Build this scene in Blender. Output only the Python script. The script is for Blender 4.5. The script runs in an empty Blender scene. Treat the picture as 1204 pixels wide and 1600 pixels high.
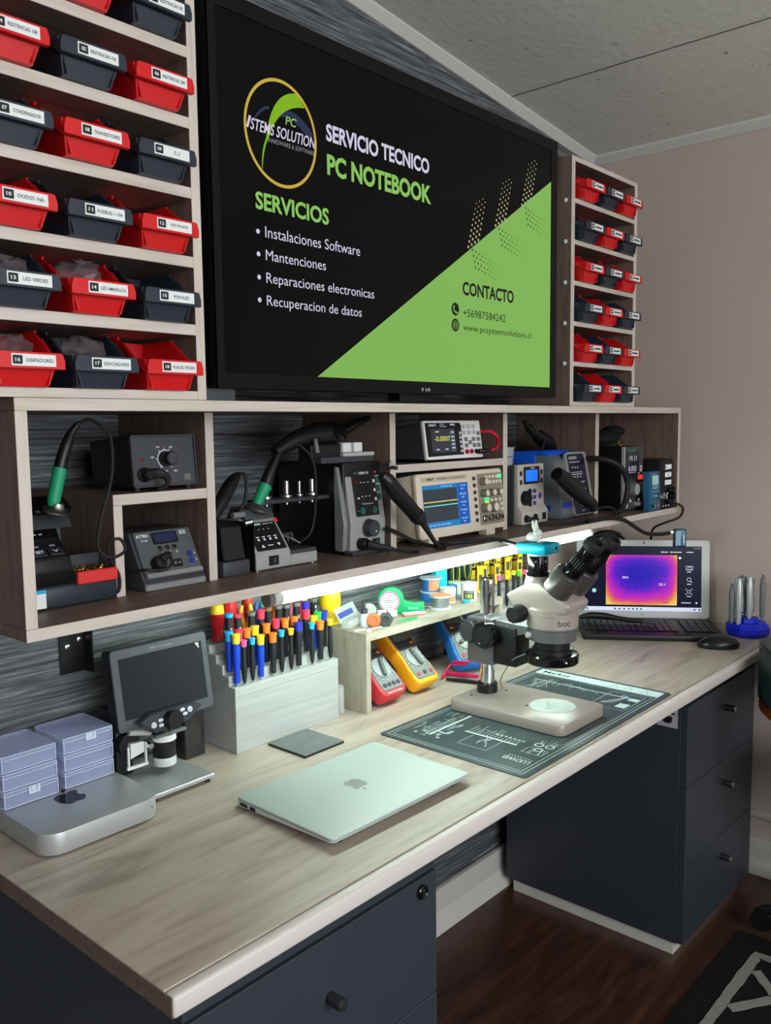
import bpy, bmesh, math, random
from mathutils import Vector, Matrix, Euler
random.seed(7)
PI = math.pi
sc = bpy.context.scene
COL = sc.collection

# ---------------------------------------------------------------- camera, light, exposure
cam_d = bpy.data.cameras.new('camera'); cam = bpy.data.objects.new('camera', cam_d); COL.objects.link(cam)
cam_d.sensor_fit = 'VERTICAL'; cam_d.sensor_height = 24.0; cam_d.lens = 1357.59 * 24.0 / 1600.0
cam_d.clip_start = 0.02
_y, _p, _r = math.radians(48.5161), math.radians(-5.7655), math.radians(-0.6658)
_f = Vector((math.sin(_y) * math.cos(_p), math.cos(_y) * math.cos(_p), math.sin(_p)))
_rt = Vector((math.cos(_y), -math.sin(_y), 0)); _up = _rt.cross(_f)
_r2 = _rt * math.cos(_r) + _up * math.sin(_r); _u2 = _r2.cross(_f)
_m = Matrix((_r2, _u2, -_f)).transposed().to_4x4(); _m.translation = Vector((-0.5032, -1.4044, 1.3630))
cam.matrix_world = _m
sc.camera = cam
sc.view_settings.view_transform = 'Standard'; sc.view_settings.look = 'None'
sc.view_settings.gamma = 1.0; sc.view_settings.use_curve_mapping = False
sc.view_settings.exposure = 0.0
wd = bpy.data.worlds.new('world'); sc.world = wd; wd.use_nodes = True
wd.node_tree.nodes['Background'].inputs[0].default_value = (0.75, 0.87, 1.0, 1)
wd.node_tree.nodes['Background'].inputs[1].default_value = 1.0
def area(name, loc, rot, sx, sy, power, col):
    l = bpy.data.lights.new(name, 'AREA'); l.shape = 'RECTANGLE'; l.size = sx; l.size_y = sy; l.energy = power; l.color = col
    o = bpy.data.objects.new(name, l); COL.objects.link(o); o.location = loc; o.rotation_euler = rot
    return o
DAY = area('daylight_through_window', (-0.15, -3.36, 1.55), (PI / 2, 0, 0), 2.3, 1.35, 74, (0.93, 0.97, 1.0))
LED_STRENGTH = 50.0
TV_STRENGTH = 1.0

# ---------------------------------------------------------------- materials
def lin(c):
    return tuple((v / 255 / 12.92) if v / 255 <= 0.04045 else ((v / 255 + 0.055) / 1.055) ** 2.4 for v in c) + (1,)
MATS = {}
def mat(name, rgb, rough=0.5, metal=0.0, spec=0.5, emit=None, es=0.0, alpha=1.0, trans=0.0, ior=1.45, coat=0.0, bump=0.0, bscale=60.0, var=0.0, vscale=20.0, stretch=(1, 1, 1)):
    if name in MATS: return MATS[name]
    m = bpy.data.materials.new(name); m.use_nodes = True; N = m.node_tree.nodes; L = m.node_tree.links
    b = N['Principled BSDF']; b.inputs['Base Color'].default_value = lin(rgb)
    b.inputs['Roughness'].default_value = rough; b.inputs['Metallic'].default_value = metal
    b.inputs['Specular IOR Level'].default_value = spec; b.inputs['Alpha'].default_value = alpha
    b.inputs['Transmission Weight'].default_value = trans; b.inputs['IOR'].default_value = ior
    b.inputs['Coat Weight'].default_value = coat
    if emit: b.inputs['Emission Color'].default_value = lin(emit); b.inputs['Emission Strength'].default_value = es
    if bump or var:
        tc = N.new('ShaderNodeTexCoord'); mp = N.new('ShaderNodeMapping'); mp.inputs['Scale'].default_value = stretch
        L.new(tc.outputs['Object'], mp.inputs[0])
        if bump:
            n = N.new('ShaderNodeTexNoise'); n.inputs['Scale'].default_value = bscale; n.inputs['Detail'].default_value = 3
            L.new(mp.outputs[0], n.inputs[0]); bp = N.new('ShaderNodeBump'); bp.inputs['Strength'].default_value = bump; bp.inputs['Distance'].default_value = 0.002
            L.new(n.outputs[0], bp.inputs['Height']); L.new(bp.outputs[0], b.inputs['Normal'])
        if var:
            n = N.new('ShaderNodeTexNoise'); n.inputs['Scale'].default_value = vscale; n.inputs['Detail'].default_value = 4
            L.new(mp.outputs[0], n.inputs[0]); rp = N.new('ShaderNodeValToRGB'); c = lin(rgb)
            rp.color_ramp.elements[0].position = 0.3; rp.color_ramp.elements[1].position = 0.7
            rp.color_ramp.elements[0].color = tuple(v * (1 - var) for v in c[:3]) + (1,); rp.color_ramp.elements[1].color = tuple(min(1, v * (1 + var)) for v in c[:3]) + (1,)
            L.new(n.outputs[0], rp.inputs[0]); L.new(rp.outputs[0], b.inputs['Base Color'])
    MATS[name] = m
    return m
def node_mat(name):
    m = bpy.data.materials.new(name); m.use_nodes = True; MATS[name] = m
    return m, m.node_tree.nodes, m.node_tree.links, m.node_tree.nodes['Principled BSDF']
def wood(name, stops, scale=(3, 60, 60), rough=0.5, ns=2.2, dist=0.6, crack=0.0, bump=0.15):
    m, N, L, b = node_mat(name)
    tc = N.new('ShaderNodeTexCoord'); mp = N.new('ShaderNodeMapping'); mp.inputs['Scale'].default_value = scale
    L.new(tc.outputs['Object'], mp.inputs[0])
    n = N.new('ShaderNodeTexNoise'); n.inputs['Scale'].default_value = ns; n.inputs['Detail'].default_value = 7; n.inputs['Roughness'].default_value = 0.6; n.inputs['Distortion'].default_value = dist
    L.new(mp.outputs[0], n.inputs[0])
    rp = N.new('ShaderNodeValToRGB'); e = rp.color_ramp.elements
    while len(e) < len(stops): e.new(0.5)
    for k, (p, c) in enumerate(stops): e[k].position = p; e[k].color = lin(c)
    L.new(n.outputs[0], rp.inputs[0])
    col = rp.outputs[0]
    if crack:
        mp2 = N.new('ShaderNodeMapping'); mp2.inputs['Scale'].default_value = (scale[0] * 0.7, scale[1] * 0.35, scale[2] * 0.35); L.new(tc.outputs['Object'], mp2.inputs[0])
        n2 = N.new('ShaderNodeTexNoise'); n2.inputs['Scale'].default_value = ns; n2.inputs['Detail'].default_value = 3; n2.inputs['Distortion'].default_value = 1.4
        L.new(mp2.outputs[0], n2.inputs[0])
        r2 = N.new('ShaderNodeValToRGB'); r2.color_ramp.elements[0].position = 0.6; r2.color_ramp.elements[0].color = (0, 0, 0, 1); r2.color_ramp.elements[1].position = 0.72; r2.color_ramp.elements[1].color = (crack, crack, crack, 1)
        L.new(n2.outputs[0], r2.inputs[0])
        mx = N.new('ShaderNodeMix'); mx.data_type = 'RGBA'; mx.inputs[7].default_value = lin(stops[0][1])
        L.new(r2.outputs[0], mx.inputs[0]); L.new(col, mx.inputs[6]); col = mx.outputs[2]
    L.new(col, b.inputs['Base Color']); b.inputs['Roughness'].default_value = rough
    if bump:
        bp = N.new('ShaderNodeBump'); bp.inputs['Strength'].default_value = bump; bp.inputs['Distance'].default_value = 0.002
        L.new(n.outputs[0], bp.inputs['Height']); L.new(bp.outputs[0], b.inputs['Normal'])
    return m
M_EDGE = wood('pale_melamine', [(0.3, (186, 173, 160)), (0.5, (202, 190, 178)), (0.75, (210, 199, 188))], (4, 50, 50), 0.45, 2.0, 0.3, 0.0, 0.02)
M_EDGEV = wood('pale_melamine_upright', [(0.3, (186, 173, 160)), (0.5, (202, 190, 178)), (0.75, (210, 199, 188))], (50, 50, 4), 0.45, 2.0, 0.3, 0.0, 0.02)
M_BROWN = wood('brown_oak_melamine', [(0.28, (90, 74, 66)), (0.5, (114, 95, 85)), (0.75, (128, 108, 97))], (4, 40, 40), 0.5, 2.0, 0.4, 0.0, 0.03)
M_BROWNV = wood('brown_oak_melamine_upright', [(0.28, (90, 74, 66)), (0.5, (114, 95, 85)), (0.75, (128, 108, 97))], (40, 40, 4), 0.5, 2.0, 0.4, 0.0, 0.03)
M_DESK = wood('oak_worktop', [(0.22, (128, 114, 98)), (0.42, (168, 153, 139)), (0.58, (183, 170, 156)), (0.8, (192, 180, 167))], (1.7, 12, 12), 0.4, 2.6, 0.6, 0.5, 0.02)
M_RISER = wood('pale_oak_riser', [(0.25, (140, 130, 113)), (0.5, (172, 163, 146)), (0.8, (186, 178, 162))], (3, 18, 18), 0.5, 2.4, 0.7, 0.3, 0.03)
M_RISERV = wood('pale_oak_riser_upright', [(0.25, (140, 130, 113)), (0.5, (172, 163, 146)), (0.8, (186, 178, 162))], (18, 18, 3), 0.5, 2.4, 0.7, 0.3, 0.03)
M_NAVY = mat('dark_graphite_panel', (52, 57, 65), 0.45)
M_BLACK = mat('black_plastic', (18, 18, 20), 0.42)
M_BLACKG = mat('gloss_black', (12, 12, 14), 0.14)
M_RUBBER = mat('black_rubber', (20, 20, 21), 0.62)
M_DGREY = mat('dark_grey_plastic', (58, 60, 64), 0.45)
M_MGREY = mat('mid_grey_plastic', (112, 114, 116), 0.42)
M_LGREY = mat('light_grey_plastic', (176, 175, 172), 0.42)
M_WHITE = mat('white_plastic', (226, 226, 224), 0.45)
M_INK = mat('white_ink', (225, 226, 228), 0.6)
M_BINK = mat('black_ink', (24, 24, 26), 0.6)
M_CHROME = mat('chrome', (215, 217, 220), 0.08, 1.0)
M_STEEL = mat('brushed_steel', (190, 190, 188), 0.3, 1.0)
M_BRASS = mat('brass', (190, 150, 70), 0.3, 1.0)
M_RED = mat('red_plastic', (206, 18, 22), 0.42)
M_BINBLK = mat('dark_slate_plastic', (38, 45, 56), 0.45)
M_LIPBLK = M_BINBLK
M_CYAN = mat('cyan_plastic', (20, 168, 214), 0.4)
M_BLUE = mat('blue_plastic', (20, 66, 190), 0.4)
M_GREEN = mat('green_rubber', (16, 150, 105), 0.5)
M_YELLOW = mat('yellow_plastic', (240, 198, 20), 0.4)
M_ORANGE = mat('orange_plastic', (240, 122, 30), 0.42)
M_PINK = mat('pink_plastic', (236, 92, 150), 0.42)
M_PAINTW = mat('white_painted_wood', (170, 172, 170), 0.5, var=0.09, vscale=3, stretch=(2, 10, 40), bump=0.25, bscale=3)

# ---------------------------------------------------------------- mesh helpers
class MB:
    def __init__(s): s.bm = bmesh.new(); s.T = None
    def _add(s, vs, fs):
        T = s.T
        b = [s.bm.verts.new(T @ Vector(v) if T else v) for v in vs]
        out = []
        for f in fs:
            try: out.append(s.bm.faces.new([b[i] for i in f]))
            except ValueError: pass
        return out
    def box(s, x0, x1, y0, y1, z0, z1, bev=0.0, seg=2, tx=0, taper=None):
        vs = [(x, y, z) for z in (z0, z1) for y in (y0, y1) for x in (x0, x1)]
        if taper:   # (tx, ty) inset of the top
            cx, cy = (x0 + x1) / 2, (y0 + y1) / 2
            vs = [(x if z == z0 else cx + (x - cx) * taper[0], y if z == z0 else cy + (y - cy) * taper[1], z) for x, y, z in vs]
        fs = s._add(vs, [(0, 2, 3, 1), (4, 5, 7, 6), (0, 1, 5, 4), (2, 6, 7, 3), (0, 4, 6, 2), (1, 3, 7, 5)])
        if bev:
            es = list({e for f in fs for e in f.edges})
            bmesh.ops.bevel(s.bm, geom=es, offset=bev, segments=seg, affect='EDGES', profile=0.5)
        return s
    def prism(s, poly, a, b, plane='xy', bev=0.0, seg=2, caps_only=False):
        def P(u, v, w): return {'xy': (u, v, w), 'xz': (u, w, v), 'yz': (w, u, v)}[plane]
        n = len(poly)
        vs = [P(u, v, a) for u, v in poly] + [P(u, v, b) for u, v in poly]
        fs = [tuple(range(n)), tuple(range(2 * n - 1, n - 1, -1))] + [(i, i + n, (i + 1) % n + n, (i + 1) % n) for i in range(n)]
        fc = s._add(vs, fs)
        bmesh.ops.recalc_face_normals(s.bm, faces=fc)
        if bev:
            es = list({e for f in fc for e in f.edges}) if not caps_only else list({e for f in fc[:2] for e in f.edges})
            bmesh.ops.bevel(s.bm, geom=es, offset=bev, segments=seg, affect='EDGES', profile=0.5)
        return s
    def lathe(s, prof, o=(0, 0, 0), ax=(0, 0, 1), n=20):
        o = Vector(o); q = Vector(ax).to_track_quat('Z', 'Y')
        vs = []; rings = []
        for r, z in prof:
            if r <= 1e-6: rings.append([len(vs)]); vs.append(tuple(o + q @ Vector((0, 0, z))))
            else:
                rings.append(list(range(len(vs), len(vs) + n)))
                vs += [tuple(o + q @ Vector((r * math.cos(2 * PI * k / n), r * math.sin(2 * PI * k / n), z))) for k in range(n)]
        fs = []
        for a, b in zip(rings, rings[1:]):
            if len(a) == 1 and len(b) == 1: continue
            for k in range(n):
                k2 = (k + 1) % n
                if len(a) == 1: fs.append((a[0], b[k2], b[k]))
                elif len(b) == 1: fs.append((a[k], a[k2], b[0]))
                else: fs.append((a[k], a[k2], b[k2], b[k]))
        if len(rings[0]) > 1: fs.append(tuple(reversed(rings[0])))
        if len(rings[-1]) > 1: fs.append(tuple(rings[-1]))
        fc = s._add(vs, fs); bmesh.ops.recalc_face_normals(s.bm, faces=fc)
        return s
    def cyl(s, p0, p1, r0, r1=None, n=20):
        p0, p1 = Vector(p0), Vector(p1); d = p1 - p0
        return s.lathe([(r0, 0), (r0 if r1 is None else r1, d.length)], p0, d, n)
    def tube(s, pts, r, n=8, smooth=6, radii=None):
        pts = [Vector(p) for p in pts]
        if smooth and len(pts) > 2:
            ext = [pts[0] * 2 - pts[1]] + pts + [pts[-1] * 2 - pts[-2]]; out = []; rr = []
            for i in range(1, len(ext) - 2):
                a, b, c, d = ext[i - 1:i + 3]
                for k in range(smooth):
                    t = k / smooth
                    out.append(0.5 * (2 * b + (c - a) * t + (2 * a - 5 * b + 4 * c - d) * t * t + (3 * b - a - 3 * c + d) * t ** 3))
                    if radii: rr.append(radii[i - 1] * (1 - t) + radii[i] * t)
            out.append(pts[-1]); pts = out
            if radii: rr.append(radii[-1]); radii = rr
        vs = []; up = None
        for i, p in enumerate(pts):
            t = (pts[min(i + 1, len(pts) - 1)] - pts[max(i - 1, 0)]).normalized()
            if up is None: up = t.orthogonal().normalized()
            up = (up - t * up.dot(t)).normalized(); w = t.cross(up)
            R_ = radii[i] if radii else r
            vs += [tuple(p + (up * math.cos(2 * PI * k / n) + w * math.sin(2 * PI * k / n)) * R_) for k in range(n)]
        fs = []
        for i in range(len(pts) - 1):
            for k in range(n):
                k2 = (k + 1) % n; fs.append((i * n + k, i * n + k2, (i + 1) * n + k2, (i + 1) * n + k))
        fs.append(tuple(range(n - 1, -1, -1))); fs.append(tuple(range((len(pts) - 1) * n, len(pts) * n)))
        fc = s._add(vs, fs); bmesh.ops.recalc_face_normals(s.bm, faces=fc)
        return s
    def ball(s, c, rx, ry=None, rz=None, n=16, m=10):
        ry = rx if ry is None else ry; rz = rx if rz is None else rz
        vs = []; fs = []; rings = []
        for j in range(m + 1):
            th = PI * j / m
            if j in (0, m): rings.append([len(vs)]); vs.append((c[0], c[1], c[2] + rz * math.cos(th)))
            else:
                rings.append(list(range(len(vs), len(vs) + n)))
                vs += [(c[0] + rx * math.sin(th) * math.cos(2 * PI * k / n), c[1] + ry * math.sin(th) * math.sin(2 * PI * k / n), c[2] + rz * math.cos(th)) for k in range(n)]
        for a, b in zip(rings, rings[1:]):
            for k in range(n):
                k2 = (k + 1) % n
                if len(a) == 1: fs.append((a[0], b[k], b[k2]))
                elif len(b) == 1: fs.append((a[k2], a[k], b[0]))
                else: fs.append((a[k2], a[k], b[k], b[k2]))
        fc = s._add(vs, fs); bmesh.ops.recalc_face_normals(s.bm, faces=fc)
        return s
    def text(s, st, x, z, w, h, y=0.0, bold=0.0, shear=0.0, bottom=False):
        # flat letters filling a w x h box whose lower left corner is (x, z), facing -Y
        vs, fs = glyphs(st, bold)
        x0 = min(v[0] for v in vs); x1 = max(v[0] for v in vs); z0 = min(v[1] for v in vs); z1 = max(v[1] for v in vs)
        if w is None: w = (x1 - x0) * h / (z1 - z0)
        kx, kz = w / max(x1 - x0, 1e-6), h / max(z1 - z0, 1e-6)
        s._add([(x + (v[0] - x0) * kx + shear * (v[1] - z0) * kz, y, z + (v[1] - z0) * kz) for v in vs], fs)
        return s
    def build(s, name, m, parent=None, flat=False, ang=34):
        bm = s.bm
        if not flat:
            ca = math.cos(math.radians(ang))
            for f in bm.faces: f.smooth = True
            for e in bm.edges:
                if len(e.link_faces) == 2: e.smooth = e.link_faces[0].normal.dot(e.link_faces[1].normal) > ca
                else: e.smooth = False
        me = bpy.data.meshes.new(name); bm.normal_update()
        if not flat:
            for e in bm.edges:
                if len(e.link_faces) == 2: e.smooth = e.link_faces[0].normal.dot(e.link_faces[1].normal) > ca
        bm.to_mesh(me); bm.free(); me.materials.append(m)
        o = bpy.data.objects.new(name, me); COL.objects.link(o)
        if parent: o.parent = parent
        return o
_gl = {}
def glyphs(st, bold=0.0):
    k = (st, bold)
    if k not in _gl:
        cu = bpy.data.curves.new('t', 'FONT'); cu.body = st; cu.size = 1; cu.resolution_u = 3; cu.offset = bold
        o = bpy.data.objects.new('t', cu); COL.objects.link(o)
        dg = bpy.context.evaluated_depsgraph_get()
        me = bpy.data.meshes.new_from_object(o.evaluated_get(dg))
        _gl[k] = ([tuple(v.co) for v in me.vertices], [tuple(p.vertices) for p in me.polygons])
        bpy.data.objects.remove(o); bpy.data.curves.remove(cu); bpy.data.meshes.remove(me)
    return _gl[k]
def tag(o, label, cat, group=None):
    o['label'] = label; o['category'] = cat
    if group: o['group'] = group
    return o
def thing(name, label, cat, loc=(0, 0, 0), rz=0.0, group=None, rot=None):
    o = bpy.data.objects.new(name, None); COL.objects.link(o); o.empty_display_size = 0.02
    o.location = loc; o.rotation_euler = rot if rot else (0, 0, rz)
    return tag(o, label, cat, group)
def struct(o): o['kind'] = 'structure'; return o
def copy_thing(root, loc=None, rz=None, label=None):
    r = root.copy(); COL.objects.link(r)
    if loc is not None: r.location = loc
    if rz is not None: r.rotation_euler = (0, 0, rz)
    if label: r['label'] = label
    for ch in list(root.children):
        c = ch.copy(); COL.objects.link(c); c.parent = r
        for g in list(ch.children):
            d = g.copy(); COL.objects.link(d); d.parent = c
    return r
def set_mat(root, pairs):      # other materials on a copied thing's own parts
    for ch in root.children:
        for key, m in pairs.items():
            if ch.name.split('.')[0] == key: ch.data = ch.data.copy(); ch.data.materials[0] = m
def rrect(x0, x1, z0, z1, r, n=5):
    out = []
    for cx, cz, a in ((x1 - r, z1 - r, 0), (x0 + r, z1 - r, 90), (x0 + r, z0 + r, 180), (x1 - r, z0 + r, 270)):
        for k in range(n + 1):
            t = math.radians(a + 90 * k / n); out.append((cx + r * math.cos(t), cz + r * math.sin(t)))
    return out
def circ(cx, cz, r, n=24, rz=None):
    return [(cx + r * math.cos(2 * PI * k / n), cz + (rz or r) * math.sin(2 * PI * k / n)) for k in range(n)]
def flat_poly(mb, poly, y, plane='xz'):
    P = {'xz': lambda u, v: (u, y, v), 'xy': lambda u, v: (u, v, y)}[plane]
    fc = mb._add([P(u, v) for u, v in poly], [tuple(range(len(poly)))])
    return mb
def ring(mb, cx, cz, r0, r1, y, n=48, a0=0.0, a1=360.0, sx=1.0):
    full = abs(a1 - a0 - 360) < 1e-6; k_ = n if full else n + 1
    vs = []
    for k in range(k_):
        t = math.radians(a0 + (a1 - a0) * k / n)
        vs += [(cx + r0 * sx * math.cos(t), y, cz + r0 * math.sin(t)), (cx + r1 * sx * math.cos(t), y, cz + r1 * math.sin(t))]
    fs = []
    for k in range(n):
        a = 2 * k; b = 2 * ((k + 1) % k_); fs.append((a, a + 1, b + 1, b))
    mb._add(vs, fs); return mb
def line(mb, x0, z0, x1, z1, w, y):
    d = Vector((x1 - x0, z1 - z0)); n = Vector((-d.y, d.x)).normalized() * (w / 2)
    mb._add([(x0 + n.x, y, z0 + n.y), (x0 - n.x, y, z0 - n.y), (x1 - n.x, y, z1 - n.y), (x1 + n.x, y, z1 + n.y)], [(0, 1, 2, 3)]); return mb

# ---------------------------------------------------------------- the room
W = 2.112
def ceil_z(x): return 2.206 - 0.106 * (x - 2.06)
m, N, L, b = node_mat('grey_plank_cladding')
tc = N.new('ShaderNodeTexCoord'); sx = N.new('ShaderNodeSeparateXYZ'); L.new(tc.outputs['Object'], sx.inputs[0])
mp = N.new('ShaderNodeMapping'); mp.inputs['Scale'].default_value = (1.7, 1, 52); L.new(tc.outputs['Object'], mp.inputs[0])
n1 = N.new('ShaderNodeTexNoise'); n1.inputs['Scale'].default_value = 3.2; n1.inputs['Detail'].default_value = 9; n1.inputs['Roughness'].default_value = 0.68; n1.inputs['Distortion'].default_value = 0.5; L.new(mp.outputs[0], n1.inputs[0])
rp = N.new('ShaderNodeValToRGB'); e = rp.color_ramp.elements; e.new(0.5); e.new(0.6)
for k, (p, c) in enumerate([(0.33, (26, 27, 29)), (0.44, (74, 76, 80)), (0.55, (104, 107, 110)), (0.72, (168, 171, 172))]): e[k].position = p; e[k].color = lin(c)
L.new(n1.outputs[0], rp.inputs[0])
dv = N.new('ShaderNodeMath'); dv.operation = 'DIVIDE'; dv.inputs[1].default_value = 0.192; L.new(sx.outputs[2], dv.inputs[0])
fr = N.new('ShaderNodeMath'); fr.operation = 'FRACT'; L.new(dv.outputs[0], fr.inputs[0])
gr = N.new('ShaderNodeValToRGB'); g = gr.color_ramp.elements; g[0].position = 0.0; g[0].color = (0.1, 0.1, 0.1, 1); g[1].position = 0.035; g[1].color = (1, 1, 1, 1); L.new(fr.outputs[0], gr.inputs[0])
mx = N.new('ShaderNodeMix'); mx.data_type = 'RGBA'; mx.blend_type = 'MULTIPLY'; mx.inputs[0].default_value = 1; L.new(rp.outputs[0], mx.inputs[6]); L.new(gr.outputs[0], mx.inputs[7])
L.new(mx.outputs[2], b.inputs['Base Color']); b.inputs['Roughness'].default_value = 0.55
bp = N.new('ShaderNodeBump'); bp.inputs['Strength'].default_value = 0.5; bp.inputs['Distance'].default_value = 0.004; L.new(n1.outputs[0], bp.inputs['Height']); L.new(bp.outputs[0], b.inputs['Normal'])
M_PLANK = m
M_WALLR = mat('warm_grey_wall_paint', (197, 180, 170), 0.75, bump=0.12, bscale=140, var=0.03, vscale=4)
M_WALLX = mat('light_wall_paint', (190, 186, 180), 0.8)
m, N, L, b = node_mat('speckled_ceiling_board')
tc = N.new('ShaderNodeTexCoord'); n1 = N.new('ShaderNodeTexNoise'); n1.inputs['Scale'].default_value = 55; n1.inputs['Detail'].default_value = 5; L.new(tc.outputs['Object'], n1.inputs[0])
rp = N.new('ShaderNodeValToRGB'); e = rp.color_ramp.elements; e.new(0.5); e.new(0.6)
for k, (p, c) in enumerate([(0.24, (96, 93, 88)), (0.31, (222, 220, 210)), (0.72, (230, 228, 218)), (0.78, (246, 244, 238))]): e[k].position = p; e[k].color = lin(c)
L.new(n1.outputs[0], rp.inputs[0]); L.new(rp.outputs[0], b.inputs['Base Color']); b.inputs['Roughness'].default_value = 0.9
bp = N.new('ShaderNodeBump'); bp.inputs['Strength'].default_value = 0.5; bp.inputs['Distance'].default_value = 0.003; L.new(n1.outputs[0], bp.inputs['Height']); L.new(bp.outputs[0], b.inputs['Normal'])
M_CEIL = m
M_TRIM = mat('off_white_trim', (214, 210, 204), 0.5)
M_FLOOR = wood('dark_walnut_laminate', [(0.25, (40, 25, 20)), (0.5, (70, 43, 33)), (0.75, (96, 62, 46))], (2.2, 16, 16), 0.3, 2.0, 0.7, 0.0, 0.02)
N, L = M_FLOOR.node_tree.nodes, M_FLOOR.node_tree.links

struct(MB().box(-2.1, W + 0.1, -3.3, 0.1, -0.1, 0).build('floor', M_FLOOR))
struct(MB().box(-2.1, W + 0.1, 0, 0.1, 0, 2.75).build('wall_back', M_PLANK))
struct(MB().box(W, W + 0.1, -3.3, 0.1, 0, 2.75).build('wall_right', M_WALLR))
struct(MB().box(-2.1, -2.0, -3.3, 0.1, 0, 2.75).build('wall_left', M_WALLX))
wf = MB()
for bx in ((-2.1, -1.35, 0, 2.75), (1.05, W + 0.1, 0, 2.75), (-1.35, 1.05, 0, 0.85), (-1.35, 1.05, 2.25, 2.75)): wf.box(bx[0], bx[1], -3.3, -3.2, bx[2], bx[3])
struct(wf.build('wall_front', M_WALLX))
w_ = MB()
for bx in ((-1.35, -1.30, 0.85, 2.25), (1.00, 1.05, 0.85, 2.25), (-0.175, -0.125, 0.85, 2.25), (-1.35, 1.05, 0.85, 0.90), (-1.35, 1.05, 2.20, 2.25)): w_.box(bx[0], bx[1], -3.28, -3.22, bx[2], bx[3])
struct(w_.build('window_1', M_TRIM))
cb = MB()
x0, x1 = -2.1, W + 0.1
cb._add([(x0, -3.3, ceil_z(x0)), (x1, -3.3, ceil_z(x1)), (x1, 0.1, ceil_z(x1)), (x0, 0.1, ceil_z(x0)), (x0, -3.3, ceil_z(x0) + 0.1), (x1, -3.3, ceil_z(x1) + 0.1), (x1, 0.1, ceil_z(x1) + 0.1), (x0, 0.1, ceil_z(x0) + 0.1)],
        [(0, 3, 2, 1), (4, 5, 6, 7), (0, 1, 5, 4), (1, 2, 6, 5), (2, 3, 7, 6), (3, 0, 4, 7)])
struct(cb.build('ceiling', M_CEIL, flat=True))
# the open joint between two ceiling boards
sj = MB(); sx_ = 1.60
pts = [(sx_ + random.uniform(-0.0012, 0.0012), -0.02 - k * 0.06, 0) for k in range(54)]
sj.tube([(p[0], p[1], ceil_z(p[0]) - 0.0002) for p in pts], 0.0013, 5, 0)
struct(sj.build('trim_1', mat('dark_joint', (60, 57, 52), 0.9)))
# coving
cv = MB(); xs = [-2.0, W]
prof = [(0, 0), (0, -0.022), (-0.005, -0.022), (-0.024, -0.004), (-0.024, 0)]
vs = []; 
for x in xs: vs += [(x, p[0], ceil_z(x) + p[1]) for p in prof]
cv._add(vs, [(0, 1, 2, 3, 4), (9, 8, 7, 6, 5)] + [(i, (i + 1) % 5, (i + 1) % 5 + 5, i + 5) for i in range(5)])
struct(cv.build('trim_2', M_TRIM, flat=True))
cv = MB(); z = ceil_z(W)
cv.prism([(W, z + 0.004), (W, z - 0.024), (W - 0.005, z - 0.024), (W - 0.026, z - 0.004), (W - 0.026, z + 0.004)], -3.2, 0, 'xz')
struct(cv.build('trim_3', M_TRIM, flat=True))
bb = MB().box(W - 0.014, W, -3.2, -0.0, 0, 0.112, 0.003).box(W - 0.024, W, -3.2, -0.0, 0, 0.045, 0.004)
struct(bb.build('baseboard_right', M_TRIM))
struct(MB().box(W - 0.012, W, -3.2, -0.0, 0.176, 0.196, 0.003).build('trim_4', M_TRIM))
bb = MB().box(-2.0, W - 0.03, -0.018, 0, 0, 0.104, 0.003).prism([(0, 0), (-0.046, 0), (-0.042, 0.012), (-0.02, 0.045), (0, 0.045)], -2.0, W - 0.03, 'yz')
struct(bb.build('baseboard_back', M_TRIM))

struct(MB().box(1.74, W - 0.0005, -0.006, -0.0002, 0.105, 1.093).build('trim_5', M_WALLR))
# ---------------------------------------------------------------- boards with a pale edge band
def board(name, x0, x1, y0, y1, z0, z1, parent, m=M_BROWN, me=M_EDGE):
    o = MB().box(x0, x1, y0, y1, z0, z1, 0.0006, 1).build(name, m, parent)
    o.data.materials.append(me)
    for p in o.data.polygons:
        if p.normal.y < -0.7: p.material_index = 1
    return o

# ---------------------------------------------------------------- worktop and cabinets
t = thing('workbench_top', 'long oak-grained worktop with a pale rounded front edge, under the wall cubbies', 'worktop')
MB().box(0.0, 2.10, -0.628, -0.02, 0.726, 0.75, 0.001, 1).build('top_panel', M_DESK, t)
MB().box(0.0, 2.10, -0.6465, -0.6282, 0.7235, 0.7495, 0.0045, 3).build('front_edge', mat('pale_edge_trim', (216, 206, 200), 0.4), t)
f = MB().box(-0.0014, -0.0002, -0.645, -0.02, 0.726, 0.7495).build('end_band', M_BROWN, t)

def cabinet(label, x0, x1, yf, zb, drawers, top, knobx, knobs, px0, px1, pyf):
    t = thing('drawer_cabinet', label, 'cabinet', (x0, yf, 0))
    w = x1 - x0; d = -0.05 - yf
    MB().box(0, w, 0.018, d, zb, top, 0.001, 1).build('body', M_NAVY, t)
    MB().box(0.001, w - 0.001, 0.004, 0.0178, drawers[0][1] + 0.002, top, 0.001, 1).build('top_rail', M_NAVY, t)
    for (za, zc), kz in zip(drawers, knobs):
        dr = MB().box(0.001, w - 0.001, 0, 0.0176, za, zc, 0.0012, 1).build('drawer', M_NAVY, t)
        kn = MB().lathe([(0.0085, 0), (0.0085, 0.024), (0.0075, 0.026)], (knobx - x0, 0, kz), (0, -1, 0), 24).build('knob', mat('gunmetal_knob', (70, 70, 72), 0.35, 0.7), dr)
        MB().lathe([(0.0076, 0.0256), (0.0072, 0.0272), (0, 0.0274)], (knobx - x0, 0, kz), (0, -1, 0), 24).build('knob_cap', M_STEEL, dr)
    MB().box(px0 - x0, px1 - x0, pyf - yf, d - 0.02, 0, zb - 0.0005, 0.001, 1).build('plinth', M_TRIM, t)
    return t
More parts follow.
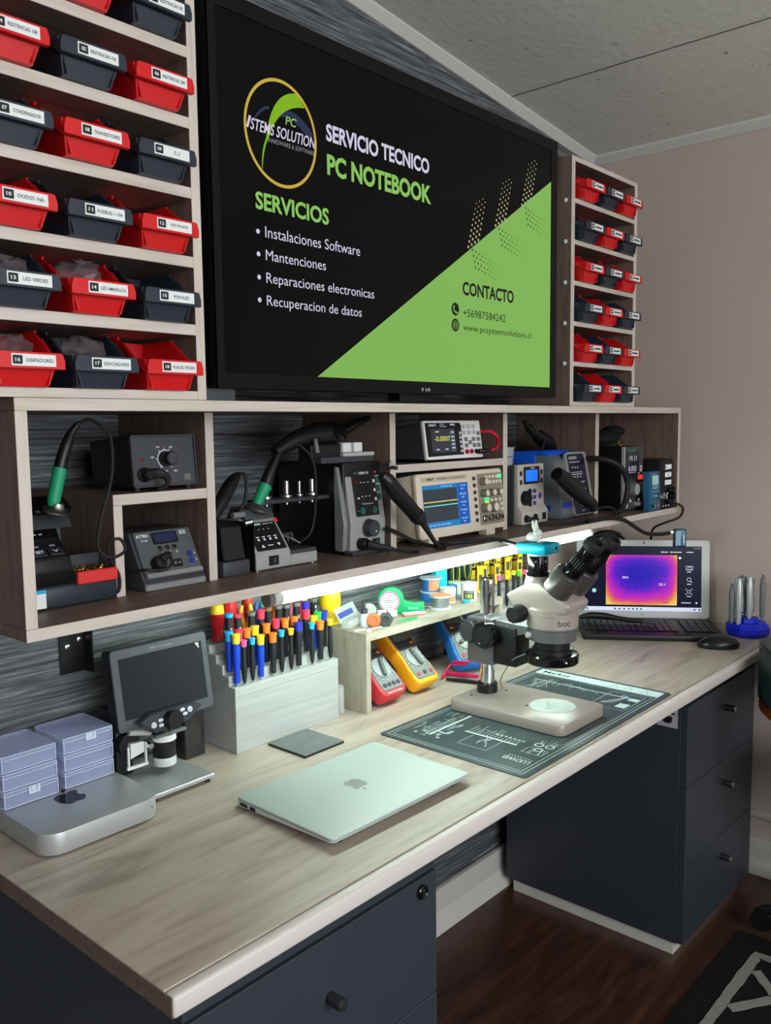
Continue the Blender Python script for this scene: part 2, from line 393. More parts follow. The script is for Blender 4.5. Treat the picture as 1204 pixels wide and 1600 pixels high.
t = cabinet('dark graphite drawer cabinet with a round black lock, under the near end of the worktop', 0.028, 0.49, -0.622, 0.04, [(0.492, 0.688), (0.27, 0.490), (0.045, 0.268)], 0.7225, 0.258, (0.603, 0.38, 0.16), 0.05, 0.47, -0.58)
MB().lathe([(0.011, 0), (0.011, 0.004), (0.009, 0.006), (0.0075, 0.0045), (0, 0.0045)], (0.4245, 0, 0.668), (0, -1, 0), 28).build('lock', M_BLACKG, t.children[2] if False else t)
MB().box(0.4225, 0.4265, -0.006, -0.004, 0.662, 0.674).build('keyhole', M_STEEL, t)
t = cabinet('dark graphite three-drawer cabinet with a side sticker, under the far end of the worktop', 1.545, 2.025, -0.581, 0.036, [(0.453, 0.662), (0.242, 0.451), (0.038, 0.240)], 0.7225, 1.795, (0.597, 0.388, 0.178), 1.552, 2.0, -0.553)
MB().lathe([(0.008, 0), (0.008, 0.004), (0.006, 0.005), (0, 0.004)], (0.42, 0.004, 0.69), (0, -1, 0), 24).build('lock', M_STEEL, t)
st = MB().box(-0.0010, -0.0002, 0.026, 0.079, 0.600, 0.648).build('sticker', mat('grey_sticker', (186, 186, 190), 0.6), t)
MB().prism([(0.040, 0.628), (0.040, 0.616), (0.046, 0.610), (0.060, 0.610), (0.066, 0.616), (0.066, 0.628)], -0.0016, -0.0011, 'yz').box(-0.0016, -0.0011, 0.033, 0.072, 0.634, 0.638).build('printing', M_BINK, st)

# ---------------------------------------------------------------- wall cubby shelf
YS = -0.355
t = thing('cubby_shelf', 'long wall-hung cubby shelf with pale edges and brown insides, full of bench instruments', 'shelf', (0, 0, 0))
board('top_board', 0.0, 2.0, YS, -0.001, 1.385, 1.401, t)
board('bottom_board', 0.0, 2.0, YS, -0.001, 1.0935, 1.1095, t)
for a, b_ in ((0.0, 0.016), (1.984, 2.0)): board('end_panel', a, b_, YS + 0.0002, -0.002, 1.1097, 1.3848, t, M_BROWNV, M_EDGEV)
YD = -0.255
for a, b_ in ((0.3600, 0.3765), (0.8130, 0.8300), (1.2180, 1.2355), (1.6690, 1.6880)): board('divider', a, b_, YD, -0.002, 1.1097, 1.3848, t, M_BROWNV, M_EDGEV)
board('inner_shelf', 0.1895, 0.3598, YD + 0.0002, -0.003, 1.247, 1.2635, t)
board('inner_upright', 0.1895, 0.2045, YD + 0.0003, -0.003, 1.1097, 1.2468, t, M_BROWNV, M_EDGEV)
board('inner_shelf', 0.8302, 1.2178, YD + 0.0002, -0.003, 1.2645, 1.2805, t)
MB().box(0.0, 2.0, -0.03, -0.0012, 1.075, 1.0933).build('hanging_rail', M_BROWN, t)

t = thing('angle_bracket', 'black steel angle bracket screwed to the plank wall under the cubby shelf', 'bracket', (0.25, 0, 0.935))
MB().box(-0.0245, 0.0245, -0.004, -0.0005, 0.0, 0.158, 0.0006, 1).box(0.021, 0.0245, -0.03, -0.0005, 0.0, 0.140, 0.0006, 1).build('plate', M_BLACK, t)
for x, z in ((-0.010, 0.048), (0.013, 0.058)):
    MB().lathe([(0.0055, 0), (0.0055, 0.001), (0.003, 0.0025), (0, 0.0026)], (x, -0.004, z), (0, -1, 0), 16).box(x - 0.003, x + 0.003, -0.0069, -0.0066, z - 0.0006, z + 0.0006).build('screw', M_STEEL, t)

t = thing('led_tube_light', 'bright white LED tube light fixed under the front of the cubby shelf', 'light', (0.41, -0.335, 1.0805))
M_LED = mat('glowing_led_diffuser', (255, 255, 255), 0.4, emit=(226, 255, 244), es=LED_STRENGTH)
MB().cyl((0.03, 0, 0), (1.068, 0, 0), 0.0115, n=20).build('diffuser', M_LED, t)
MB().lathe([(0.012, 0), (0.0125, 0.002), (0.0125, 0.016), (0.0118, 0.018)], (0.012, 0, 0), (1, 0, 0), 24).build('end_cap', mat('pale_grey_cap', (196, 196, 192), 0.4), t)
MB().lathe([(0.0, 0), (0.0122, 0.0005), (0.0122, 0.0118)], (0.0, 0, 0), (1, 0, 0), 24).build('end_plug', mat('taupe_plug', (112, 104, 98), 0.5), t)
MB().lathe([(0.012, 0), (0.0125, 0.010), (0.011, 0.014), (0, 0.014)], (1.068, 0, 0), (1, 0, 0), 24).build('end_cap', M_WHITE, t)

# ---------------------------------------------------------------- racks for the parts bins
t = thing('parts_rack', 'tall pale-edged rack of parts bins, left of the television', 'rack', (-0.06, 0, 1.4015))
for x in (0.0, 0.3345): board('upright', x, x + 0.0155, YS + 0.0002, -0.19, 0, 1.0, t, M_BROWNV, M_EDGEV)
LZ = [1.4015, 1.494, 1.5895, 1.686, 1.782, 1.878, 1.974, 2.07]
for z in LZ: board('shelf_board', 0.0157, 0.3343, YS, -0.19, z - 1.4015, z - 1.4015 + (0.0125 if z == LZ[0] else 0.0155), t)
MB().box(0, 0.35, -0.1898, -0.185, 0, 1.0).build('back_panel', M_BROWN, t)
t = thing('parts_rack', 'narrow pale-edged rack of small parts bins, right of the television', 'rack', (1.351, 0, 1.4015))
for x in (0.0, 0.3255): board('upright', x, x + 0.0155, YS + 0.0002, -0.19, 0, 0.578, t, M_BROWNV, M_EDGEV)
RZ = [1.4015 + 0.0945 * k for k in range(7)]
for z in RZ: board('shelf_board', 0.0157, 0.3253, YS, -0.19, z - 1.4015, z - 1.4015 + (0.0105 if z == RZ[0] else 0.011), t)
MB().box(0, 0.341, -0.1898, -0.185, 0, 0.578).build('back_panel', M_BROWN, t)
for k in range(1, 6):
    MB().lathe([(0.0052, 0), (0.0048, 0.002), (0.003, 0.003), (0, 0.0032)], (0, YS + 0.0165, 0.006 + 0.0945 * k), (-1, 0, 0), 16).build('screw_cap', M_WHITE, t)

# ---------------------------------------------------------------- stacking parts bins
def bin_body(mb):
    # local: x across, y=0 at the lower front, z up; rim sits in front of the shelf edge
    wb, wt = 0.033, 0.044; d = 0.125
    th = 0.0016
    def shell(wbt, wtp, y0, y1, z0, inn):
        fl = [(-wbt, y0, z0), (wbt, y0, z0), (wbt, y1, z0), (-wbt, y1, z0)]
        # top rim follows the low front and the high sides
        up = [(-wtp, y0 - 0.014 + inn, 0.040), (wtp, y0 - 0.014 + inn, 0.040), (wtp, y0 + 0.012, 0.042), (wtp, y0 + 0.036, 0.062), (wtp, y0 + 0.052, 0.074), (wtp, y1, 0.074),
              (-wtp, y1, 0.074), (-wtp, y0 + 0.052, 0.074), (-wtp, y0 + 0.036, 0.062), (-wtp, y0 + 0.012, 0.042)]
        return fl, up
    fo, uo = shell(wb, wt, 0, d, 0, 0); fi, ui = shell(wb - th, wt - th, th, d - th, th, 0)
    vs = fo + uo + fi + ui; n = 4; m_ = 10; I = n + m_
    fs = [(3, 2, 1, 0)]
    def side(o): return [(o, o + 1, o + n + 1, o + n), (o + 1, o + 2, o + n + 5, o + n + 4, o + n + 3, o + n + 2, o + n + 1), (o + 2, o + 3, o + n + 6, o + n + 5), (o + 3, o, o + n, o + n + 9, o + n + 8, o + n + 7, o + n + 6)]
    fs += side(0); fs += [tuple(reversed(f)) for f in side(I)]; fs.append((I, I + 1, I + 2, I + 3))
    fs += [(n + k, n + (k + 1) % m_, I + n + (k + 1) % m_, I + n + k) for k in range(m_)]
    mb._add(vs, fs)
    # wide label rim across the front, drooping ends
    mb.prism([(-0.0455, 0.0205), (0.0455, 0.0205), (0.0458, 0.030), (0.043, 0.0395), (0.040, 0.0405), (-0.040, 0.0405), (-0.043, 0.0395), (-0.0458, 0.030)], -0.021, -0.0135, 'xz', 0.0006, 1)
    # side flanges and hand grips on the high walls
    for s in (-1, 1):
        mb.box(s * 0.0445 - 0.0012, s * 0.0445 + 0.0012, 0.050, d, 0.069, 0.0745, 0.0005, 1)
        mb.prism([(-0.0135, 0.0205), (-0.0135, 0.040), (0.010, 0.0425), (0.034, 0.0625), (0.040, 0.0625), (0.016, 0.0375), (0.0, 0.030)], s * 0.0442 - 0.0011, s * 0.0442 + 0.0011, 'yz')
    # embossed corner ribs on the front
    for s in (-1, 1): mb.prism([(s * 0.029, 0.002), (s * 0.031, 0.002), (s * 0.036, 0.020), (s * 0.034, 0.020)], -0.0078, -0.0030, 'xz')
    return mb
BIN_P = {}
def make_bin(col, label, loc, num, txt, scale=1.0, scribble=False, group=None):
    t = thing('stock_bin', label, 'bin', loc, 0)
    if col not in BIN_P: BIN_P[col] = bin_body(MB()).build('body', M_RED if col == 'red' else M_BINBLK, t)
    else:
        o = BIN_P[col].copy(); COL.objects.link(o); o.parent = t
    la = MB().box(-0.023, 0.033, -0.0217, -0.0211, 0.0235, 0.0378, 0.0002, 1).build('label_strip', M_WHITE, t)
    MB().prism(rrect(-0.0215, -0.0095, 0.0255, 0.0360, 0.0012), -0.0220, -0.0217, 'xz').build('number_square', M_BINK, la)
    if num: MB().text(num, -0.0185, 0.0285, 0.006, 0.0045, -0.0222, 0.02).build('number', M_INK, la)
    if txt:
        w = min(0.036, 0.0031 * len(txt))
        MB().text(txt, 0.0120 - w / 2, 0.0283, w, 0.0044, -0.0219, 0.01).build('lettering', M_BINK, la)
    return t
def content(t, kind):
    if kind == 'bag':
        mb = MB(); rnd = random.Random(3)
        mb.ball((0, 0.045, 0.058), 0.034, 0.032, 0.034, 18, 12)
        for v in mb.bm.verts:
            v.co += Vector((rnd.uniform(-1, 1) * 0.004, rnd.uniform(-1, 1) * 0.004, rnd.uniform(-1, 1) * 0.004 + 0.3 * max(0, v.co.x) * 0.1))
        o = mb.build('clear_parts_bag', mat('clear_film', (200, 190, 190), 0.15, trans=0.0, alpha=0.22), None)
    return None
GL = 'parts bins in the tall rack'
XL = [0.008, 0.1125, 0.2175]
texts = {2: ('red', '02', ''), 3: ('blk', '03', 'RESITENCIAS 5K'), 4: ('red', '04', 'RESITENCIAS 10R'), 5: ('blk', '05', 'RESITENCIAS 15K'), 6: ('red', '06', 'RESITENCIAS 20K'),
         7: ('blk', '07', 'CONDENSADOR'), 8: ('red', '08', 'TRANSISTORES'), 9: ('blk', '09', 'C.I'), 10: ('red', '10', 'DIODOS 1NA-'), 11: ('blk', '11', 'FUSIBLES 1-10A'), 12: ('red', '12', 'LED ROJOS'),
         13: ('blk', '13', 'LED VERDES'), 14: ('red', '14', 'LED AMARILLOS'), 15: ('blk', '15', 'PORTALED'), 16: ('red', '16', 'DISIPADORES'), 17: ('blk', '17', 'ESPACIADORES'), 18: ('red', '18', 'PLACAS VIRGEN')}
for k, (c, num, tx) in texts.items():
    row = (k - 1) // 3; z = LZ[5 - row] + (0.0127 if row == 5 else 0.0157)
    cn = 'red' if c == 'red' else 'dark slate'
    lab = f'{cn} parts bin with a white label reading {num} {tx}' if tx else 'red parts bin at the very top of the tall rack, label out of sight'
    t = make_bin(c, lab.rstrip(), (XL[(k - 1) % 3], YS - 0.009, z), num, tx); t['group'] = GL
    if k in (14, 17, 16, 13):
        rnd = random.Random(k); mb = MB()
        hz = {14: 0.052, 17: 0.048, 16: 0.046, 13: 0.048}[k]
        mb.ball((0, 0.048, hz), 0.034, 0.034, 0.020 if k != 14 else 0.022, 18, 10)
        for v in mb.bm.verts: v.co += Vector((rnd.uniform(-1, 1) * 0.005, rnd.uniform(-1, 1) * 0.005, rnd.uniform(-1, 1) * 0.005))
        bg = mb.build('plastic_bag', mat('smoky_clear_film', (120, 108, 112), 0.12, alpha=0.35), None, ang=10)
        bg.location = t.location; tag(bg, f'crumpled clear plastic bag of parts lying in the bin labelled {num}', 'bag', 'plastic bags in parts bins')
rows_r = 'rbr brb rbr brb rbr brb'.split()
XR = [1.4135, 1.514, 1.616]
pos = ['left', 'middle', 'right']; rown = ['top', 'second', 'third', 'fourth', 'fifth', 'bottom']
for r in range(6):
    z = RZ[5 - r] + (0.0107 if r == 5 else 0.0112)
    for c in range(3):
        rd = rows_r[r][c] == 'r'
        t = make_bin('red' if rd else 'blk', f'small {"red" if rd else "dark slate"} bin, {pos[c]} in the {rown[r]} row of the narrow rack', (XR[c], YS - 0.009, z), '', '')
        la = [o for o in t.children if o.name.startswith('label_strip')][0]
        rnd = random.Random(r * 3 + c); mb = MB(); x = -0.004
        while x < 0.026:
            w = rnd.uniform(0.0015, 0.004); mb.box(x, x + w * 0.8, -0.0222, -0.0218, 0.0285, 0.0285 + rnd.uniform(0.003, 0.0045)); x += w + 0.0006
        mb.build('printed_name', M_BINK, la, flat=True)
        mb = MB(); mb.box(-0.0175, -0.0135, -0.0225, -0.0221, 0.0285, 0.033).build('printed_mark', M_INK, la, flat=True)
        t['group'] = 'small bins in the narrow rack'

# ---------------------------------------------------------------- television
TX0, TX1, TZ0, TZ1 = 0.327, 1.262, 1.443, 1.969
t = thing('television', 'large flat black television showing a service advert, standing above the cubby shelf', 'television', ((TX0 + TX1) / 2, -0.353, 1.42))
ox, oz = (TX0 + TX1) / 2, 1.42
def R_(x): return x - ox
def Z_(z): return z - oz
hs = MB()
hs.prism([(R_(0.313), 0.0), (R_(1.288), 0.0), (R_(1.288), Z_(1.993)), (R_(0.313), Z_(1.993))], 0.004, 0.03, 'xz', 0.003, 2)
hs.box(-0.40, 0.40, 0.03, 0.075, 0.06, 0.42, 0.012, 2)
hs.build('housing', M_BLACK, t)
fr = MB()
for a in ((0.313, TX0, 1.42, 1.993), (TX1, 1.288, 1.42, 1.993), (TX0, TX1, 1.42, TZ0), (TX0, TX1, TZ1, 1.993)):
    fr.box(R_(a[0]), R_(a[1]), 0.0, 0.005, Z_(a[2]), Z_(a[3]))
fr.build('bezel', mat('tv_bezel', (9, 9, 10), 0.35, spec=0.25), t)
scr = MB().box(R_(TX0), R_(TX1), 0.0012, 0.0038, Z_(TZ0), Z_(TZ1)).build('screen', mat('screen_black', (3, 3, 4), 0.12, spec=0.18, emit=(6, 6, 7), es=0.3), t)
def em(name, rgb, s=1.0): return mat(name, (6, 6, 6), 0.3, spec=0.2, emit=rgb, es=s * TV_STRENGTH)
E_WHITE = em('lit_lilac_white', (206, 200, 222)); E_GREEN = em('lit_lime', (134, 190, 92)); E_LIME = em('lit_leaf_green', (124, 176, 26)); E_GOLD = em('lit_gold', (196, 166, 66)); E_PANEL = em('lit_green_panel', (126, 178, 86))
E_INK = mat('screen_ink', (8, 14, 8), 0.3); E_NAVY = em('lit_navy', (50, 58, 92), 0.7); E_DOT = em('lit_pale_dot', (190, 190, 140), 0.8); E_DKG = em('lit_dark_green', (62, 84, 30), 0.8)
yy = 0.0010
MB()._add([], [])
p_ = MB(); flat_poly(p_, [(R_(0.520), Z_(TZ0)), (R_(TX1), Z_(TZ0)), (R_(TX1), Z_(1.902))], yy); p_.build('green_triangle', E_PANEL, scr, flat=True)
def tx(s, x, z, w, h, m, bold=0.0, shear=0.0, dy=0.0004):
    return MB().text(s, R_(x), Z_(z), w, h, yy - dy, bold, shear).build('lettering', m, scr, flat=True)
tx('SERVICIO TECNICO', 0.550, 1.829, 0.272, 0.028, E_WHITE, 0.03)
tx('PC NOTEBOOK', 0.551, 1.775, 0.276, 0.034, E_GREEN, 0.036)
tx('SERVICIOS', 0.395, 1.6935, 0.158, 0.027, E_GREEN, 0.03)
for s, z, w, h in (('Instalaciones Software', 1.6535, 0.215, 0.0172), ('Mantenciones', 1.619, 0.131, 0.0160), ('Reparaciones electronicas', 1.5795, 0.250, 0.0208), ('Recuperacion de datos', 1.545, 0.217, 0.0205)):
    tx(s, 0.413, z, w, h, E_WHITE, 0.0)
for z in (1.6605, 1.6265, 1.5915, 1.557): 
    q = MB(); flat_poly(q, circ(R_(0.3985), Z_(z), 0.0037, 16), yy - 0.0003); q.build('bullet', E_WHITE, scr, flat=True)
tx('CONTACTO', 0.926, 1.618, 0.185, 0.027, E_INK, 0.03)
tx('+56987584242', 0.928, 1.576, 0.151, 0.0152, E_INK, 0.0)
tx('www.pcsystemsolutions.cl', 0.928, 1.5445, 0.253, 0.0165, E_INK, 0.0)
for z, k in ((1.588, 0), (1.557, 1)):
    q = MB(); flat_poly(q, circ(R_(0.902), Z_(z), 0.0125, 28), yy - 0.0003); q.build('contact_icon', E_INK, scr, flat=True)
    q = MB()
    if k == 0:
        ring(q, R_(0.9055), Z_(1.5905), 0.0075, 0.0105, yy - 0.0006, 16, 160, 290)
        flat_poly(q, circ(R_(0.8975), Z_(1.593), 0.0024, 10), yy - 0.0007); flat_poly(q, circ(R_(0.9075), Z_(1.5815), 0.0024, 10), yy - 0.0007)
    else:
        ring(q, R_(0.902), Z_(z), 0.0078, 0.0088, yy - 0.0006, 24)
        for dz in (-0.004, 0, 0.004): line(q, R_(0.902) - 0.0075, Z_(z + dz), R_(0.902) + 0.0075, Z_(z + dz), 0.001, yy - 0.0006)
        q.text('www', R_(0.902) - 0.006, Z_(z) - 0.002, 0.012, 0.004, yy - 0.0007)
    q.build('icon_mark', E_PANEL, scr, flat=True)
# round emblem
cx, cz = 0.4515, 1.8165
q = MB(); ring(q, R_(cx), Z_(cz), 0.0765, 0.0815, yy - 0.0008, 72, sx=0.93); q.build('emblem_ring', E_GOLD, scr, flat=True)
def crescent(x0, z0, pts_out, pts_in):
    return [(R_(a), Z_(b_)) for a, b_ in pts_out] + [(R_(a), Z_(b_)) for a, b_ in reversed(pts_in)]
def bez(p0, p1, p2, n=14):
    return [((1 - k / n) ** 2 * p0[0] + 2 * k / n * (1 - k / n) * p1[0] + (k / n) ** 2 * p2[0], (1 - k / n) ** 2 * p0[1] + 2 * k / n * (1 - k / n) * p1[1] + (k / n) ** 2 * p2[1]) for k in range(n + 1)]
def band(p_out, p_in, dy, m, name='emblem_arc'):
    q = MB(); n = len(p_out); vs = []
    for a, b_ in zip(p_out, p_in): vs += [(R_(a[0]), yy - dy, Z_(a[1])), (R_(b_[0]), yy - dy, Z_(b_[1]))]
    q._add(vs, [(2 * k, 2 * k + 1, 2 * k + 3, 2 * k + 2) for k in range(n - 1)]); return q.build(name, m, scr, flat=True)
band(bez((0.419, 1.80), (0.432, 1.880), (0.487, 1.886)), bez((0.423, 1.80), (0.446, 1.862), (0.503, 1.868)), 0.0002, E_LIME)
band(bez((0.410, 1.758), (0.410, 1.79), (0.422, 1.806)), bez((0.411, 1.755), (0.414, 1.79), (0.426, 1.806)), 0.0002, E_LIME)
band(bez((0.436, 1.845), (0.478, 1.872), (0.520, 1.832)), bez((0.440, 1.838), (0.474, 1.856), (0.514, 1.818)), 0.0001, E_NAVY)
band(bez((0.395, 1.826), (0.412, 1.852), (0.428, 1.852)), bez((0.397, 1.824), (0.413, 1.846), (0.428, 1.848)), 0.0001, E_NAVY)
tx('STEMS SOLUTION', 0.388, 1.8095, 0.134, 0.0175, E_WHITE, 0.012, 0.18, 0.0006)
q = MB(); line(q, R_(0.3822), Z_(1.811), R_(0.3885), Z_(1.829), 0.0042, yy - 0.0006); q.build('lettering', E_WHITE, scr, flat=True)
tx('PC', 0.460, 1.833, 0.022, 0.0135, E_GREEN, 0.014, 0.18, 0.0006)
tx('HARDWARE & SOFTWARE', 0.424, 1.7985, 0.098, 0.0070, em('lit_grey', (150, 148, 158), 0.8), 0.0, 0.15, 0.0006)
# dotted strips, above and below the diagonal
def dots(o, u, v_, nu, nv, r0, r1, m):
    q = MB()
    for i in range(nu):
        for j in range(nv):
            r = r0 + (r1 - r0) * i / (nu - 1)
            x = o[0] + u[0] * i + v_[0] * j; z = o[1] + u[1] * i + v_[1] * j
            if j == 3 and i > nu - 2: continue
            flat_poly(q, circ(R_(x), Z_(z), r, 8), yy - 0.0004)
    q.build('dotted_strip', m, scr, flat=True)
for ox_, oz_ in ((0.946, 1.714), (1.042, 1.771), (1.142, 1.830)):
    dots((ox_, oz_), (0.0034, 0.0112), (0.0115, 0.0062), 9, 4, 0.0031, 0.0014, E_DOT)
    dots((ox_ + 0.014, oz_ - 0.004), (0.0115, -0.0025), (0.0035, -0.0110), 9, 4, 0.0026, 0.0009, E_DKG)
MB().text('LG', R_(0.806), Z_(1.4255), 0.013, 0.0055, -0.0003, 0.01).build('maker_mark', M_INK, t, flat=True)
q = MB(); ring(q, R_(0.7965), Z_(1.4283), 0.0022, 0.0031, -0.0003, 20); q.build('maker_emblem', M_INK, t, flat=True)
# stand behind the foot of the panel
MB().box(-0.25, 0.25, 0.02, 0.12, -0.0185, -0.014, 0.002).box(-0.03, 0.03, 0.03, 0.06, -0.016, 0.12).build('stand', M_BLACK, t)
t = thing('junction_box', 'pale grey box standing in the gap behind the television near the tall rack', 'box', (0.36, -0.268, 1.4015))
MB().box(-0.05, 0.055, 0, 0.05, 0, 0.098, 0.004).build('case', M_MGREY, t)

# ---------------------------------------------------------------- instruments in the cubbies
SF = 1.1098
def tilt(y, z, deg, x=0.0): return Matrix.Translation((x, y, z)) @ Matrix.Rotation(-math.radians(deg), 4, 'X')
def on(T):
    m_ = MB(); m_.T = T; return m_
def dial(T, x, z, r, h, m, parent, name='knob', cap=None, n=24):
    o = on(T).lathe([(r, 0), (r, h * 0.85), (r * 0.93, h), (0, h)], (x, 0, z), (0, -1, 0), n).build(name, m, parent)
    if cap: on(T).lathe([(r * 0.8, h), (r * 0.78, h + 0.0006), (0, h + 0.0006)], (x, 0, z), (0, -1, 0), n).build('cap', cap, o)
    return o
def cord(name, label, pts, r, m=M_RUBBER, n=8, group=None):
    o = MB().tube(pts, r, n).build(name, m); tag(o, label, 'cable', group); return o

M_CASE_D = mat('dark_blue_grey_case', (40, 46, 56), 0.45)
M_PANEL_G = mat('satin_grey_panel', (82, 84, 86), 0.38)
M_SILVER = mat('silver_plastic', (168, 168, 166), 0.36, 0.25)
M_BEIGE = mat('beige_plastic', (218, 204, 184), 0.45)
M_LCDOFF = mat('dim_blue_lcd', (28, 36, 72), 0.2)
M_LCD = mat('lit_blue_lcd', (10, 90, 250), 0.3, emit=(20, 110, 255), es=0.9)
M_KEYG = mat('teal_key', (30, 88, 80), 0.5)
M_VIOLET = mat('violet_key', (62, 52, 140), 0.5)
M_EMG = mat('lit_green_key', (60, 235, 130), 0.4, emit=(60, 240, 130), es=0.85)
M_REDL = mat('lit_red_digit', (240, 60, 50), 0.4, emit=(240, 60, 50), es=0.8)
M_GREYT = mat('dim_white_segment', (190, 192, 200), 0.5, emit=(190, 192, 205), es=0.45)

# soldering station with the red tray
t = thing('soldering_station', 'black soldering station with a red-fronted brass wool tray, in the leftmost cubby', 'soldering station', (0.02, -0.262, SF))
MB().prism([(0, 0.003), (0, 0.030), (0.004, 0.033), (0.15, 0.033), (0.15, 0.003), (0.146, 0), (0.006, 0)], 0.002, 0.166, 'yz', 0.002, 1).build('base', M_CASE_D, t)
MB().prism([(0.006, 0.033), (0.000, 0.055), (0.004, 0.072), (0.030, 0.092), (0.055, 0.130), (0.15, 0.130), (0.15, 0.033)], 0.003, 0.098, 'yz', 0.004, 2).build('console', M_BLACK, t)
T = tilt(0.004, 0.0725, 52)
ky = on(T)
for x in (0.030, 0.0545, 0.079): ky.box(x - 0.011, x + 0.011, -0.0022, 0.0, 0.004, 0.019, 0.001, 1)
kyo = ky.build('keys', mat('charcoal_key', (34, 36, 42), 0.4), t)
mk = on(T); mk.text('SET', 0.049, 0.0085, 0.012, 0.0055, -0.0025, 0.01)
for s_ in (-1, 1): line(mk, 0.079 + s_ * 0.0035, 0.0135, 0.079, 0.0095, 0.001, -0.0025)
for x in (0.027, 0.051, 0.075): mk.text('CH' + str(1 + int((x - 0.026) / 0.024)), x, 0.0225, 0.008, 0.003, -0.0006)
mk.build('lettering', M_GREYT, kyo, flat=True)
T2 = tilt(0.031, 0.0935, 33)
sc_ = on(T2).box(0.006, 0.094, -0.0012, 0, 0.004, 0.040, 0.001, 1).build('display', M_BLACKG, t)
mk = on(T2)
for k in range(6): mk.box(0.022 + k * 0.009, 0.026 + k * 0.009, -0.0018, -0.0013, 0.010, 0.0112)
mk.build('segment_marks', M_GREYT, sc_, flat=True)
MB().prism([(0.03, 0.110), (0.055, 0.138), (0.12, 0.138), (0.12, 0.110)], 0.055, 0.118, 'yz', 0.004, 2).box(0.075, 0.11, 0.05, 0.11, 0.033, 0.112, 0.003, 1).build('holder_block', M_DGREY, t)
Th = tilt(0.045, 0.134, 50)
on(tilt(0.035, 0.134, 58)).prism(rrect(0.056, 0.116, -0.008, 0.030, 0.009), -0.008, 0.0, 'xz', 0.002, 1).build('holder_plate', M_BLACKG, t)
MB().lathe([(0.017, 0), (0.019, 0.002), (0.019, 0.004), (0.013, 0.007), (0.010, 0.011), (0.0085, 0.015)], (0.085, 0.02, 0.134), (0.2, -0.3, 1), 28).build('holder_ring', M_STEEL, t)
tr = MB()
tr.box(0.102, 0.166, -0.004, 0.002, 0.030, 0.0485, 0.0015, 1)
tr.build('tray_front', mat('bright_red_silicone', (214, 44, 44), 0.5), t)
tr = MB().box(0.102, 0.1045, 0.002, 0.052, 0.033, 0.046).box(0.1635, 0.166, 0.002, 0.052, 0.033, 0.046)
tr.prism([(0.048, 0.033), (0.048, 0.066), (0.052, 0.066), (0.056, 0.033)], 0.100, 0.166, 'yz')
tr.build('tray', M_DGREY, t)
bw = MB(); rnd = random.Random(5)
for k in range(46):
    a = rnd.uniform(0, 6.28); r = rnd.uniform(0.003, 0.008)
    cx_, cy_, cz_ = rnd.uniform(0.112, 0.156), rnd.uniform(0.010, 0.042), rnd.uniform(0.038, 0.050)
    bw.tube([(cx_ + r * math.cos(a + q), cy_ + r * math.sin(a + q), cz_ + 0.003 * math.sin(2 * q + a)) for q in (0, 1.3, 2.6, 3.9, 5.2)], 0.0006, 4, 3)
o = bw.build('brass_wool', M_BRASS, t); o['kind'] = 'stuff'
lb = MB().box(0.002, 0.055, -0.0006, -0.0001, 0.004, 0.030).build('sticker', M_WHITE, t)
MB().box(0.002, 0.055, -0.0010, -0.0006, 0.025, 0.030).build('sticker_band', M_CYAN, lb)
# its iron
t = thing('soldering_iron', 'green-gripped soldering iron standing in the red-tray station', 'soldering iron', (0.1035, -0.243, 1.2625))
d_ = Vector((0.0135, 0.004, 0.043))
MB().tube([(0, 0, -0.006), (0, 0, 0), tuple(d_)], 0.0093, 16, 4, [0.008, 0.0092, 0.0098]).build('grip', M_GREEN, t)
MB().tube([tuple(d_), (0.018, 0.004, 0.058), (0.026, 0.004, 0.078), (0.034, 0.004, 0.094), (0.044, 0.002, 0.107)], 0.009, 14, 5, [0.009, 0.0088, 0.0082, 0.006, 0.0042]).build('handle', M_BLACK, t)
MB().tube([(0.044, 0.002, 0.107), (0.057, -0.004, 0.112), (0.073, -0.010, 0.103), (0.084, -0.016, 0.082), (0.080, -0.020, 0.028), (0.058, -0.022, -0.034), (0.052, -0.024, -0.074), (0.068, -0.030, -0.0885), (0.087, -0.036, -0.080), (0.081, -0.034, -0.062), (0.066, -0.026, -0.068), (0.072, -0.020, -0.092), (0.0865, -0.018, -0.118), (0.086, -0.018, -0.140), (0.080, -0.012, -0.1465)], 0.0024, 8).build('cord', M_RUBBER, t)

# black station with a dial
t = thing('power_station', 'black box station with a round temperature dial, on the raised inner shelf', 'station', (0.237, -0.235, 1.2637))
Tt = tilt(0, 0.006, 5)
w_, h_ = 0.119, 0.081
on(Tt).prism([(0.002, 0), (0.115, 0.010), (0.115, h_), (0.002, h_)], 0, w_, 'yz', 0.0008, 1).build('case', M_BLACK, t)
f_ = on(Tt)
for bx in ((0, w_, 0, 0.0025), (0, w_, h_ - 0.0025, h_), (0, 0.0025, 0, h_), (w_ - 0.0025, w_, 0, h_)): f_.box(bx[0], bx[1], -0.003, 0.0018, bx[2], bx[3])
f_.build('front_rim', M_DGREY, t)
pn = on(Tt).box(0.003, w_ - 0.0035, -0.0012, 0.0018, 0.003, h_ - 0.003).build('front_panel', mat('charcoal_panel', (66, 68, 72), 0.38), t)
mk = on(Tt); ring(mk, 0.061, 0.043, 0.0133, 0.0147, -0.0016, 36, 60, 245)
for a in (60, 95, 130, 180, 235, 310):
    c_, s_ = math.cos(math.radians(a)), math.sin(math.radians(a)); line(mk, 0.061 + 0.0145 * c_, 0.043 + 0.0145 * s_, 0.061 + 0.018 * c_, 0.043 + 0.018 * s_, 0.001, -0.0016)
for s_, x, z in (('200', 0.034, 0.0445), ('250', 0.045, 0.0605), ('300', 0.069, 0.060), ('480', 0.075, 0.022)): mk.text(s_, x, z, 0.0065, 0.003, -0.0016, 0.01)
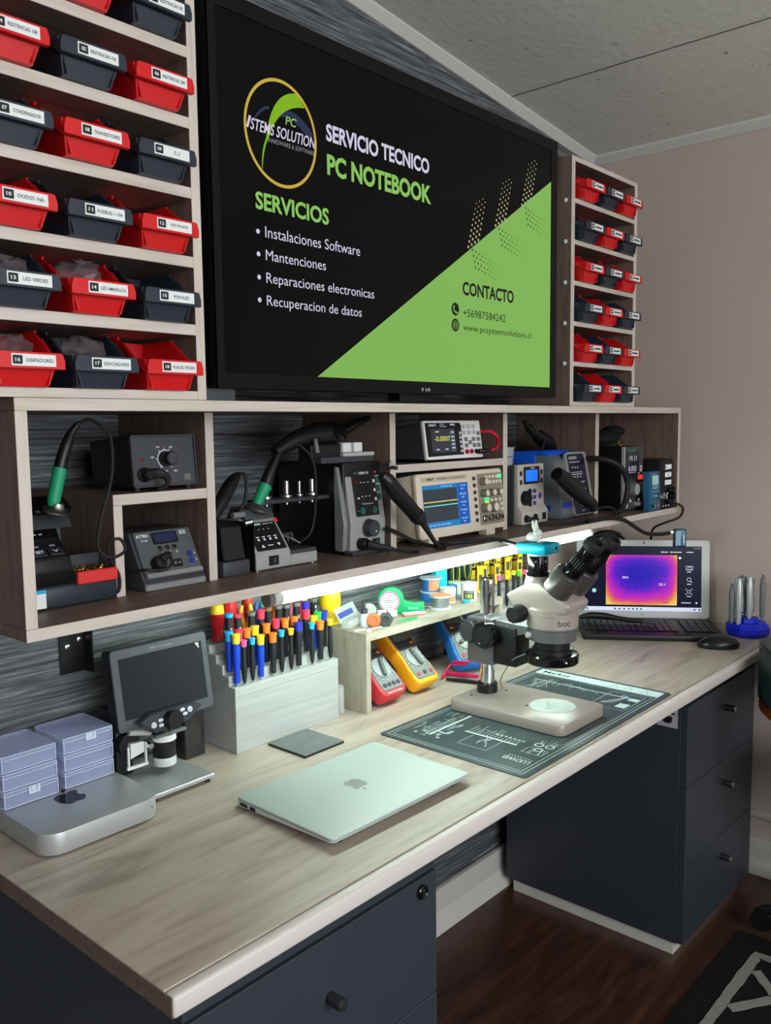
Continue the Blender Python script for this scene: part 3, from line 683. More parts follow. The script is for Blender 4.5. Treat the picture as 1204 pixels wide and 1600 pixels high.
mk.prism([(0.061, 0.0205), (0.0635, 0.0245), (0.0585, 0.0245)], -0.0018, -0.0015, 'xz').build('dial_marks', M_INK, pn, flat=True)
dial(Tt, 0.061, 0.043, 0.0115, 0.022, M_BLACK, t, 'dial_knob', M_DGREY)
on(Tt).lathe([(0.003, 0), (0.003, 0.0015), (0, 0.0022)], (0.018, -0.0012, 0.043), (0, -1, 0), 14).build('indicator_lamp', mat('dark_red_lens', (130, 14, 30), 0.2), t)
on(Tt).lathe([(0.0018, 0), (0, 0.0003)], (0.061, -0.0013, 0.0155), (0, -1, 0), 10).build('trim_hole', M_BINK, t)
pl = on(Tt).lathe([(0.0115, 0), (0.0115, 0.004), (0.009, 0.006), (0.009, 0.020), (0.0075, 0.022)], (0.0195, -0.001, 0.0195), (0, -1, 0), 22).build('plug', M_BLACK, t)
on(Tt).tube([(0.0195, -0.018, 0.0195), (0.030, -0.026, 0.020), (0.042, -0.028, 0.014), (0.044, -0.026, 0.002), (0.034, -0.016, -0.004)], 0.005, 10, 5, [0.008, 0.0085, 0.006, 0.0036, 0.003]).build('plug_cord', M_RUBBER, pl)
on(Tt).box(0.094, 0.106, -0.0016, -0.0012, 0.008, 0.018).build('badge', mat('dull_badge', (104, 102, 96), 0.5), pn)
ft = MB()
for x in (0.012, 0.107):
    for y in (0.01, 0.10): ft.cyl((x, y, 0), (x, y, 0.0125 if y > 0.05 else 0.0062), 0.006, n=12)
ft.build('feet', M_RUBBER, t)

# slant-fronted station
t = thing('soldering_station', 'grey slant-fronted soldering station with a dim blue display, under the inner shelf', 'soldering station', (0.238, -0.254, SF))
MB().prism([(0, 0), (0, 0.012), (0.004, 0.015), (0.042, 0.088), (0.12, 0.088), (0.12, 0)], 0, 0.115, 'yz', 0.002, 2).build('case', M_DGREY, t)
MB().box(0.001, 0.114, -0.0025, 0.006, 0.0005, 0.0105, 0.0015, 1).build('base_lip', mat('satin_silver_trim', (140, 140, 140), 0.35, 0.2), t)
Tt = tilt(0.0035, 0.0165, 27.5)
pn = on(Tt).prism(rrect(0.005, 0.111, 0.001, 0.080, 0.003), -0.0035, 0.001, 'xz', 0.001, 1).build('front_panel', M_PANEL_G, t)
on(Tt).box(0.006, 0.110, -0.0075, -0.0025, 0.0015, 0.0095, 0.001, 1).build('panel_lip', MATS['satin_silver_trim'], t)
ld = on(Tt).prism(rrect(0.036, 0.083, 0.056, 0.076, 0.0025), -0.0046, -0.003, 'xz', 0.0004, 1).build('display_frame', M_BLACKG, t)
on(Tt).box(0.0395, 0.0795, -0.0051, -0.0046, 0.0585, 0.0735).build('display', M_LCDOFF, ld)
mk = on(Tt); mk.text('ATTEN', 0.0085, 0.0695, 0.0215, 0.0052, -0.0038, 0.03); mk.text('ST-60', 0.0155, 0.0625, 0.0115, 0.0036, -0.0038, 0.01); mk.text('GVR', 0.0885, 0.0685, 0.013, 0.0045, -0.0038, 0.03); mk.box(0.0885, 0.1015, -0.0039, -0.0037, 0.0742, 0.0752)
for k in range(3): mk.text('123'[k], 0.0465 + k * 0.0130, 0.0385, None, 0.0045, -0.0038, 0.02)
for z in (0.034, 0.0225): mk.prism([(0.1035, z - 0.001), (0.1065, z - 0.001), (0.105, z + 0.002)], -0.0039, -0.0037, 'xz')
mk.build('lettering', M_INK, pn, flat=True)
for k in range(3): on(Tt).lathe([(0.0042, 0), (0.0042, 0.0012), (0.003, 0.0018), (0, 0.0016)], (0.0445 + k * 0.0135, -0.0035, 0.0485), (0, -1, 0), 18).build('preset_button', M_BLACK, t)
for z in (0.0335, 0.0215): on(Tt).lathe([(0.005, 0), (0.005, 0.0015), (0, 0.002)], (0.0955, -0.0035, z), (0, -1, 0), 20).build('arrow_button', mat('deep_blue_key', (36, 44, 130), 0.4), t)
sw = on(Tt).box(0.058, 0.077, -0.0055, -0.003, 0.0145, 0.0275, 0.0012, 1).build('power_switch', M_BLACK, t)
mk = on(Tt); ring(mk, 0.063, 0.021, 0.0011, 0.0016, -0.006, 14); mk.box(0.0690, 0.0725, -0.0061, -0.0058, 0.0206, 0.0214).build('switch_marks', M_INK, sw, flat=True)
pl = on(Tt).lathe([(0.0125, 0), (0.0125, 0.006), (0.0115, 0.009), (0.009, 0.013), (0, 0.014)], (0.0315, -0.0035, 0.0225), (0, -1, 0), 24).build('plug', M_BLACK, t)
on(Tt).tube([(0.034, -0.014, 0.026), (0.042, -0.016, 0.031), (0.051, -0.015, 0.035)], 0.005, 10, 5, [0.0075, 0.0062, 0.004]).build('plug_boot', M_RUBBER, pl)
on(Tt).tube([(0.050, -0.016, 0.034), (0.046, -0.020, 0.018), (0.036, -0.020, 0.0095), (0.020, -0.016, 0.010), (0.004, -0.012, 0.014), (-0.008, 0.01, 0.022)], 0.0022, 8).build('plug_cord', M_RUBBER, pl)

# small sloping station with a green-gripped iron
t = thing('soldering_station', 'small silver sloping soldering station holding a green-gripped iron, in the second cubby', 'soldering station', (0.464, -0.250, SF + 0.002))
MB().prism([(0, 0), (0, 0.028), (0.045, 0.088), (0.05, 0.089), (0.14, 0.080), (0.14, 0)], 0, 0.080, 'yz', 0.0015, 1).build('case', M_SILVER, t)
MB().prism([(0.004, 0), (0.004, 0.086), (0.14, 0.082), (0.14, 0)], -0.0012, 0.0, 'yz').build('side_cover', M_BLACK, t)
MB().box(0.0805, 0.146, 0, 0.14, 0, 0.020, 0.0012, 1).build('base', M_SILVER, t)
MB().box(0.0815, 0.145, 0.001, 0.11, 0.0202, 0.027, 0.001, 1).box(0.095, 0.143, 0.06, 0.10, 0.027, 0.05, 0.002, 1).build('tip_tray', M_DGREY, t)
tr = MB()
for x in (0.100, 0.112, 0.124, 0.136): tr.cyl((x, 0.055, 0.030), (x, 0.059, 0.046), 0.0042, n=12)
tr.build('tip_holes', M_BLACK, t)
MB().tube([(0.090, 0.045, 0.052), (0.108, 0.03, 0.044), (0.122, 0.02, 0.034)], 0.0016, 8, 3).build('spare_tip', M_STEEL, t)
Tt = tilt(0.0, 0.028, 36.8)
pn = on(Tt).box(0.006, 0.0745, -0.0012, 0.0006, 0.006, 0.064, 0.0006, 1).build('front_panel', M_BLACK, t)
mk = on(Tt); mk.box(0.011, 0.0395, -0.0017, -0.0013, 0.0575, 0.0615); mk.build('maker_strip', mat('pale_teal_strip', (150, 190, 184), 0.5), pn, flat=True)
mk = on(Tt); mk.text('QUICK TS1', 0.044, 0.0578, 0.024, 0.003, -0.0016)
for k in range(4): mk.box(0.017 + k * 0.0135, 0.021 + k * 0.0135, -0.0017, -0.0013, 0.026, 0.030); mk.box(0.0155 + k * 0.0135, 0.0225 + k * 0.0135, -0.0017, -0.0013, 0.0325, 0.034)
for k in range(4): mk.box(0.018 + k * 0.011, 0.020 + k * 0.011, -0.0017, -0.0013, 0.048, 0.0492)
mk.prism([(0.019, 0.012), (0.026, 0.012), (0.0225, 0.018)], -0.0017, -0.0013, 'xz').prism([(0.056, 0.018), (0.063, 0.018), (0.0595, 0.012)], -0.0017, -0.0013, 'xz').box(0.034, 0.046, -0.0017, -0.0013, 0.0145, 0.0158).build('panel_marks', M_GREYT, pn, flat=True)
on(Tt).box(0.0755, 0.0835, -0.0015, 0.003, 0.062, 0.070, 0.001, 1).build('red_tag', mat('red_label', (226, 46, 50), 0.5), t)
sw = MB().box(0.028, 0.050, -0.0025, 0.001, 0.006, 0.023, 0.001, 1).build('power_switch', M_BLACK, t)
MB().box(0.036, 0.043, -0.0035, -0.0024, 0.010, 0.020, 0.001, 1).build('rocker', M_DGREY, sw)
MB().prism([(0.03, 0.086), (0.04, 0.104), (0.075, 0.108), (0.09, 0.082)], 0.004, 0.072, 'yz', 0.004, 2).build('holder_block', M_DGREY, t)
MB().lathe([(0.020, 0), (0.022, 0.003), (0.020, 0.006), (0.014, 0.010), (0.0095, 0.014)], (0.038, 0.046, 0.100), (0.3, -0.25, 1), 28).build('holder_cone', mat('polished_alloy', (150, 152, 152), 0.2, 0.9), t)
for x in (0.006, 0.138): MB().cyl((x, 0.006, -0.0022), (x, 0.006, 0), 0.004, n=10).build('foot', M_STEEL, t)
t = thing('soldering_iron', 'green-gripped soldering iron standing in the small silver sloping station', 'soldering iron', (0.5060, -0.205, 1.2225))
d_ = Vector((0.021, 0, 0.033))
MB().tube([(-0.004, 0, -0.006), (0, 0, 0), tuple(d_ * 0.5 + Vector((-0.001, 0, 0))), tuple(d_)], 0.0095, 16, 4, [0.007, 0.009, 0.0105, 0.0125]).build('grip', M_GREEN, t)
MB().tube([tuple(d_), (0.030, 0, 0.052), (0.041, 0, 0.070), (0.053, 0, 0.088), (0.068, 0, 0.103)], 0.009, 14, 5, [0.0115, 0.0105, 0.0085, 0.006, 0.004]).build('handle', M_BLACK, t)
MB().tube([(0.068, 0, 0.103), (0.095, -0.006, 0.106), (0.122, -0.018, 0.076), (0.124, -0.024, 0.02), (0.112, -0.026, -0.048), (0.092, -0.016, -0.074), (0.07, 0.03, -0.080)], 0.0024, 8).build('cord', M_RUBBER, t)

# tweezer holder at the left of the second cubby
t = thing('tool_holder', 'black tool stand with a thick black handpiece leaning in it, left of the silver station', 'tool stand', (0.392, -0.250, SF))
MB().box(0, 0.058, 0.0, 0.10, 0, 0.026, 0.003, 2).build('base', M_DGREY, t)
MB().prism([(0.0, 0.026), (0.012, 0.085), (0.05, 0.092), (0.09, 0.026)], 0.004, 0.05, 'yz', 0.003, 1).build('cradle', M_BLACK, t)
MB().tube([(-0.002, 0.02, 0.100), (0.022, 0.03, 0.124), (0.048, 0.04, 0.148), (0.066, 0.045, 0.163), (0.076, 0.046, 0.170)], 0.012, 14, 5, [0.008, 0.0125, 0.0125, 0.009, 0.004]).build('handpiece', M_BLACK, t)
MB().tube([(0.076, 0.046, 0.170), (0.088, 0.046, 0.168), (0.092, 0.046, 0.150), (0.086, 0.045, 0.120), (0.07, 0.044, 0.100)], 0.003, 8).build('cord', M_RUBBER, t)
MB().cyl((0.048, 0.0, 0.088), (0.060, -0.004, 0.090), 0.005, 0.005, 14).build('lock_knob', M_STEEL, t)
MB().cyl((0.022, 0.0, 0.103), (0.045, -0.002, 0.104), 0.0055, 0.0055, 12).build('clamp_bar', M_MGREY, t)
cord('black_cable', 'thin black cord running along the plank back of the second cubby', [(0.378, -0.1, 1.288), (0.43, -0.06, 1.266), (0.50, -0.05, 1.235)], 0.0035)

# tall hot air station
t = thing('hot_air_station', 'tall black hot air station with a silver front, teal buttons and black display', 'hot air station', (0.703, -0.246, SF))
MB().box(-0.006, 0.103, 0.012, 0.20, 0, 0.180, 0.004, 2).build('case', M_BLACK, t)
MB().box(-0.006, 0.100, -0.014, 0.012, 0, 0.008, 0.002, 1).build('foot_plate', M_DGREY, t)
Tt = tilt(-0.0034, 0.062, 9.46)
MB().prism([(0, 0.008), (-0.003, 0.062), (0.016, 0.176), (0.022, 0.176), (0.022, 0.008)], 0, 0.100, 'yz', 0.001, 1).build('front_frame', M_SILVER, t)
MB().prism([(0.008, 0.008), (0.002, 0.062), (0.022, 0.172), (0.03, 0.172), (0.03, 0.008)], -0.0135, -0.002, 'yz', 0.002, 1).build('side_rail', mat('grey_alloy', (142, 144, 144), 0.36, 0.3), t)
pn = on(Tt).box(0.017, 0.083, -0.0022, 0.002, 0.012, 0.103, 0.0006, 1).build('display_panel', M_BLACK, t)
mk = on(Tt); mk.box(0.038, 0.0545, -0.0027, -0.0023, 0.0945, 0.0995); mk.box(0.058, 0.064, -0.0027, -0.0023, 0.0945, 0.0995); mk.build('maker_strip', M_LGREY, pn, flat=True)
mk = on(Tt); mk.box(0.021, 0.0378, -0.0027, -0.0023, 0.0945, 0.0995); mk.build('teal_strip', M_KEYG, pn, flat=True)
mk = on(Tt)
for k in range(3):
    mk.box(0.037 + k * 0.0105, 0.041 + k * 0.0105, -0.0027, -0.0023, 0.0775, 0.0790); mk.box(0.037 + k * 0.0105, 0.041 + k * 0.0105, -0.0027, -0.0023, 0.0500, 0.0515)
for z in (0.077, 0.059, 0.041): mk.box(0.0740, 0.0795, -0.0027, -0.0023, z, z + 0.006)
mk.box(0.0245, 0.0305, -0.0027, -0.0023, 0.0465, 0.0490); mk.text('Temperature', 0.035, 0.034, 0.032, 0.0035, -0.0026)
mk.text('-', 0.0215, 0.0225, 0.002, 0.0008, -0.0026); mk.text('+', 0.0795, 0.0225, 0.002, 0.002, -0.0026)
mk.build('panel_marks', M_GREYT, pn, flat=True)
mk = on(Tt); mk.text('8', 0.0235, 0.0735, 0.006, 0.0095, -0.0026); mk.build('red_digit', mat('dim_red_digit', (150, 20, 34), 0.4), pn, flat=True)
for x in (0.034, 0.069): on(Tt).lathe([(0.0075, 0), (0.007, 0.002), (0, 0.003)], (x, -0.0022, 0.0225), (0, -1, 0), 20).build('round_key', M_KEYG, t)
for z in (0.0755, 0.0585, 0.0415): on(Tt).box(0.0855, 0.0955, -0.0022, 0.001, z, z + 0.0135, 0.0015, 2).build('side_key', M_KEYG, t)
on(Tt).box(0.0835, 0.0895, -0.0010, 0.001, 0.096, 0.107).build('red_tag', MATS['red_label'], t)
T0 = tilt(0.0, 0.0, -3)
MB().lathe([(0.0185, 0), (0.0185, 0.0015), (0.0165, 0.002), (0.0165, 0.0155), (0.0155, 0.0172), (0, 0.0172)], (0.050, -0.0025, 0.050), (0, -1, 0), 32).build('air_knob', M_DGREY, t)
MB().lathe([(0.002, 0), (0, 0.0004)], (0.054, -0.0197, 0.044), (0, -1, 0), 12).build('knob_dot', M_INK, t)
MB().text('AIR', 0.044, 0.0265, 0.009, 0.0032, -0.0035).build('lettering', M_INK, t, flat=True)
sw = MB().box(0.062, 0.083, -0.004, 0.0, 0.011, 0.027, 0.001, 1).build('power_switch', M_BLACK, t); MB().box(0.068, 0.079, -0.0055, -0.0038, 0.0135, 0.0245, 0.001, 1).build('rocker', M_DGREY, sw)
pl = MB().lathe([(0.0115, 0), (0.0115, 0.014), (0.0095, 0.017), (0, 0.0175)], (0.026, -0.002, 0.021), (0.25, -1, -0.02), 22).build('plug', M_BLACK, t)
MB().tube([(0.030, -0.018, 0.021), (0.044, -0.030, 0.016), (0.06, -0.042, 0.012), (0.072, -0.052, 0.008)], 0.006, 10, 5, [0.009, 0.0075, 0.0055, 0.0035]).build('plug_boot', M_RUBBER, pl)
MB().tube([(0.070, -0.051, 0.008), (0.086, -0.066, 0.005), (0.098, -0.078, 0.0035), (0.100, -0.088, 0.0033)], 0.0032, 8).build('plug_cord', M_RUBBER, pl)
MB().tube([(0.098, 0.03, 0.160), (0.104, 0.0, 0.168), (0.106, -0.03, 0.166)], 0.004, 8, 3).build('handpiece_hook', M_DGREY, t)
MB().lathe([(0.0085, 0), (0.0085, 0.003), (0, 0.005)], (0.109, -0.012, 0.172), (0.2, -1, 0), 18).build('hook_screw', M_LGREY, t)
# nozzle rack on its left side, nozzles stand in it
nr = MB().box(-0.185, -0.008, 0.045, 0.085, 0.110, 0.118, 0.002, 1).build('nozzle_rack', M_DGREY, t)
for k, (x, h, r) in enumerate(((0.548, 0.026, 0.0045), (0.598, 0.030, 0.0050), (0.631, 0.028, 0.0030), (0.664, 0.030, 0.0052))):
    n_ = MB().lathe([(r * 0.7, -0.014), (r * 0.7, -0.001), (r * 2.2, 0), (r * 2.2, 0.004), (r, 0.006), (r, h), (r * 0.7, h), (r * 0.7, h - 0.004), (0, h - 0.004)], (x, -0.182, SF + 0.119), (0, 0, 1), 18).build('air_nozzle', M_STEEL)
    tag(n_, ['short steel nozzle at the left end of the hot air nozzle rack', 'wide steel nozzle, second from the left in the nozzle rack', 'thin steel nozzle, third from the left in the nozzle rack', 'steel nozzle nearest the tall hot air station in its rack'][k], 'nozzle', 'hot air nozzles')
# handpiece hanging at its right
t = thing('hot_air_handpiece', 'thick black hot air handpiece hanging right of the tall silver-fronted station', 'handpiece', (0.719, -0.315, 1.268))
MB().tube([(0, 0, 0), (0.014, -0.002, -0.012), (0.040, -0.004, -0.038), (0.070, -0.006, -0.064), (0.092, -0.008, -0.084)], 0.015, 18, 6, [0.009, 0.0155, 0.0165, 0.0155, 0.0150]).build('handle', M_BLACK, t)
MB().tube([(0.091, -0.008, -0.083), (0.100, -0.010, -0.091), (0.108, -0.011, -0.099)], 0.012, 16, 4, [0.0165, 0.0150, 0.0090]).build('collar', M_RUBBER, t)
MB().tube([(0.106, -0.011, -0.097), (0.122, -0.013, -0.118), (0.142, -0.016, -0.1425), (0.158, -0.020, -0.1555)], 0.005, 10, 6, [0.0075, 0.0055, 0.0042, 0.0036]).build('hose', M_RUBBER, t)
# things lying on top of the station
ct = thing('heat_gun', 'black heat gun with a slim nozzle lying on top of the tall station', 'heat gun', (0.690, -0.20, SF + 0.2015))
MB().tube([(-0.135, 0.0, 0.003), (-0.085, 0, 0.024), (-0.03, 0, 0.034), (0.02, 0, 0.037), (0.045, 0, 0.040)], 0.02, 18, 6, [0.010, 0.0165, 0.022, 0.0215, 0.012]).build('body', M_BLACK, ct)
MB().tube([(0.04, 0, 0.040), (0.075, -0.004, 0.053), (0.112, -0.008, 0.065)], 0.009, 16, 5, [0.0125, 0.0095, 0.0055]).build('barrel', M_BLACKG, ct)
ring_ = MB(); ring_.lathe([(0.0175, 0), (0.0195, 0.001), (0.0195, 0.003), (0.0175, 0.004)], (0.018, -0.018, 0.038), (0.2, -1, 0.3), 28); ring_.build('intake_ring', M_BLACKG, ct)
MB().prism([(-0.055, 0.0), (-0.045, 0.0), (-0.052, 0.026), (-0.058, 0.026)], -0.026, -0.022, 'xz').build('hang_clip', M_MGREY, ct)
MB().box(-0.06, 0.02, -0.02, 0.02, -0.0212, 0.016, 0.003, 1).build('rest', M_BLACK, ct)
o = MB().box(0.640, 0.706, -0.235, -0.17, SF + 0.1803, SF + 0.1925, 0.001, 1).build('small_case', M_DGREY); tag(o, 'flat dark case lying on top of the tall hot air station', 'case')
t = thing('cleaning_pad', 'grey pad with a white top lying at the front of the tall station roof', 'pad', (0.703, -0.228, SF + 0.1803))
MB().box(0.004, 0.090, 0, 0.05, 0, 0.011, 0.001, 1).build('pad', M_DGREY, t); MB().box(0.002, 0.092, -0.001, 0.05, 0.0112, 0.019, 0.001, 1).build('white_layer', M_LGREY, t)
for x, lab in ((0.712, 'left of the two small white blocks on the tall station'), (0.7435, 'right of the two small white blocks on the tall station')):
    o = MB().box(x, x + 0.024, -0.222, -0.196, SF + 0.1996, SF + 0.2185, 0.002, 2).build('white_block', M_WHITE); tag(o, lab, 'block', 'white blocks')

# bench multimeter
t = thing('bench_multimeter', 'white-fronted bench multimeter with a black screen and red test lead', 'multimeter', (0.918, -0.262, 1.2808))
Tt = tilt(0, 0.006, 8)
h_ = 0.083; w_ = 0.203
on(Tt).prism([(0.004, 0.001), (0.16, 0.022), (0.16, h_ - 0.001), (0.004, h_ - 0.001)], 0.001, w_ - 0.001, 'yz', 0.002, 1).build('case', M_DGREY, t)
pn = on(Tt).prism(rrect(0, w_, 0, h_, 0.003), -0.004, 0.004, 'xz', 0.0015, 2).build('front_panel', M_WHITE, t)
sp = on(Tt).prism([(0.005, 0.006), (0.130, 0.008), (0.130, h_ - 0.010), (0.126, h_ - 0.005), (0.005, h_ - 0.005)], -0.0048, -0.0035, 'xz').build('screen_panel', M_BLACK, t)
on(Tt).box(0.020, 0.104, -0.0053, -0.0048, 0.014, 0.065).build('screen', mat('dim_screen', (44, 48, 54), 0.25, emit=(60, 66, 74), es=0.25), sp)
on(Tt).box(0.086, 0.103, -0.0058, -0.0053, 0.015, 0.064).build('menu_column', mat('dim_menu', (64, 72, 86), 0.3, emit=(70, 80, 95), es=0.3), sp)
mk = on(Tt); mk.text('-0.0007', 0.031, 0.0385, 0.054, 0.0105, -0.0059); mk.build('reading', mat('lit_yellow_digits', (200, 196, 90), 0.4, emit=(205, 200, 90), es=0.7), sp, flat=True)
mk = on(Tt); mk.text('UNI-T', 0.016, 0.0700, 0.026, 0.0055, -0.0054, 0.02); mk.text('Digital', 0.054, 0.0735, 0.016, 0.0030, -0.0054); mk.text('Multimeter', 0.054, 0.0690, 0.024, 0.0030, -0.0054); mk.text('8803', 0.090, 0.0715, 0.017, 0.0045, -0.0054, 0.02)
for z in (0.022, 0.030, 0.038, 0.046, 0.056): mk.box(0.089, 0.100, -0.0063, -0.0059, z, z + 0.0025)
mk.box(0.036, 0.048, -0.0059, -0.0055, 0.0575, 0.0598); mk.box(0.034, 0.044, -0.0059, -0.0055, 0.0195, 0.022); mk.box(0.064, 0.075, -0.0059, -0.0055, 0.0195, 0.022)
mk.build('lettering', M_GREYT, sp, flat=True)
for k in range(5): on(Tt).box(0.118, 0.128, -0.0072, -0.0045, 0.0125 + k * 0.0098, 0.0195 + k * 0.0098, 0.001, 1).build('soft_key', M_LGREY, t)
kk = [(0.139, 0.069), (0.157, 0.069), (0.175, 0.069), (0.138, 0.056), (0.157, 0.056), (0.175, 0.056), (0.192, 0.054), (0.143, 0.041), (0.172, 0.041), (0.190, 0.041), (0.158, 0.034), (0.143, 0.0275), (0.173, 0.0275), (0.190, 0.0275)]
for k, (x, z) in enumerate(kk):
    b_ = on(Tt).box(x - 0.0062, x + 0.0062, -0.0062, -0.0038, z - 0.0045, z + 0.0045, 0.0012, 1).build('key', M_LGREY if k < 6 else M_MGREY, t)
for x in (0.141, 0.158): on(Tt).lathe([(0.0052, 0), (0.0052, 0.004), (0.003, 0.004), (0.003, 0.001), (0, 0.001)], (x, -0.004, 0.0135), (0, -1, 0), 18).build('red_socket', mat('crimson_plastic', (176, 18, 48), 0.4), t)
for x in (0.176, 0.192): on(Tt).lathe([(0.0048, 0), (0.0048, 0.003), (0.0028, 0.003), (0, 0.001)], (x, -0.004, 0.0135), (0, -1, 0), 16).build('black_socket', M_BLACK, t)
t = thing('test_lead', 'red test lead looping from the bench multimeter back over its right side', 'test lead', (1.094, -0.275, 1.3005))
MB().tube([(0, 0.002, 0), (0.012, -0.004, 0), (0.034, -0.004, 0.001)], 0.005, 10, 4, [0.0055, 0.0058, 0.0048]).build('plug', M_BLACK, t)
MB().tube([(0.032, -0.004, 0.001), (0.055, -0.002, 0.004), (0.078, 0.004, 0.014), (0.086, 0.012, 0.030), (0.076, 0.02, 0.042), (0.056, 0.03, 0.044), (0.036, 0.035, 0.045)], 0.0038, 10).build('lead', mat('red_silicone', (204, 20, 48), 0.4), t)

# oscilloscope
t = thing('oscilloscope', 'beige oscilloscope with a blue-framed screen and two green lit keys', 'oscilloscope', (0.873, -0.278, SF))
Tt = tilt(0.002, 0.0125, 6)
w_, h_ = 0.314, 0.137
on(Tt).prism([(0.004, 0.001), (0.10, 0.010), (0.10, h_ - 0.006), (0.004, h_ - 0.001)], 0.002, w_ - 0.002, 'yz', 0.004, 2).build('case', M_BEIGE, t)
pn = on(Tt).prism(rrect(0, w_, 0, h_, 0.008), -0.008, 0.004, 'xz', 0.003, 2).build('front_panel', M_BEIGE, t)
on(Tt).box(0.016, 0.178, -0.0086, -0.0078, 0.119, 0.129).build('title_strip', mat('taupe_strip', (190, 176, 158), 0.5), pn)
mk = on(Tt); mk.text('UNI-T', 0.034, 0.1215, 0.024, 0.005, -0.0092, 0.02); mk.text('UTD2102CEX', 0.070, 0.1222, 0.034, 0.0035, -0.0090); mk.text('DIGITAL STORAGE OSCILLOSCOPE', 0.112, 0.1228, 0.054, 0.0025, -0.0090); mk.build('lettering', M_BINK, pn, flat=True)
sp = on(Tt).box(0.018, 0.176, -0.0088, -0.0078, 0.021, 0.112).build('screen', mat('lit_blue_screen', (20, 96, 150), 0.25, emit=(22, 104, 160), es=0.72), t)
on(Tt).box(0.0185, 0.135, -0.0093, -0.0089, 0.034, 0.103).build('graticule', mat('dark_graticule', (42, 50, 58), 0.25, emit=(46, 56, 62), es=0.45), sp)
on(Tt).box(0.139, 0.1755, -0.0093, -0.0089, 0.022, 0.1115).build('menu_column', mat('lit_deep_blue', (16, 66, 140), 0.25, emit=(18, 74, 150), es=0.7), sp)
mk = on(Tt); mk.box(0.0185, 0.135, -0.0097, -0.0094, 0.0755, 0.0768); mk.build('yellow_trace', mat('lit_yellow_trace', (220, 214, 90), 0.4, emit=(225, 220, 95), es=0.9), sp, flat=True)
mk = on(Tt); mk.box(0.0185, 0.135, -0.0097, -0.0094, 0.0672, 0.0685); mk.build('cyan_trace', mat('lit_cyan_trace', (120, 220, 215), 0.4, emit=(125, 225, 220), es=0.9), sp, flat=True)
mk = on(Tt)
for k, z in enumerate((0.100, 0.082, 0.064, 0.047, 0.029)): mk.text(['Coupling', 'BW Limit', 'Volts/Div', 'Probe', 'Invert'][k], 0.145, z + 0.004, 0.022, 0.004, -0.0097); mk.text(['DC', 'OFF', 'Coarse', '1X', 'OFF'][k], 0.150, z - 0.003, 0.010, 0.0032, -0.0097)
mk.build('lettering', mat('lit_pale_blue', (170, 210, 235), 0.4, emit=(170, 212, 238), es=0.7), sp, flat=True); mk = on(Tt); mk.text("Trig'd M Pos: 0.000s", 0.080, 0.1055, 0.040, 0.0035, -0.0093); mk.build('lettering', MATS['lit_pale_blue'], sp, flat=True); mk = on(Tt); mk.text('CH1 1.00V  CH2 1.00V  M 500us', 0.030, 0.0255, 0.075, 0.0035, -0.0093); mk.build('lettering', mat('lit_pale_blue', (170, 210, 235), 0.4, emit=(170, 212, 238), es=0.7), sp, flat=True)
gp = on(Tt).box(0.214, 0.309, -0.0086, -0.0078, 0.012, 0.127, 0.0004, 1).build('control_panel', mat('taupe_panel', (140, 132, 118), 0.5), t)
for k in range(7): on(Tt).lathe([(0.0045, 0), (0.0045, 0.003), (0, 0.0035)], (0.201, -0.008, 0.118 - k * 0.0155), (0, -1, 0), 14).build('menu_key', M_DGREY, t)
for x, z, r in ((0.229, 0.109, 0.0085), (0.229, 0.083, 0.0085), (0.257, 0.083, 0.0085), (0.230, 0.050, 0.0105), (0.259, 0.050, 0.0115), (0.283, 0.083, 0.0075)):
    dial(Tt @ Matrix.Translation((0, -0.0086, 0)), x, z, r, 0.016, mat('taupe_knob', (128, 120, 106), 0.45), t, 'knob', M_BEIGE, 20)
for x, z in [(0.247 + 0.0135 * k, 0.119) for k in range(4)] + [(0.247 + 0.0135 * k, 0.107) for k in range(5)] + [(0.262, 0.066), (0.278, 0.066), (0.294, 0.066), (0.300, 0.055), (0.300, 0.043)]:
    on(Tt).box(x - 0.0046, x + 0.0046, -0.0115, -0.0084, z - 0.0037, z + 0.0037, 0.0008, 1).build('key', M_BEIGE, t)
for x, z, m_ in ((0.300, 0.119, M_EMG), (0.243, 0.0685, M_EMG), (0.243, 0.0595, mat('lit_amber_key', (235, 178, 84), 0.4, emit=(240, 182, 86), es=0.7))):
    on(Tt).box(x - 0.007, x + 0.007, -0.0118, -0.0084, z - 0.0042, z + 0.0042, 0.0008, 1).build('lit_key', m_, t)
for x in (0.231, 0.257, 0.283):
    bn = on(Tt).lathe([(0.0078, 0), (0.0078, 0.004), (0.0062, 0.005), (0.0062, 0.014), (0.004, 0.014), (0.004, 0.006), (0, 0.006)], (x, -0.0086, 0.026), (0, -1, 0), 18).build('bnc_socket', mat('nickel', (150, 150, 148), 0.25, 0.9), t)
for x in (0.0285, 0.238): MB().box(x, x + 0.032, -0.006, 0.02, 0.0, 0.014, 0.002, 1).build('flip_foot', M_BEIGE, t)
MB().box(0.03, 0.28, 0.085, 0.095, 0.0, 0.024).build('rear_foot', M_BEIGE, t)
on(Tt).ball((w_ + 0.001, -0.002, 0.082), 0.004, 0.004, 0.004).build('case_button', M_BEIGE, t)

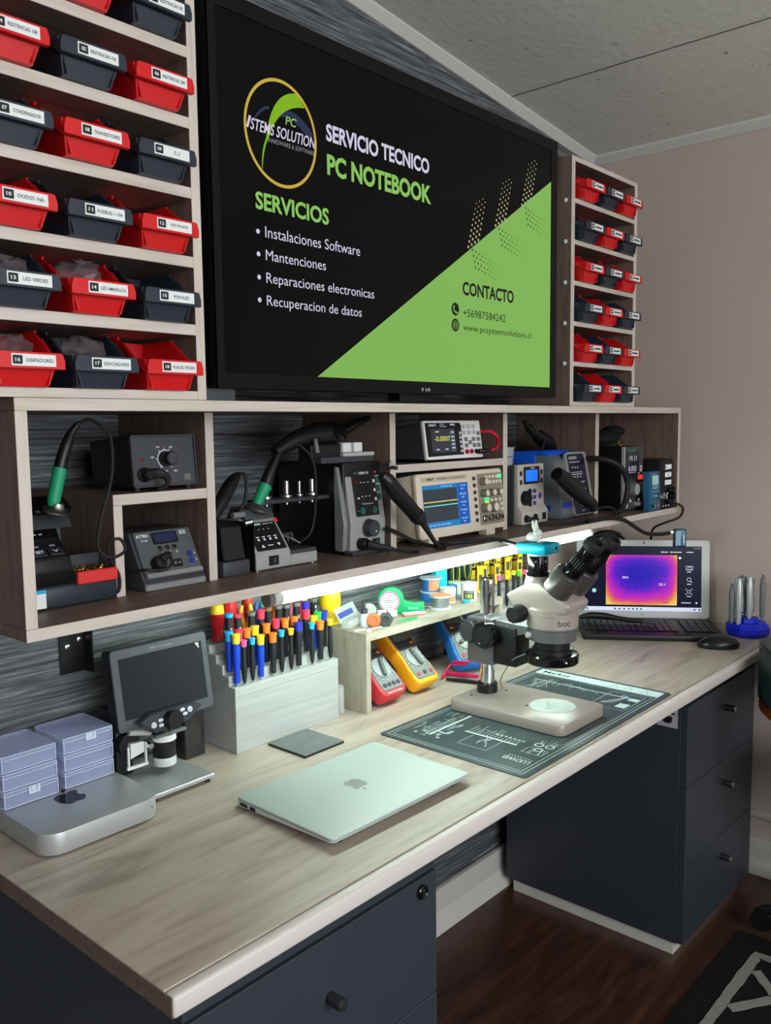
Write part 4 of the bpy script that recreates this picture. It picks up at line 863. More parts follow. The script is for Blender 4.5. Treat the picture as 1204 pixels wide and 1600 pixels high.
# beige station with lit blue display
t = thing('rework_station', 'beige upright rework station with a glowing blue display and violet keys', 'rework station', (1.312, -0.247, SF))
MB().box(-0.004, 0.124, 0.022, 0.14, 0.0, 0.146, 0.004, 2).build('case', mat('dark_sage_case', (52, 60, 60), 0.5), t)
MB().prism([(0.0, 0.001), (-0.001, 0.032), (0.011, 0.048), (0.013, 0.150), (0.026, 0.150), (0.026, 0.001)], 0, 0.122, 'yz', 0.0025, 2).build('front_panel', mat('putty_plastic', (186, 180, 170), 0.45), t)
Tt = tilt(0.0125, 0.048, 0.8)
fr_ = on(Tt).prism(rrect(0.026, 0.099, 0.052, 0.0955, 0.004), -0.0028, 0.0, 'xz', 0.0005, 1).build('display_frame', M_BLACK, t)
on(Tt).box(0.034, 0.088, -0.0033, -0.0028, 0.0585, 0.087).build('display', M_LCD, fr_)
mk = on(Tt); mk.text('ATTEN', 0.054, 0.0895, 0.020, 0.0038, -0.0032, 0.03); mk.build('lettering', M_INK, fr_, flat=True)
for x in (0.013, 0.109):
    for z in (0.058, 0.080): on(Tt).prism(circ(x, z, 0.0040, 16, 0.0062), -0.004, 0.0, 'xz', 0.0008, 1).build('side_key', M_BLACK, t)
on(Tt).lathe([(0.0185, 0), (0.0180, 0.010), (0.0165, 0.012), (0, 0.012)], (0.030, -0.0015, 0.018), (0, -1, 0), 28).build('dial_knob', M_BLACK, t)
for k in range(3):
    on(Tt).lathe([(0.0065, 0), (0.0062, 0.004), (0, 0.005)], (0.0515, -0.0015, 0.034 - k * 0.0165), (0, -1, 0), 18).build('round_key', M_BLACK, t)
    on(Tt).box(0.068, 0.081, -0.004, 0.0, 0.0285 - k * 0.0155, 0.0385 - k * 0.0155, 0.001, 1).build('violet_key', M_VIOLET, t)
on(Tt).prism(circ(0.1005, 0.020, 0.006, 18, 0.008), -0.004, 0, 'xz', 0.0008, 1).build('violet_key', M_VIOLET, t)
for x in (0.018, 0.060): MB().lathe([(0.0095, 0), (0.0095, 0.003), (0.0065, 0.004), (0, 0.002)], (x, -0.0005, 0.016), (0, -1, 0), 20).build('socket', M_BLACK, t)
MB().tube([(0.018, -0.002, 0.016), (0.03, -0.012, 0.014), (0.048, -0.016, 0.013)], 0.005, 10, 4, [0.007, 0.006, 0.0045]).build('plug', M_RUBBER, t)
MB().box(0.093, 0.110, -0.003, 0.0, 0.008, 0.026, 0.001, 1).build('power_switch', M_BLACK, t)
# clear jars on it
M_CLEAR = mat('clear_plastic', (232, 236, 238), 0.06, alpha=0.26, spec=0.8)
for k, (z, r) in enumerate(((0.1463, 0.026), (0.1700, 0.028))):
    j = thing('clear_jar', ['lower clear round jar standing on the beige station', 'upper clear round jar with a wide rim, stacked on another on the beige station'][k], 'jar', (1.325, -0.182, SF + z), 0, 'clear jars')
    MB().lathe([(r * 0.92, 0), (r, 0.002), (r, 0.019), (r - 0.0015, 0.019), (r - 0.0015, 0.002), (0, 0.002)], (0, 0, 0), (0, 0, 1), 28).build('bowl', M_CLEAR, j)
    MB().lathe([(0, 0.0232), (r + 0.0015, 0.0232), (r + 0.002, 0.019), (r + 0.0005, 0.019), (r - 0.001, 0.0215), (0, 0.0217)], (0, 0, 0), (0, 0, 1), 28).build('lid', M_CLEAR, j)
o = MB().tube([(1.30, -0.19, 1.3055), (1.318, -0.195, 1.3085), (1.332, -0.18, 1.3065), (1.345, -0.17, 1.309)], 0.0026, 8, 4).build('wire_scraps', M_BLACK); tag(o, 'small black wire scraps lying on the upper clear jar', 'wire')

# blue and grey hot air station
t = thing('hot_air_station', 'blue and grey hot air station with a dark panel, its handpiece strapped across it', 'hot air station', (1.532, -0.268, SF))
MB().prism([(0.01, 0), (0.004, 0.02), (0.03, 0.150), (0.06, 0.172), (0.20, 0.172), (0.20, 0)], -0.052, 0.108, 'yz', 0.006, 2).build('case', mat('slate_grey_case', (104, 108, 112), 0.45), t)
MB().prism([(0.098, 0.070), (0.085, 0.150), (0.090, 0.1775), (0.20, 0.1775), (0.20, 0.070)], -0.056, -0.048, 'yz', 0.003, 2).prism([(0.045, 0.166), (0.060, 0.1795), (0.12, 0.1795), (0.12, 0.166)], -0.054, 0.075, 'yz', 0.004, 2).build('blue_shell', mat('vivid_blue', (24, 96, 220), 0.4), t)
Tt = tilt(0.003, 0.006, 11)
on(Tt).prism(rrect(0.0, 0.112, 0.0, 0.170, 0.012), -0.006, 0.004, 'xz', 0.002, 2).build('front_frame', M_SILVER, t)
pn = on(Tt).prism(rrect(0.004, 0.093, 0.003, 0.164, 0.010), -0.0085, -0.004, 'xz', 0.0008, 1).build('front_panel', mat('navy_panel', (20, 24, 44), 0.28), t)
mk = on(Tt); mk.text('SUGON', 0.010, 0.150, 0.040, 0.0075, -0.0090, 0.0, 0.15); mk.box(0.010, 0.064, -0.0092, -0.0088, 0.1415, 0.1428)
for k in range(3): mk.lathe([(0.0024, 0), (0, 0.0003)], (0.022 + k * 0.0135, -0.0088, 0.128), (0, -1, 0), 10)
mk.box(0.012, 0.070, -0.0092, -0.0088, 0.1085, 0.1098).box(0.012, 0.070, -0.0092, -0.0088, 0.1140, 0.1150).box(0.040, 0.0412, -0.0092, -0.0088, 0.098, 0.107)
mk.text('TEMP', 0.016, 0.1005, 0.016, 0.0035, -0.0090); mk.text('AIR', 0.050, 0.1005, 0.012, 0.0035, -0.0090); mk.text('SLEEP', 0.055, 0.086, 0.020, 0.0035, -0.0090); mk.text('SET', 0.066, 0.066, 0.012, 0.0035, -0.009); mk.text('CH', 0.068, 0.048, 0.009, 0.0035, -0.009)
mk.box(0.040, 0.050, -0.0092, -0.0088, 0.0105, 0.012).box(0.084, 0.0855, -0.0092, -0.0088, 0.010, 0.018).build('panel_marks', M_GREYT, pn, flat=True)
on(Tt).lathe([(0.0135, 0), (0.0130, 0.010), (0, 0.011)], (0.036, -0.0085, 0.072), (0, -1, 0), 24).build('air_knob', M_BLACK, t)
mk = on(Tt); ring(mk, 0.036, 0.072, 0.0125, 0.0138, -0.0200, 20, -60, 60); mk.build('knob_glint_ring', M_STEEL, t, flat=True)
MB().box(-0.0535, -0.0525, 0.04, 0.10, 0.022, 0.036).build('blue_badge', M_BLUE, t)
MB().box(-0.048, -0.004, 0.006, 0.0075, 0.030, 0.044).build('front_badge', M_BLUE, t)
h = thing('hot_air_handpiece', 'flat black hot air handpiece slanting down across the blue and grey station', 'handpiece', (1.355, -0.318, 1.237))
MB().tube([(0, 0, 0.002), (0.03, -0.003, -0.014), (0.075, -0.006, -0.040), (0.115, -0.008, -0.062), (0.15, -0.009, -0.080)], 0.019, 18, 6, [0.0165, 0.020, 0.0205, 0.0185, 0.0150]).build('handle', M_BLACK, h)
MB().tube([(0.145, -0.009, -0.077), (0.165, -0.010, -0.084), (0.172, -0.012, -0.102)], 0.012, 14, 5, [0.0135, 0.013, 0.0095]).build('end_collar', M_RUBBER, h)
MB().tube([(0.170, -0.012, -0.098), (0.200, -0.02, -0.096), (0.232, -0.026, -0.098), (0.252, -0.03, -0.112), (0.238, -0.034, -0.1225), (0.19, -0.03, -0.1235), (0.11, -0.02, -0.1235), (0.02, 0.01, -0.1235), (-0.02, 0.05, -0.1235)], 0.0038, 8).build('hose', M_RUBBER, h)
g = thing('heat_gun', 'black hot air gun with a slim barrel pointing up from the blue station', 'heat gun', (1.60, -0.20, SF + 0.186))
MB().tube([(0.03, 0.02, 0.000), (-0.02, 0.005, 0.012), (-0.066, 0, 0.028), (-0.10, -0.004, 0.040)], 0.02, 16, 5, [0.017, 0.022, 0.019, 0.0125]).build('body', M_BLACK, g)
MB().tube([(-0.095, -0.004, 0.038), (-0.125, -0.008, 0.050), (-0.142, -0.010, 0.058)], 0.011, 16, 4, [0.0125, 0.0120, 0.0090]).tube([(-0.14, -0.010, 0.057), (-0.152, -0.012, 0.063), (-0.165, -0.014, 0.069)], 0.006, 14, 3, [0.0065, 0.0058, 0.0052]).build('barrel', mat('olive_black_metal', (42, 40, 34), 0.4, 0.4), g)
for p in ((-0.108, -0.020, 0.048), (-0.124, -0.022, 0.054)): MB().ball(p, 0.0018).build('barrel_screw', M_STEEL, g)
MB().tube([(-0.07, -0.018, 0.022), (-0.082, -0.02, 0.004), (-0.09, -0.02, -0.010)], 0.004, 8, 3).build('trigger', M_BLACK, g)
g.location.y = -0.16
cord('air_hose', 'fat black hose curving down the right side of the blue and grey station', [(1.640, -0.215, 1.262), (1.655, -0.285, 1.262), (1.690, -0.318, 1.240), (1.718, -0.325, 1.20), (1.715, -0.325, 1.155), (1.690, -0.325, 1.125), (1.660, -0.325, 1.118)], 0.0075, n=12)

# tall power supply
t = thing('power_supply', 'tall black bench power supply with two grey knobs and red lit digits', 'power supply', (1.757, -0.297, SF + 0.004))
MB().box(0, 0.1215, 0.006, 0.24, 0, 0.178, 0.002, 1).build('case', M_BLACK, t)
MB().box(-0.0015, 0.002, -0.002, 0.008, 0.0, 0.1785, 0.0005, 1).build('front_edge', M_SILVER, t)
pn = MB().box(0.002, 0.1215, 0.0, 0.006, 0.0, 0.178, 0.001, 1).build('front_panel', mat('grey_brown_panel', (76, 74, 72), 0.42), t)
MB().box(0.012, 0.092, -0.0006, 0.0002, 0.085, 0.168).build('display_window', mat('dark_window', (40, 40, 48), 0.2), pn)
mk = MB(); mk.text('WANPTEK', 0.020, 0.163, 0.052, 0.006, -0.0010, 0.03); mk.build('maker_lettering', mat('teal_ink', (40, 150, 130), 0.5), pn, flat=True)
mk = MB(); mk.text('19.11', 0.030, 0.138, 0.046, 0.0145, -0.0010); mk.text('0.002', 0.026, 0.109, 0.050, 0.0145, -0.0010); mk.box(0.028, 0.072, -0.0011, -0.0008, 0.1045, 0.1058)
for z in (0.106, 0.112, 0.119): mk.box(0.099, 0.112, -0.0006, -0.0001, z, z + 0.003)
mk.box(0.010, 0.018, -0.0006, -0.0001, 0.034, 0.036).box(0.085, 0.096, -0.0006, -0.0001, 0.099, 0.103)
for x in (0.042, 0.095): mk.prism([(x - 0.007, 0.022), (x + 0.007, 0.022), (x, 0.030)], -0.0006, -0.0001, 'xz')
mk.build('panel_marks', M_GREYT, pn, flat=True)
for k in range(4): MB().prism(circ(0.025 + k * 0.0175, 0.088, 0.004, 14, 0.006), -0.003, 0.0, 'xz', 0.0006, 1).build('mode_key', mat('dark_teal_key', (28, 62, 58), 0.4), t)
for x in (0.092, 0.108): MB().box(x - 0.007, x + 0.007, -0.003, 0.0, 0.083, 0.096, 0.001, 1).build('lit_key', M_REDL, t)
for x, z in ((0.046, 0.058), (0.101, 0.059)): dial(Matrix.Identity(4), x, z, 0.0185, 0.019, M_MGREY, t, 'knob', M_LGREY, 28)
MB().prism(circ(0.014, 0.0135, 0.007, 18, 0.009), -0.004, 0, 'xz', 0.0008, 1).build('round_key', M_LGREY, t)
for x, m_ in ((0.072, M_LGREY), (0.094, MATS['crimson_plastic'])): MB().lathe([(0.0068, 0), (0.0068, 0.016), (0.005, 0.018), (0, 0.018)], (x, 0, 0.0145), (0, -1, 0), 18).build('binding_post', m_, t)
ft = MB()
for x in (0.015, 0.105):
    for y in (0.02, 0.22): ft.cyl((x, y, -0.004), (x, y, 0), 0.006, n=10)
ft.build('feet', M_RUBBER, t)
# black cloth glove on it
c_ = MB(); rnd = random.Random(11)
c_.ball((1.805, -0.20, SF + 0.2065), 0.072, 0.05, 0.0215, 22, 12); c_.ball((1.850, -0.215, SF + 0.225), 0.032, 0.035, 0.017, 16, 10)
for v in c_.bm.verts: v.co += Vector((rnd.uniform(-1, 1), rnd.uniform(-1, 1), rnd.uniform(-1, 1))) * 0.0018
o = c_.build('cloth_pouch', mat('black_cloth', (16, 16, 17), 0.9)); tag(o, 'crumpled black cloth pouch lying on the tall power supply', 'pouch')
t = thing('signal_tester', 'translucent blue handheld tester with a pale screen, leaning on the power supply', 'tester', (1.8115, -0.3515, SF))
Tt = tilt(0, 0, 2)
on(Tt).box(0, 0.0665, 0, 0.022, 0, 0.112, 0.003, 2).build('case', mat('blue_acrylic', (40, 104, 140), 0.25), t)
pn = on(Tt).box(0.003, 0.0635, -0.0008, 0.0004, 0.003, 0.109).build('face_plate', mat('deep_teal_face', (34, 88, 122), 0.3), t)
on(Tt).box(0.014, 0.054, -0.0014, -0.0008, 0.074, 0.100).build('screen', mat('pale_lcd', (150, 182, 186), 0.3, emit=(150, 182, 186), es=0.3), pn)
mk = on(Tt)
for z in (0.063, 0.068): mk.box(0.014, 0.052, -0.0013, -0.0009, z, z + 0.0025)
for k in range(4): mk.box(0.011 + k * 0.013, 0.016 + k * 0.013, -0.0013, -0.0009, 0.0535, 0.0565)
mk.text('FNIRSI', 0.010, 0.1025, 0.026, 0.0036, -0.0012); mk.build('panel_marks', mat('pale_blue_ink', (160, 200, 220), 0.5), pn, flat=True)
on(Tt).lathe([(0.009, 0), (0.009, 0.012), (0.006, 0.016), (0, 0.0165)], (0.061, -0.001, 0.040), (0.25, -1, 0), 20).build('shuttle_knob', M_CHROME, t)
for x, m_ in ((0.013, M_BLACK), (0.024, mat('green_socket', (40, 190, 90), 0.4)), (0.047, mat('salmon_socket', (214, 96, 84), 0.4))): on(Tt).lathe([(0.0048, 0), (0.0048, 0.003), (0.0026, 0.003), (0, 0.001)], (x, -0.0008, 0.0145), (0, -1, 0), 16).build('socket', m_, t)
t = thing('programmer_box', 'black instrument box with three rows of white digits, by the right end panel', 'instrument', (1.889, -0.345, SF))
MB().box(0, 0.086, 0, 0.09, 0, 0.143, 0.004, 2).build('case', M_BLACK, t)
mk = MB()
for s_, z in (('2000', 0.113), ('8050', 0.0905), ('0000', 0.068)): mk.text(s_, 0.030, z, 0.044, 0.0150, -0.0006, 0.03)
mk.build('digit_rows', mat('bright_white_digit', (235, 235, 240), 0.5, emit=(225, 225, 232), es=0.5), t, flat=True); mk = MB()
for k in range(4): mk.box(0.006 + k * 0.020, 0.014 + k * 0.020, -0.0008, -0.0002, 0.042, 0.0445); 
for k in range(3): mk.box(0.044, 0.048, -0.0008, -0.0002, 0.027 + k * 0.0045, 0.030 + k * 0.0045); mk.box(0.018 + k * 0.020, 0.023 + k * 0.020, -0.0008, -0.0002, 0.006, 0.0085)
mk.build('lettering', mat('bright_white_digit', (235, 235, 240), 0.5, emit=(225, 225, 232), es=0.5), t, flat=True)
for x, z in ((0.060, 0.052), (0.066, 0.034), (0.050, 0.020)): MB().lathe([(0.010, 0), (0.010, 0.014), (0.007, 0.018), (0, 0.0185)], (x, 0, z), (0.35, -1, 0), 18).build('clamp_knob', M_BLACKG, t)
t = thing('tip_cleaner', 'black tip cleaner cup heaped with golden wire curls, behind the blue tester', 'tip cleaner', (1.925, -0.235, SF))
MB().box(-0.03, 0.045, 0.0, 0.07, 0, 0.160, 0.003, 1).lathe([(0.030, 0.160), (0.034, 0.163), (0.034, 0.178), (0.028, 0.178), (0.026, 0.165), (0, 0.165)], (0.0, 0.034, 0.0), (0, 0, 1), 28).build('cup', M_BLACK, t)
bw = MB()
for k in range(60):
    a = rnd.uniform(0, 6.28); r = rnd.uniform(0.003, 0.008); u = rnd.uniform(0, 6.28); q_ = rnd.uniform(0, 0.022)
    cx_, cy_, cz_ = q_ * math.cos(u), 0.034 + q_ * math.sin(u), 0.175 + rnd.uniform(0, 0.018) * (1 - q_ / 0.026)
    bw.tube([(cx_ + r * math.cos(a + q), cy_ + r * math.sin(a + q), cz_ + 0.003 * math.sin(2 * q + a)) for q in (0, 1.3, 2.6, 3.9, 5.2)], 0.0007, 4, 3)
o = bw.build('brass_wool', M_BRASS, t); o['kind'] = 'stuff'

# loose leads over the shelf edge
cord('black_cable', 'thick black lead lying along the shelf floor in front of the oscilloscope', [(0.790, -0.262, 1.156), (0.825, -0.2635, 1.143), (0.850, -0.282, 1.126), (0.868, -0.315, 1.116), (0.878, -0.345, 1.1145)], 0.0042)
cord('camera_cable', 'black cable from under the oscilloscope sagging over the shelf edge to the microscope camera', [(0.90, -0.22, 1.1145), (0.93, -0.31, 1.1145), (0.985, -0.335, 1.1145), (1.03, -0.35, 1.116), (1.055, -0.366, 1.110), (1.048, -0.400, 1.106), (1.036, -0.4255, 1.105)], 0.0042)
cord('probe_cable', 'thin black cable lying under the beige oscilloscope', [(0.86, -0.335, 1.1125), (0.92, -0.315, 1.1125), (0.99, -0.30, 1.1125), (1.03, -0.33, 1.1125)], 0.0026)
cord('usb_cable', 'black cable drooping off the shelf to the little blue adapter above the laptop', [(1.46, -0.345, 1.1145), (1.54, -0.36, 1.1155), (1.60, -0.372, 1.108), (1.65, -0.38, 1.086), (1.71, -0.385, 1.062), (1.78, -0.392, 1.052), (1.835, -0.398, 1.050)], 0.0055)
cord('black_cable', 'thin black cord hanging from the digit box over the right end of the shelf', [(1.945, -0.350, 1.128), (1.972, -0.372, 1.116), (1.978, -0.376, 1.098), (1.96, -0.370, 1.080), (1.94, -0.340, 1.066), (1.945, -0.305, 1.049), (1.99, -0.275, 1.022), (2.045, -0.246, 0.985), (2.075, -0.20, 0.90), (2.08, -0.15, 0.754)], 0.0036)

# ---------------------------------------------------------------- things on the worktop
DZ = 0.7502
M_ALU = mat('bead_blasted_aluminium', (190, 192, 192), 0.42, 0.55)
M_ALUW = mat('pale_aluminium', (214, 218, 216), 0.45, 0.35)
APPLE = [(0.02, .33), (.12, .37), (.22, .41), (.32, .39), (.40, .33), (.435, .29), (.36, .22), (.31, .12), (.31, 0), (.355, -.10), (.44, -.165), (.41, -.26), (.35, -.37), (.27, -.465), (.18, -.50), (.09, -.475), (0, -.445), (-.09, -.475), (-.17, -.50), (-.26, -.465), (-.35, -.36), (-.42, -.2), (-.44, -.03), (-.43, .12), (-.38, .26), (-.29, .355), (-.18, .395), (-.08, .365)]
LEAF = [(0, .44), (.01, .56), (.08, .66), (.19, .71), (.19, .60), (.12, .49)]
def fruit_mark(parent, cx, cy, z, s, up, m):
    mb = MB(); 
    for poly in (APPLE, LEAF): flat_poly(mb, [(cx + x * s * (1 if up > 0 else -1), cy + y * s * up) for x, y in poly], z, 'xy')
    return mb.build('fruit_emblem', m, parent, flat=True)
t = thing('mini_computer', 'flat square aluminium desktop computer with a black fruit emblem, at the near left', 'computer', (0.1535, -0.1635, DZ))
h = 0.0985
MB().prism(rrect(-h, h, -h, h, 0.032, 10), 0.003, 0.0355, 'xy', 0.0012, 2, True).build('case', M_ALU, t)
MB().prism(rrect(-h + 0.006, h - 0.006, -h + 0.006, h - 0.006, 0.028, 8), 0.0, 0.003, 'xy').build('foot', M_BLACK, t)
fruit_mark(t, -0.004, 0.006, 0.0358, 0.050, 1, M_BLACKG)
MB().lathe([(0.0012, 0), (0, 0.0003)], (0.0765, -h - 0.0001, 0.022), (0, -1, 0), 12).build('status_light', M_BINK, t)

# clear boxes, two stacks of three
M_LILAC = mat('lavender_clear_plastic', (204, 213, 252), 0.22, alpha=0.38, spec=0.6)
def clear_box(label, loc, latch):
    t = thing('storage_box', label, 'box', loc, 0, 'clear boxes on the small computer')
    mb = MB(); w, d, h = 0.0875, 0.095, 0.0262
    mb.prism(rrect(0, w, 0, d, 0.005, 4), 0.0, 0.0205, 'xy', 0.0008, 1, True); mb.build('tray', M_LILAC, t)
    lid = MB().prism(rrect(-0.0008, w + 0.0008, -0.0008, d + 0.0008, 0.0055, 4), 0.0206, h, 'xy', 0.0012, 1, True)
    lid.build('lid', M_LILAC, t)
    rim = MB()
    for z in (0.0008, 0.0200, h - 0.0006):
        pts = [(x, y, z) for x, y in rrect(-0.0006, w + 0.0006, -0.0006, d + 0.0006, 0.0055, 4)]; rim.tube(pts + [pts[0]], 0.0007, 5, 0)
    for x in (0.001, w - 0.001): rim.box(x - 0.0006, x + 0.0006, -0.0006, 0.0002, 0.001, 0.0255)
    rim.build('moulded_rim', mat('pale_lavender_edge', (222, 228, 250), 0.3, alpha=0.75), t)
    if latch: MB().prism([(0.038, 0.014), (0.056, 0.014), (0.056, 0.026), (0.052, 0.026), (0.052, 0.0175), (0.042, 0.0175), (0.042, 0.026), (0.038, 0.026)], -0.003, -0.0008, 'xz').box(0.043, 0.051, -0.0022, -0.0008, 0.018, 0.025).build('latch', MATS['pale_lavender_edge'], t)
    return t
lv = ['bottom', 'middle', 'top']
for k in range(3): clear_box(f'clear lavender plastic box, {lv[k]} of the left-hand stack on the small computer', (0.0575 + 0.0008 * (2 - k), -0.130, DZ + 0.0366 + 0.0282 * k), k == 0)
for k in range(3): clear_box(f'clear lavender plastic box, {lv[k]} of the right-hand stack on the small computer', (0.1585, -0.128, DZ + 0.0366 + 0.0282 * k), k == 2)

# digital microscope
t = thing('digital_microscope', 'dark grey digital microscope with a tilted blank screen above a metal base plate', 'microscope', (0.32, -0.13, DZ))
bp = MB().box(-0.055, 0.0655, -0.087, 0.078, 0.008, 0.0155, 0.0012, 1)
bp.build('base_plate', M_ALU, t)
ft = MB()
for x in (-0.048, 0.058):
    for y in (-0.075, 0.065): ft.cyl((x, y, 0), (x, y, 0.008), 0.005, n=12)
ft.build('feet', M_RUBBER, t)
MB().box(-0.058, -0.025, 0.02, 0.075, 0.0156, 0.13, 0.004, 2).build('column', M_BLACK, t)
MB().cyl((-0.040, 0.005, 0.075), (-0.040, 0.022, 0.075), 0.020, n=28).build('focus_wheel', M_BLACK, t)
cl = MB().box(-0.050, -0.047, -0.004, 0.0, 0.038, 0.074).box(-0.0165, -0.0135, -0.004, 0.0, 0.038, 0.074).box(-0.052, -0.012, -0.005, 0.0, 0.034, 0.039)
cl.prism([(-0.044, 0.052), (-0.018, 0.058), (-0.018, 0.076), (-0.044, 0.078)], -0.003, 0.006, 'xz').build('stage_clip', M_WHITE, t)
MB().tube([(-0.046, -0.002, 0.098), (-0.02, -0.004, 0.092), (-0.006, -0.006, 0.088)], 0.005, 8, 3).build('support_arm', M_LGREY, t)
MB().cyl((-0.0105, 0.0, 0.068), (-0.0105, -0.014, 0.068), 0.005, n=16).build('lens_screw', M_CHROME, t)
lb = MB().lathe([(0.014, 0.098), (0.0185, 0.090), (0.0205, 0.084), (0.0205, 0.073), (0.0198, 0.0725), (0.0198, 0.0445), (0.0195, 0.044), (0.0195, 0.030), (0.015, 0.026), (0, 0.027)], (0.016, -0.012, 0), (0, 0, 1), 32).build('lens_barrel', M_BLACK, t)
MB().lathe([(0.0206, 0.073), (0.0212, 0.0735), (0.0212, 0.0835), (0.0206, 0.084)], (0.016, -0.012, 0), (0, 0, 1), 32).build('white_ring', M_WHITE, lb)
MB().lathe([(0.0196, 0.029), (0.0200, 0.030), (0.0200, 0.0435), (0.0198, 0.0442)], (0.016, -0.012, 0), (0, 0, 1), 32).build('clear_shroud', mat('frosted_shroud', (200, 204, 202), 0.3), lb)
Ts = tilt(-0.002, 0.101, 9)
on(Ts).prism(rrect(-0.0655, 0.1305, 0.0, 0.139, 0.006), 0.0, 0.024, 'xz', 0.002, 2).build('screen_housing', M_BLACK, t)
fr_ = on(Ts).prism(rrect(-0.0655, 0.1305, 0.0, 0.139, 0.006), -0.004, 0.0, 'xz', 0.0012, 1).build('screen_frame', mat('graphite_frame', (78, 80, 86), 0.42), t)
on(Ts).box(-0.0515, 0.1185, -0.0046, -0.0038, 0.019, 0.123).build('screen', mat('blank_screen', (40, 43, 48), 0.16), fr_)
mk = on(Ts); mk.text('Microscope', 0.012, 0.1265, 0.045, 0.0065, -0.0045, 0.01); mk.build('lettering', mat('faint_ink', (128, 130, 134), 0.6), fr_, flat=True)
mk = on(Ts); mk.prism([(0.1035, 0.1215), (0.112, 0.1215), (0.112, 0.110)], -0.0050, -0.0047, 'xz').build('film_corner', M_LGREY, fr_, flat=True)
Tc = tilt(-0.028, 0.094, 9)
cp = on(Tc).prism([(-0.040, 0.026), (-0.012, 0.000), (0.055, 0.006), (0.087, 0.027), (0.070, 0.034), (-0.020, 0.034)], -0.006, 0.012, 'xz', 0.0015, 1).build('control_panel', mat('charcoal_controls', (50, 51, 56), 0.45), t)
on(Tc).lathe([(0.0165, 0), (0.0165, 0.012), (0.015, 0.0145), (0, 0.0145)], (0.020, -0.006, 0.017), (0, -1, 0), 32).build('control_knob', M_BLACK, t)
M_BTN = mat('pale_button', (214, 214, 226), 0.4)
for x, z, r in ((-0.016, 0.0155, 0.0052), (0.0585, 0.0245, 0.0052)):
    o = on(Tc).lathe([(r, 0), (r * 0.95, 0.002), (0, 0.0024)], (x, -0.006, z), (0, -1, 0), 20).build('round_button', M_BTN, t)
    mk = on(Tc); ring(mk, x, z, 0.0022, 0.0029, -0.0086, 16, 120, 420); mk.build('power_mark', M_MGREY, o, flat=True)
for x, z in ((-0.002, 0.0205), (-0.002, 0.0120), (0.043, 0.0275), (0.0475, 0.0195)): on(Tc).prism(rrect(x - 0.005, x + 0.005, z - 0.0028, z + 0.0028, 0.0027), -0.0082, -0.006, 'xz', 0.0006, 1).build('oval_button', M_BTN, t)
on(Tc).box(-0.012, 0.05, -0.004, 0.014, -0.010, -0.004, 0.002, 1).build('lens_bracket', M_MGREY, t)
t = thing('plastic_bin', 'smoky black translucent bin standing behind the digital microscope', 'bin', (0.410, -0.099, DZ))
MB().prism(rrect(0, 0.046, 0, 0.08, 0.006), 0, 0.094, 'xy', 0.001, 1, True).build('body', mat('smoky_plastic', (44, 42, 44), 0.15, coat=0.4), t)

# ------------------------------------------------ stepped tool holders
STEP = [(-0.149, 0.1265), (-0.131, 0.1265), (-0.131, 0.1460), (-0.113, 0.1460), (-0.113, 0.1640), (-0.094, 0.1640), (-0.094, 0.1800), (-0.074, 0.1800), (-0.074, 0.1960), (-0.030, 0.1960), (-0.030, 0), (-0.149, 0)]
def holder(label, x0, w):
    t = thing('tool_holder', label, 'tool holder', (x0, 0, DZ))
    MB().prism([(y, z) for y, z in STEP], 0.0, w, 'yz', 0.0008, 1).build('stepped_body', M_PAINTW, t)
    MB().box(-0.0004, w + 0.0004, -0.1498, -0.1491, 0.109, 0.1098).box(-0.0006, -0.0001, -0.139, -0.085, 0.137, 0.1376).box(-0.0006, -0.0001, -0.1205, -0.118, 0.110, 0.124).build('panel_seams', mat('seam_shadow_line', (150, 148, 144), 0.8), t, flat=True)
    return t
holder('white stepped wooden holder packed with coloured screwdrivers, beside the digital microscope', 0.489, 0.2725)
CAPM = {'YELLOW': mat('cap_yellow', (240, 200, 48), 0.4), 'PINK': mat('cap_pink', (240, 92, 158), 0.4), 'CYAN': mat('cap_cyan', (38, 170, 232), 0.4), 'ORANGE': mat('cap_orange', (246, 124, 44), 0.4), 'BLUE': mat('cap_blue', (44, 48, 176), 0.4), 'RED': mat('cap_coral', (238, 60, 84), 0.4), 'GREEN': mat('cap_green', (40, 196, 70), 0.4), 'GREY': mat('cap_grey', (112, 112, 108), 0.5), 'BROWN': mat('cap_brown', (128, 92, 72), 0.5)}
BODM = {'BLACK': mat('tool_black', (30, 32, 36), 0.42), 'BLUE': mat('tool_blue', (18, 62, 190), 0.4)}
